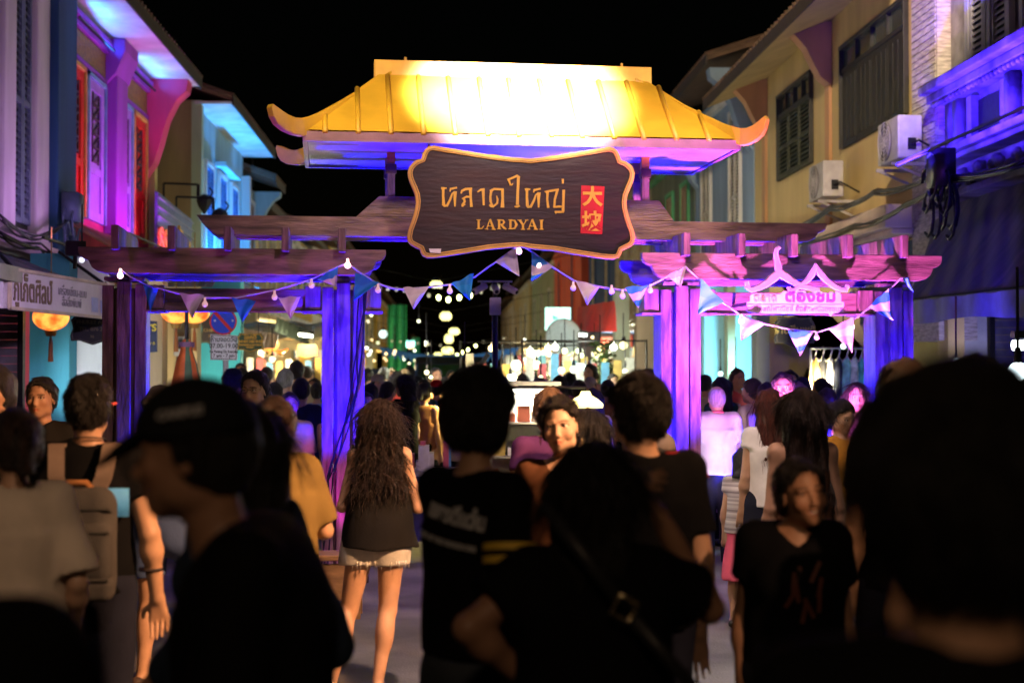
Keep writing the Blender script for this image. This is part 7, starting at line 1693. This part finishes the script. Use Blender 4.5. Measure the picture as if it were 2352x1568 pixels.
# backpack man
J = joints(arms={'elR': (0.235, -0.03, 1.10), 'wrR': (0.255, 0.03, 0.85)})
H5 = tall(858, 5.2)
Pm = person("person", H5, locD(204, 5.2), 4, "person with short black hair carrying a grey brown backpack, arm hanging down", J=J, skin='warm', hair='short', top=dict(mat=blk, hem=0.88, sleeve=0.5, loose=0.022), bottom=dict(kind='trousers', mat=jeanb), res=0.009, hfine=('R',), locks=500, seed=9, curl=(0.3, 0.55))
s5 = H5 / 1.7
m = MB(); m.prism([(-0.15 * s5, -0.142 * s5, 1.18 * s5), (0.17 * s5, -0.142 * s5, 1.18 * s5), (0.17 * s5, -0.142 * s5, 1.285 * s5), (-0.15 * s5, -0.142 * s5, 1.285 * s5)], (0, 0.03, 0)); cpart(Pm, m, "shirt_panel", mat("panel_blue", (0.03, 0.22, 0.7), 0.7, var=0, col2=(0.12, 0.45, 0.85), scale=6))
bpk = bpy.data.objects.new("backpack", None); COL.objects.link(bpk); bpk.location = Pm.location + Vector((0, 0, 0.8)); 
tag(bpk, "grey brown backpack worn on both shoulders with a tan top handle", "backpack")
def rbox(c, h, r):
    def fn(X, Y, Z):
        q = [np.abs(X - c[0]) - h[0] + r, np.abs(Y - c[1]) - h[1] + r, np.abs(Z - c[2]) - h[2] + r]
        return np.sqrt(sum(np.maximum(v, 0) ** 2 for v in q)) + np.minimum(np.maximum(np.maximum(q[0], q[1]), q[2]), 0) - r
    return fn, [c[i] - h[i] for i in range(3)], [c[i] + h[i] for i in range(3)]
g = Field((-0.2, -0.4, 0.7), (0.2, 0.0, 1.35), 0.008)
for c_, h_, r_, k_ in (((0, -0.20 * s5, 1.09 * s5), (0.132, 0.075, 0.2), 0.07, 0.01), ((0, -0.235 * s5, 1.06 * s5), (0.125, 0.07, 0.10), 0.035, 0.006), ((0, -0.24 * s5, 0.93 * s5), (0.128, 0.075, 0.04), 0.025, 0.004)): g.put(*rbox(c_, h_, r_), k_)
g.all(lambda X, Y, Z: 0.003 * wob(X, Y, Z, 1.2), '+')
canvas = cloth_mat("canvas_grey", (0.085, 0.08, 0.078), 0.9); strapm = cloth_mat("strap_tan", (0.2, 0.15, 0.125), 0.9)
def bkid(mesh_or_mb, nm, mt, smooth=True):
    if isinstance(mesh_or_mb, MB): o = mesh_or_mb.build(nm, mt, None, smooth)
    else: mesh_or_mb.materials.append(mt); o = bpy.data.objects.new(nm, mesh_or_mb); COL.objects.link(o)
    o.parent = bpk; o.matrix_basis = Matrix.Translation(-Vector((0, 0, 0.8))); return o
bpk.rotation_euler = Pm.rotation_euler
bkid(g.mesh("bag"), "bag", canvas)
for q in (-1, 1):
    m = MB()
    def st(i, j, q=q):
        t = i; pts = [(0.055, -0.17, 1.24), (0.085, -0.165, 1.31), (0.10, -0.085, 1.425), (0.10, 0.06, 1.425), (0.11, 0.13, 1.3)]; k = min(3, int(t * 4)); f_ = t * 4 - k; a, b_ = pts[k], pts[k + 1]
        return (q * (a[0] + (b_[0] - a[0]) * f_ + (j - 0.5) * 0.06) * s5, (a[1] + (b_[1] - a[1]) * f_ - 0.012) * s5, (a[2] + (b_[2] - a[2]) * f_ + 0.012) * s5)
    m.grid(st, 20, 3, 0, thick=(0, 0.0, 0.012)); bkid(m, "strap", strapm)
m = MB(); m.tube([(-0.05, -0.2, 1.285 * s5), (-0.03, -0.215, 1.315 * s5), (0.03, -0.215, 1.315 * s5), (0.05, -0.2, 1.285 * s5)], 0.013, 6); bkid(m, "handle", cloth_mat("leather_tan", (0.4, 0.18, 0.07)))
m = MB(); m.tube([(-0.128, -0.2, 1.19 * s5), (-0.11, -0.262, 1.22 * s5), (0.11, -0.262, 1.22 * s5), (0.128, -0.2, 1.19 * s5)], 0.006, 5); m.tube([(-0.12, -0.293, 1.14 * s5), (0.12, -0.293, 1.14 * s5)], 0.006, 5); m.tube([(-0.12, -0.302, 0.97 * s5), (0.12, -0.302, 0.97 * s5)], 0.007, 5); bkid(m, "zip", plain("zip_dark", (0.02, 0.02, 0.02)))
m = MB(); m.tube([(0.235 * s5 + 0.04 * math.cos(a / 2), 0.0 + 0.036 * math.sin(a / 2), 0.965 * s5) for a in range(14)], 0.006, 5); cpart(Pm, m, "bracelet", plain("band_dark", (0.03, 0.02, 0.02)))
m = MB(); nk = (0, -0.012 * s5, 1.43 * s5); m.tube([(nk[0] + 0.066 * math.cos(a / 10 * math.pi), nk[1] + 0.066 * math.sin(a / 10 * math.pi), nk[2] + 0.03 - .012 * math.sin(a / 10 * math.pi)) for a in range(21)], 0.003, 4); cpart(Pm, m, "necklace_cord", sblack)
hcP = Vector(Pm["hc"]); m = MB(); m.bar(hcP + Vector((0.079, -0.02, 0.014)), hcP + Vector((0.084, 0.1, 0.016)), 0.004, 0.008); cpart(Pm, m, "glasses_temple", plain("glasses_red", (0.7, 0.08, 0.03)), False)
# seated or stepping person whose lit legs show beside the capped man
J = joints(True, legs={'hipL': (-.09, .0, .86), 'hipR': (.09, 0, .86), 'knR': (0.10, 0.30, 0.66), 'anR': (0.10, 0.10, 0.34), 'knL': (-.10, .03, .47), 'anL': (-.10, -.03, .09)})
person("person", 1.56, locD(372, 7.4), -25, "person in denim shorts lifting one bare knee beside the backpack", sex='f', J=J, hair='bun', top=dict(mat=cloth_mat("navy", (0.02, 0.025, 0.06)), hem=0.9, sleeve=0.4), bottom=dict(kind='shorts', mat=cloth_mat("denim_blue", (0.06, 0.09, 0.2)), cut=0.63, loose=0.03), shoes=('sandal_dark', (0.05, 0.03, 0.025)), res=0.010, seed=10)

# long haired girl in shorts
H1 = tall(918, 7.3); s1 = H1 / 1.7
J = joints(True, arms={'elL': (-0.215, 0.02, 1.09), 'wrL': (-0.11, 0.2, 1.16), 'elR': (0.225, 0.02, 1.08), 'wrR': (0.10, 0.2, 1.2)},
           legs={'hipL': (-.095, 0, .9), 'hipR': (.075, 0, .9), 'knL': (-.175, .05, .49), 'anL': (-.275, -.04, .09), 'knR': (.05, .0, .485), 'anR': (-.005, -.05, .085)})
Pm = person("person", H1, locD(872, 7.3), 2, "person with long curly brown hair, loose black top and frayed denim shorts, seen from behind", sex='f', J=J, skin='warm', hair='curly', hairc='brown', hairL=0.40, hairw=1.06,
       top=dict(mat=blk2, hem=0.855, sleeve=0, loose=0.018, hemr=(0.215, 0.165), armhole=-0.005, fold=0.006), bottom=dict(kind='shorts', mat=denim, cut=0.755, loose=0.035, fold=0.006), shoes=('sandal_brown', (0.12, 0.06, 0.03)), res=0.0075, hres=0.006, locks=5200, seed=11, build=1.0)
m = MB(); rr = random.Random(2)
for k in range(60):
    a = rr.uniform(math.pi, 2 * math.pi); q = rr.choice((-1, 1)); x = q * 0.1 * s1 + 0.10 * s1 * math.cos(a) - 0.02 * q; y = 0.115 * s1 * math.sin(a)
    m.tube([(x, y, 0.785 * s1), (x + rr.uniform(-.01, .01), y - 0.004, (0.77 - rr.uniform(0.005, 0.04)) * s1)], [0.0025, 0.001], 4)
cpart(Pm, m, "frayed_hem", plain("fray_white", (0.6, 0.58, 0.52)))
m = MB(); 
for q, x0 in ((1, 0.03), (-1, -0.12)): m.bar((q * 0.1, -0.115, 1.40 * s1), (q * 0.14 * 0.6, -0.125, 1.2 * s1), 0.015, 0.006)
# black T-shirt man with yellow sleeve stripes
H2 = tall(843, 3.62); s2 = H2 / 1.7
J = joints(arms={'elR': (0.185, -0.04, 1.10), 'wrR': (0.12, 0.18, 1.02), 'elL': (-0.16, 0.08, 1.1), 'wrL': (-0.06, 0.26, 1.05), 'shL': (-0.135, -0.005, 1.388), 'shR': (0.145, -0.005, 1.388)}); J['head'] = (0.0, 0.02, 1.578); J['neck'] = (0.012, -0.008, 1.425)
Pm = person("person", H2, locD(1088, 3.62), -50, "tall person in a black T-shirt with printed back and yellow sleeve stripes, hair short", J=J, skin='warm', hair='short', hairw=1.35, top=dict(mat=blk, hem=0.965, sleeve=0.92, loose=0.020, flare=0.010), bottom=dict(kind='trousers', mat=jean), res=0.009, hres=0.007, locks=1500, seed=12, build=0.88, head=(30, 0, 0))
slant = Vector((1, 0, -0.16))
m = MB(); text_mesh("เพชรดีเด่น", 0.055, 0.0015, (0.035 * s2, -0.148 * s2, 1.315 * s2), slant, (0.0, 0.08, 1), mb=m, sx=0.85, off=0.0022); text_mesh("BEST OF THE KINGDOM", 0.019, 0.0015, (0.02 * s2, -0.152 * s2, 1.262 * s2), slant, (0, 0.05, 1), mb=m, sx=0.9, off=0.0008)
cpart(Pm, wrap(Pm, m), "shirt_lettering", plain("print_grey", (0.45, 0.45, 0.47)), False)
a, e = Vector(J['shR']) * s2, Vector(J['elR']) * s2; dr = (e - a).normalized()
m = MB()
for t0 in (0.42, 0.53):
    c0 = a + (e - a) * t0; ring = []
    x = dr.cross(Vector((0, 1, 0))).normalized(); y = dr.cross(x)
    r_ = 0.0705 * s2; vs = []
    for hh in (0, 0.018):
        for k in range(24): an = 2 * math.pi * k / 24; vs.append(c0 + dr * hh + (x * math.cos(an) + y * math.sin(an)) * r_)
    m.add(vs, [(k, (k + 1) % 24, 24 + (k + 1) % 24, 24 + k) for k in range(24)])
cpart(Pm, m, "sleeve_stripe", plain("stripe_yellow", (0.75, 0.5, 0.05)))
# woman with raised hand and shoulder bag
H3 = tall(1016, 3.2); s3 = H3 / 1.7
J = joints(True, arms={'shR': (0.155, -0.005, 1.37), 'elR': (0.335, 0.10, 1.245), 'wrR': (0.185, 0.12, 1.475), 'shL': (-0.155, 0, 1.37), 'elL': (-0.36, 0.0, 1.165), 'wrL': (-0.20, 0.06, 1.0)})
J['elR'] = (0.315, 0.10, 1.27); J['wrR'] = (0.175, 0.04, 1.52); J['elL'] = (-0.32, -0.08, 1.25); J['wrL'] = (-0.15, 0.03, 1.08)
Pm = person("person", H3, locD(1362, 3.2), -3, "person with long black hair in a black blouse raising one hand, other hand on hip", sex='f', J=J, skin='tan', hair='long', hairL=0.27, hairw=1.08, top=dict(mat=blk, hem=0.74, sleeve=0.62, loose=0.035, hemr=(0.2, 0.15), flare=0.02), bottom=dict(kind='trousers', mat=blk), res=0.009, hfine=('R',), locks=3000, seed=13, build=1.12, curl=(0.5, 0.9), twist=(0, 1.2), head=(-12, 6, 0))
bag = thing("shoulder_bag", Pm.location + Vector((0.27, 0, 0.55)), "black shoulder bag with a square metal strap ring and zip", "bag")
leather = plain("bag_leather", (0.02, 0.02, 0.022), 0.45); chrome = plain("bag_metal", (0.6, 0.5, 0.3), 0.25, 0.9)
def bpart(m, nm, mt):
    m.v = [tuple(Vector(p) + Pm.location) for p in m.v]; return m.build(nm, mt, bag, True)
m = MB(); m.hexa([(0.22, -0.16, 0.56), (0.31, -0.16, 0.56), (0.31, 0.14, 0.56), (0.22, 0.14, 0.56), (0.20, -0.12, 0.92), (0.28, -0.12, 0.92), (0.28, 0.12, 0.92), (0.20, 0.12, 0.92)]); o = bpart(m, "pouch", leather); b_ = o.modifiers.new("b", 'BEVEL'); b_.width = .02; b_.segments = 2
m = MB(); m.bar((0.245, -0.15, 0.92), (0.06, -0.185, 1.13), 0.028, 0.008, up=(0, 1, 0)); m.bar((0.03, -0.185, 1.17), (-0.12, -0.10, 1.36), 0.028, 0.008, up=(0, 1, 0)); bpart(m, "strap", leather)
m = MB(); c0 = Vector((0.045, -0.195, 1.15)); m.tube([c0 + Vector((0.03 * math.cos(a), 0, 0.03 * math.sin(a))) for a in [math.pi / 4 * 0 + k * math.pi / 2 + .3 for k in range(5)]], 0.005, 6); bpart(m, "ring", chrome)
m = MB(); m.bar((0.265, -0.165, 0.84), (0.29, -0.17, 0.77), 0.012, 0.008); bpart(m, "zip_pull", chrome)
# dark haired man beside post, red collar
H4 = tall(856, 4.45); s4 = H4 / 1.7
Pm = person("person", H4, locD(1468, 4.45), 8, "person with short dark hair and lit neck in a black shirt with red shoulder piping", J=joints(), skin='warm', hair='short', hairw=1.25, top=dict(mat=blk, hem=0.9, sleeve=0.7, loose=0.028), bottom=dict(kind='trousers', mat=jeanb), res=0.010, hres=0.008, locks=1500, seed=14, build=1.02, head=(12, 4, 0))
m = MB()
for q in (-1, 1): m.tube([(q * 0.08 * s4, -0.03 * s4, 1.452 * s4), (q * 0.14 * s4, -0.02 * s4, 1.452 * s4), (q * 0.20 * s4, -0.01 * s4, 1.43 * s4), (q * 0.235 * s4, 0, 1.37 * s4)], 0.004, 5)
cpart(Pm, m, "piping", plain("piping_red", (0.45, 0.02, 0.02)))
# smiling woman with gathered hair
H6 = tall(914, 5.6); s6 = H6 / 1.7
J = joints(True, arms={'elL': (-0.2, 0.06, 1.1), 'wrL': (-0.12, 0.18, 1.0)})
Pm = person("person", H6, locD(1289, 5.6), 174, "smiling person facing the camera with dark hair tied up and a brown sleeveless top", sex='f', J=J, skin='fair', hair='topbun', hairc='black', hairw=1.15, top=dict(mat=cloth_mat("brown_top", (0.10, 0.045, 0.025)), hem=0.8, sleeve=0.25, loose=0.014, neck=1.40, vneck=0.05), bottom=dict(kind='skirt', mat=cloth_mat("brown_skirt", (0.12, 0.06, 0.03))), res=0.010, hres=0.0042, smile=0.6, face=True, locks=500, seed=15, head=(-10, 2, 6))
hcP = Vector(Pm["hc"]); m = MB()
for q in (-1, 1): m.tube([hcP + Vector((q * 0.082 + 0.0 , -0.004 + 0.014 * math.cos(k / 8 * 6.3), -0.052 + 0.014 * math.sin(k / 8 * 6.3))) for k in range(9)], 0.002, 5)
cpart(Pm, m, "earring", chrome)
# short haired smiling woman
H7 = tall(1034, 4.25); s7 = H7 / 1.7
J = joints(True); J['head'] = (-0.02, 0.05, 1.56); J['neck'] = (0, 0.01, 1.42)
Pm = person("person", H7, locD(1822, 4.25), 176, "laughing person with very short black hair in a black V-neck shirt", sex='f', J=J, skin='tan', hair='short', hairw=0.9, top=dict(mat=blk, hem=0.85, sleeve=0.5, loose=0.025, vneck=0.09, neckr=0.06), bottom=dict(kind='trousers', mat=jeanb), res=0.010, hres=0.0042, smile=1.0, face=True, locks=800, seed=16, build=1.1, head=(14, 3, 8))
m = MB(); rr = random.Random(9)
for k in range(9): x = rr.uniform(-0.05, 0.06); z = 1.12 + k * 0.018; m.bar((x, 0.158, z * s7), (x + rr.uniform(-.04, .04), 0.162, (z + 0.07) * s7), 0.012, 0.004, up=(0, 1, 0))
cpart(Pm, wrap(Pm, m), "shirt_print", plain("print_rust", (0.14, 0.04, 0.02)), False)
# grey cap child, hood
person("person", tall(990, 6.3), locD(1512, 6.3), 10, "short person in a grey cap right behind the man with the lit neck", J=joints(), hair='short', cap=cloth_mat("cap_grey", (0.10, 0.085, 0.08)), top=dict(mat=blk2, hem=0.9), bottom=dict(kind='trousers', mat=jeanb), res=0.012, seed=17, build=0.95)
person("person", tall(893, 7.2), locD(1262, 7.2), 12, "person with wavy light brown hair directly behind the smiling woman", J=joints(), skin='fair', hair='short', hairc='light', hairw=1.3, top=dict(mat=cloth_mat("plum", (0.1, 0.03, 0.1)), hem=0.9), bottom=dict(kind='trousers', mat=jeanb), res=0.011, locks=500, seed=18)
person("person", tall(938, 6.8), locD(1352, 6.8), 30, "person with dark curly hair under the glowing yellow lamp", J=joints(True), sex='f', hair='bob', hairw=1.15, top=dict(mat=blk2, hem=0.9), bottom=dict(kind='trousers', mat=jeanb), res=0.011, locks=600, seed=19)
# right hand group
person("person", tall(894, 6.7), locD(1842, 6.7), 6, "person with very long brown highlighted hair and bare shoulders seen from behind", sex='f', J=joints(True), hair='long', hairc='brown', hairL=0.40, hairw=1.25, top=dict(mat=cloth_mat("rust", (0.09, 0.04, 0.02)), hem=0.88, sleeve=0, loose=0.012), bottom=dict(kind='skirt', mat=cloth_mat("patterned_tan", (0.3, 0.2, 0.12), col2=(0.05, 0.03, 0.03), scale=14), cut=0.45), res=0.010, locks=4000, seed=20)
Pm = person("person", tall(884, 11.9), locD(1646, 11.9), 2, "balding grey person in a white polo shirt with dark trousers beside the magenta post", J=joints(), skin='warm', hair='bald', hairc='grey', top=dict(mat=cloth_mat("white", (0.72, 0.70, 0.70)), hem=0.88, sleeve=0.75, loose=0.035, flare=0.02, collar=plain("collar_red", (0.6, 0.1, 0.15))), bottom=dict(kind='trousers', mat=jeanb, loose=0.02), res=0.011, hres=0.008, seed=21, build=1.02)
person("person", tall(893, 8.9), locD(1766, 8.9), 4, "person with long auburn hair, white blouse and dark jeans", sex='f', J=joints(True), hair='long', hairc='red', hairL=0.36, top=dict(mat=cloth_mat("white", (0.72, 0.70, 0.70)), hem=0.9, sleeve=0.3), bottom=dict(kind='trousers', mat=jeanb), res=0.011, locks=500, seed=22)
person("person", 1.14, locD(1707, 9.2), -20, "small child in a striped top and pink skirt beside the auburn haired person", sex='f', J=joints(True), hair='bob', top=dict(mat=cloth_mat("stripe", (0.7, 0.65, 0.65), col2=(0.15, 0.12, 0.14), scale=3, stretch=(0.1, 0.1, 14)), hem=0.9, sleeve=0.4), bottom=dict(kind='skirt', mat=cloth_mat("pink", (0.7, 0.12, 0.2))), res=0.012, seed=23)
person("person", tall(918, 9.0), locD(1931, 9.0), -150, "person in a mustard top with white sleeve, dark hair tied back, looking down", sex='f', J=joints(True), hair='bun', top=dict(mat=cloth_mat("mustard", (0.55, 0.26, 0.04)), hem=0.9, sleeve=0.6), bottom=dict(kind='trousers', mat=jeanb), res=0.012, hres=0.008, seed=24, head=(0, -18, 0), face=True, locks=400)
person("person", tall(856, 11.2), locD(1799, 11.2), 165, "person with swept black hair facing the camera before the mustard wall", J=joints(), hair='short', hairw=1.3, top=dict(mat=blk2, hem=0.9), bottom=dict(kind='trousers', mat=jeanb), res=0.012, hres=0.008, face=True, seed=25, locks=400)
person("person", tall(878, 11.0), locD(1967, 11.0), 172, "person with shoulder length dark hair facing the camera before the clothes rack", sex='f', J=joints(True), hair='bob', top=dict(mat=cloth_mat("taupe", (0.2, 0.14, 0.1)), hem=0.9), bottom=dict(kind='trousers', mat=jeanb), res=0.012, hres=0.008, face=True, seed=26, skin='fair', locks=500)
person("person", tall(828, 5.0), locD(2076, 5.0), 5, "person with brownish cropped hair just before the violet outer post", J=joints(), hair='short', hairc='brown', hairw=1.3, top=dict(mat=blk, hem=0.9), bottom=dict(kind='trousers', mat=jeanb), res=0.013, locks=300, seed=27)
person("person", tall(818, 3.7), locD(2238, 3.7), 0, "tall person with black hair whose head tops the huge blurred head", J=joints(), hair='short', hairw=1.25, top=dict(mat=blk, hem=0.9), bottom=dict(kind='trousers', mat=jeanb), res=0.013, locks=300, seed=28)
# left hand middle group
Pm = person("person", tall(852, 9.0), locD(586, 9.0), 168, "person with thin glasses and black hair whose face glows pink", J=joints(), skin='fair', hair='short', hairw=1.2, top=dict(mat=cloth_mat("grey_tee", (0.2, 0.2, 0.22)), hem=0.9), bottom=dict(kind='trousers', mat=jeanb), res=0.011, hres=0.006, face=True, locks=400, seed=29, head=(-8, -3, 0))
hcP = Vector(Pm["hc"]); m = MB()
for q in (-1, 1):
    m.tube([hcP + Vector((q * 0.033 + 0.022 * math.cos(k / 12 * 6.3), 0.098 - 0.006 * abs(math.cos(k / 12 * 6.3)), 0.006 + 0.018 * math.sin(k / 12 * 6.3))) for k in range(13)], 0.0016, 4); m.tube([hcP + Vector((q * 0.055, 0.09, 0.01)), hcP + Vector((q * 0.08, 0.0, 0.012))], 0.0016, 4)
m.tube([hcP + Vector((-0.011, 0.1, 0.008)), hcP + Vector((0.011, 0.1, 0.008))], 0.0016, 4); cpart(Pm, m, "glasses", chrome)
person("person", tall(878, 16.5), locD(728, 16.5), 4, "person with a black ponytail in a pale polka dot dress beside the violet post", sex='f', J=joints(True, legs={'knL': (-.09, .08, .49), 'anL': (-.09, .02, .09)}), hair='pony', hairL=0.3, top=dict(mat=cloth_mat("polka", (0.16, 0.22, 0.36), col2=(0.34, 0.42, 0.55), scale=26), hem=0.95, sleeve=0.0, loose=0.012), bottom=dict(kind='skirt', mat=cloth_mat("polka", (0.16, 0.22, 0.36)), cut=0.42, hemr=(0.2, 0.16)), res=0.014, seed=30)
person("person", tall(846, 15.0), locD(655, 15.0), 10, "person in a white tank top with broad bare shoulders and short grey green hair", J=joints(), skin='warm', hair='short', hairc='grey', top=dict(mat=cloth_mat("white", (0.72, 0.7, 0.7)), hem=0.9, sleeve=0), bottom=dict(kind='trousers', mat=jean), res=0.013, seed=31, build=1.05)
person("person", tall(868, 13.0), locD(692, 13.0), 0, "person in a navy polo shirt with short black hair left of the polka dot dress", J=joints(), hair='short', top=dict(mat=cloth_mat("navy", (0.02, 0.025, 0.06)), hem=0.9), bottom=dict(kind='trousers', mat=jeanb), res=0.013, seed=32)
person("person", tall(846, 12.5), locD(535, 12.5), -30, "person with black hair and bare shoulders before the turquoise wall", J=joints(True), sex='f', hair='short', top=dict(mat=cloth_mat("white", (0.72, 0.7, 0.7)), hem=0.9, sleeve=0), bottom=dict(kind='trousers', mat=jean), res=0.013, seed=33, locks=300)
person("person", tall(866, 8.0), locD(96, 8.0), 175, "person with black hair facing the camera behind the backpack wearer", J=joints(), skin='tan', hair='short', hairw=1.1, top=dict(mat=blk2, hem=0.9), bottom=dict(kind='trousers', mat=jeanb), res=0.012, hres=0.008, face=True, seed=34, locks=500)
person("person", tall(838, 6.0), locD(-16, 6.0), 150, "dark person at the frame edge holding a glinting phone before the roller shutter", J=joints(arms={'elR': (0.22, 0.08, 1.1), 'wrR': (0.08, 0.28, 1.2)}), skin='tan', hair='short', top=dict(mat=blk2, hem=0.9), bottom=dict(kind='trousers', mat=jeanb), res=0.013, seed=35)
person("person", tall(806, 17.2), locD(158, 17.2), 30, "person peeking out beside the white lit arch panel", J=joints(), hair='short', top=dict(mat=cloth_mat("brown_top", (0.10, 0.045, 0.025)), hem=0.9), bottom=dict(kind='trousers', mat=jeanb), res=0.014, seed=36)
# red cap vendor and neighbours in the middle
person("person", tall(872, 17.5), locD(1003, 17.5), -4, "person in a red cap and black T-shirt with a small white back print", J=joints(), skin='warm', hair='short', cap=cloth_mat("cap_red", (0.6, 0.02, 0.02)), top=dict(mat=blk, hem=0.88, sleeve=0.6), bottom=dict(kind='trousers', mat=blk), res=0.013, seed=37)
Pm = person("person", tall(860, 14.5), locD(930, 14.5), 55, "person in black with loose black hair and glasses in profile beside the long haired girl", sex='f', J=joints(True), hair='bob', hairw=1.1, skin='fair', top=dict(mat=blk, hem=0.85, sleeve=0.7), bottom=dict(kind='trousers', mat=blk), res=0.012, hres=0.008, face=True, seed=38, locks=500)

# ================================================================== the further crowd: a few bodies, copied with their own clothes
protos = []
def proto(**kw):
    P = person("person", 1.65, (0, 0, 0), 0, "x", **kw); protos.append((P, [c for c in P.children_recursive])); return P
pal = [((0.02, 0.02, 0.025), "black"), ((0.6, 0.58, 0.55), "white"), ((0.03, 0.05, 0.14), "navy"), ((0.45, 0.06, 0.05), "red"), ((0.15, 0.15, 0.16), "grey"), ((0.10, 0.22, 0.4), "blue"), ((0.5, 0.4, 0.25), "beige"), ((0.05, 0.16, 0.09), "green"), ((0.5, 0.16, 0.25), "pink"), ((0.55, 0.36, 0.05), "yellow"), ((0.22, 0.10, 0.05), "brown"), ((0.3, 0.12, 0.35), "purple")]
cmats = {n: cloth_mat("crowd_" + n, c) for c, n in pal}
hdr = [dict(J=joints(), hair='short', hairw=1.1, top=dict(mat=None, hem=0.9, sleeve=0.6), bottom=dict(kind='trousers', mat=jeanb)), dict(J=joints(True), sex='f', hair='long', hairL=0.3, top=dict(mat=None, hem=0.88, sleeve=0.4), bottom=dict(kind='trousers', mat=jeanb)),
       dict(J=joints(arms={'elR': (.22, .08, 1.1), 'wrR': (.1, .28, 1.15)}), hair='short', hairc='brown', top=dict(mat=None, hem=0.86, sleeve=0.8, loose=0.03), bottom=dict(kind='shorts', mat=jean, cut=0.5)), dict(J=joints(True), sex='f', hair='pony', hairL=0.25, top=dict(mat=None, hem=0.9, sleeve=0.0), bottom=dict(kind='skirt', mat=blk)),
       dict(J=joints(), hair='short', cap=cloth_mat("cap_beige", (0.4, 0.35, 0.28)), top=dict(mat=None, hem=0.9, sleeve=0.6), bottom=dict(kind='trousers', mat=jean)), dict(J=joints(True), sex='f', hair='bun', hairc='black', top=dict(mat=None, hem=0.9, sleeve=1.4), bottom=dict(kind='trousers', mat=blk))]
hn = ["short hair", "long black hair", "brown hair and shorts", "a black ponytail", "a beige cap", "a hair bun"]
for k, kw in enumerate(hdr):
    kw['top']['mat'] = cmats["grey"]; proto(res=0.017, hres=0.010, seed=50 + k, skin=('warm', 'fair', 'tan')[k % 3], **kw)
rr = random.Random(21)
spots = []
# (px, top, depth) read off the photograph, then filled in between
fixed = [(1656, 866, 13.5), (1693, 846, 16.5), (1728, 868, 12.7), (1667, 872, 15.2), (1814, 850, 14.2), (1842, 866, 13.2), (1620, 860, 16.8), (1900, 890, 12.3), (1760, 878, 12.4), (1885, 868, 15.0), (1490, 846, 17.0), (1472, 862, 15.0),
  (648, 866, 18.5), (612, 842, 19.5), (676, 855, 20), (560, 862, 13.8), (705, 840, 24), (722, 868, 19), (630, 878, 14.2), (600, 880, 11.0), (520, 888, 10.2), (665, 900, 11.2), (1240, 868, 15), (1265, 876, 13), (1285, 862, 17), (1308, 855, 19), (1330, 872, 15.5), (1355, 866, 18), (1222, 884, 12.5), (1362, 892, 12.0), (1396, 872, 16), (1250, 852, 24), (1320, 846, 27), (1345, 850, 24), (1200, 858, 20),
  (850, 880, 14), (868, 860, 19), (890, 876, 16), (845, 856, 24), (912, 852, 21), (876, 848, 28), (960, 862, 19), (975, 878, 15), (1020, 866, 21), (1045, 874, 16), (1060, 860, 23), (930, 846, 30), (990, 852, 27), (1085, 856, 24), (900, 843, 36), (860, 845, 34), (945, 852, 36), (1040, 850, 36), (1110, 852, 30), (1150, 854, 28), (1175, 858, 22), (1100, 862, 18), (1065, 884, 13.8), (840, 900, 12.2), (1155, 870, 17),
  (1408, 858, 22), (1380, 852, 26), (1215, 850, 33), (1270, 848, 36), (1180, 850, 38), (1075, 848, 44), (1000, 848, 46), (925, 848, 44), (850, 850, 42), (1130, 850, 46)]
for _ in range(900):
    if len(fixed) > 138: break
    d = rr.uniform(16, 40); px = rr.uniform(545, 735) if rr.random() < 0.35 else rr.uniform(838, 1480); q = locD(px, d)
    if abs(q[0]) > 4.4 or any((q[0] - locD(a, c)[0]) ** 2 + (q[1] - locD(a, c)[1]) ** 2 < 0.45 for a, b, c in fixed): continue
    fixed.append((px, 850 + (1.65 - rr.uniform(1.52, 1.76)) * F / d, d))
used = set()
col_names = [n for c, n in pal]
wts = [7, 4, 3, 2, 3, 3, 2, 2, 2, 1, 2, 1]
where = lambda px, d: ("by the polka dot dress" if px < 740 else "past the curly hair" if px < 970 else "near the red cap" if px < 1100 else "around the food cart" if px < 1300 else "under the red awning" if px < 1450 else "by the tan pillar" if px < 1530 else "behind the white polo" if px < 1740 else "before the mustard wall")
dist = lambda d: "close" if d < 13 else "further" if d < 20 else "far" if d < 30 else "remote"
first = {}
for px, tp, d in fixed:
    for _ in range(400):
        k = rr.randrange(6); cn = rr.choices(col_names, wts)[0]; fc = rr.random() < 0.28
        lab = "person in %s with %s, %s, %s %s" % (cn, hn[k], "facing us" if fc else "facing away", dist(d), where(px, d))
        if lab not in used: break
    used.add(lab)
    P, ch = protos[k]
    if k not in first: o = P; mp = None; first[k] = 1; kids = {c: c for c in ch}
    else:
        o = P.copy(); COL.objects.link(o); kids = {}
        for c in ch: n_ = c.copy(); COL.objects.link(n_); kids[c] = n_
        for c in ch: kids[c].parent = kids.get(c.parent, o); kids[c].matrix_parent_inverse = c.matrix_parent_inverse
    h = max(1.42, min(1.82, tall(tp, d))); sc = h / 1.65
    o.location = locD(px, d); o.scale = (sc, sc, sc); o.rotation_euler = (0, 0, R((180 if fc else 0) + rr.uniform(-50, 50)))
    o["label"] = lab; o["category"] = "person"; o["group"] = "people in the night market crowd"
    assert len(lab.split()) <= 16, lab
    for c in kids.values():
        if c.name.startswith("shirt"):
            c.material_slots[0].link = 'OBJECT'; c.material_slots[0].material = cmats[cn]
for o in list(bpy.data.objects):
    for kx in ("hc", "has_top"):
        if kx in o: del o[kx]
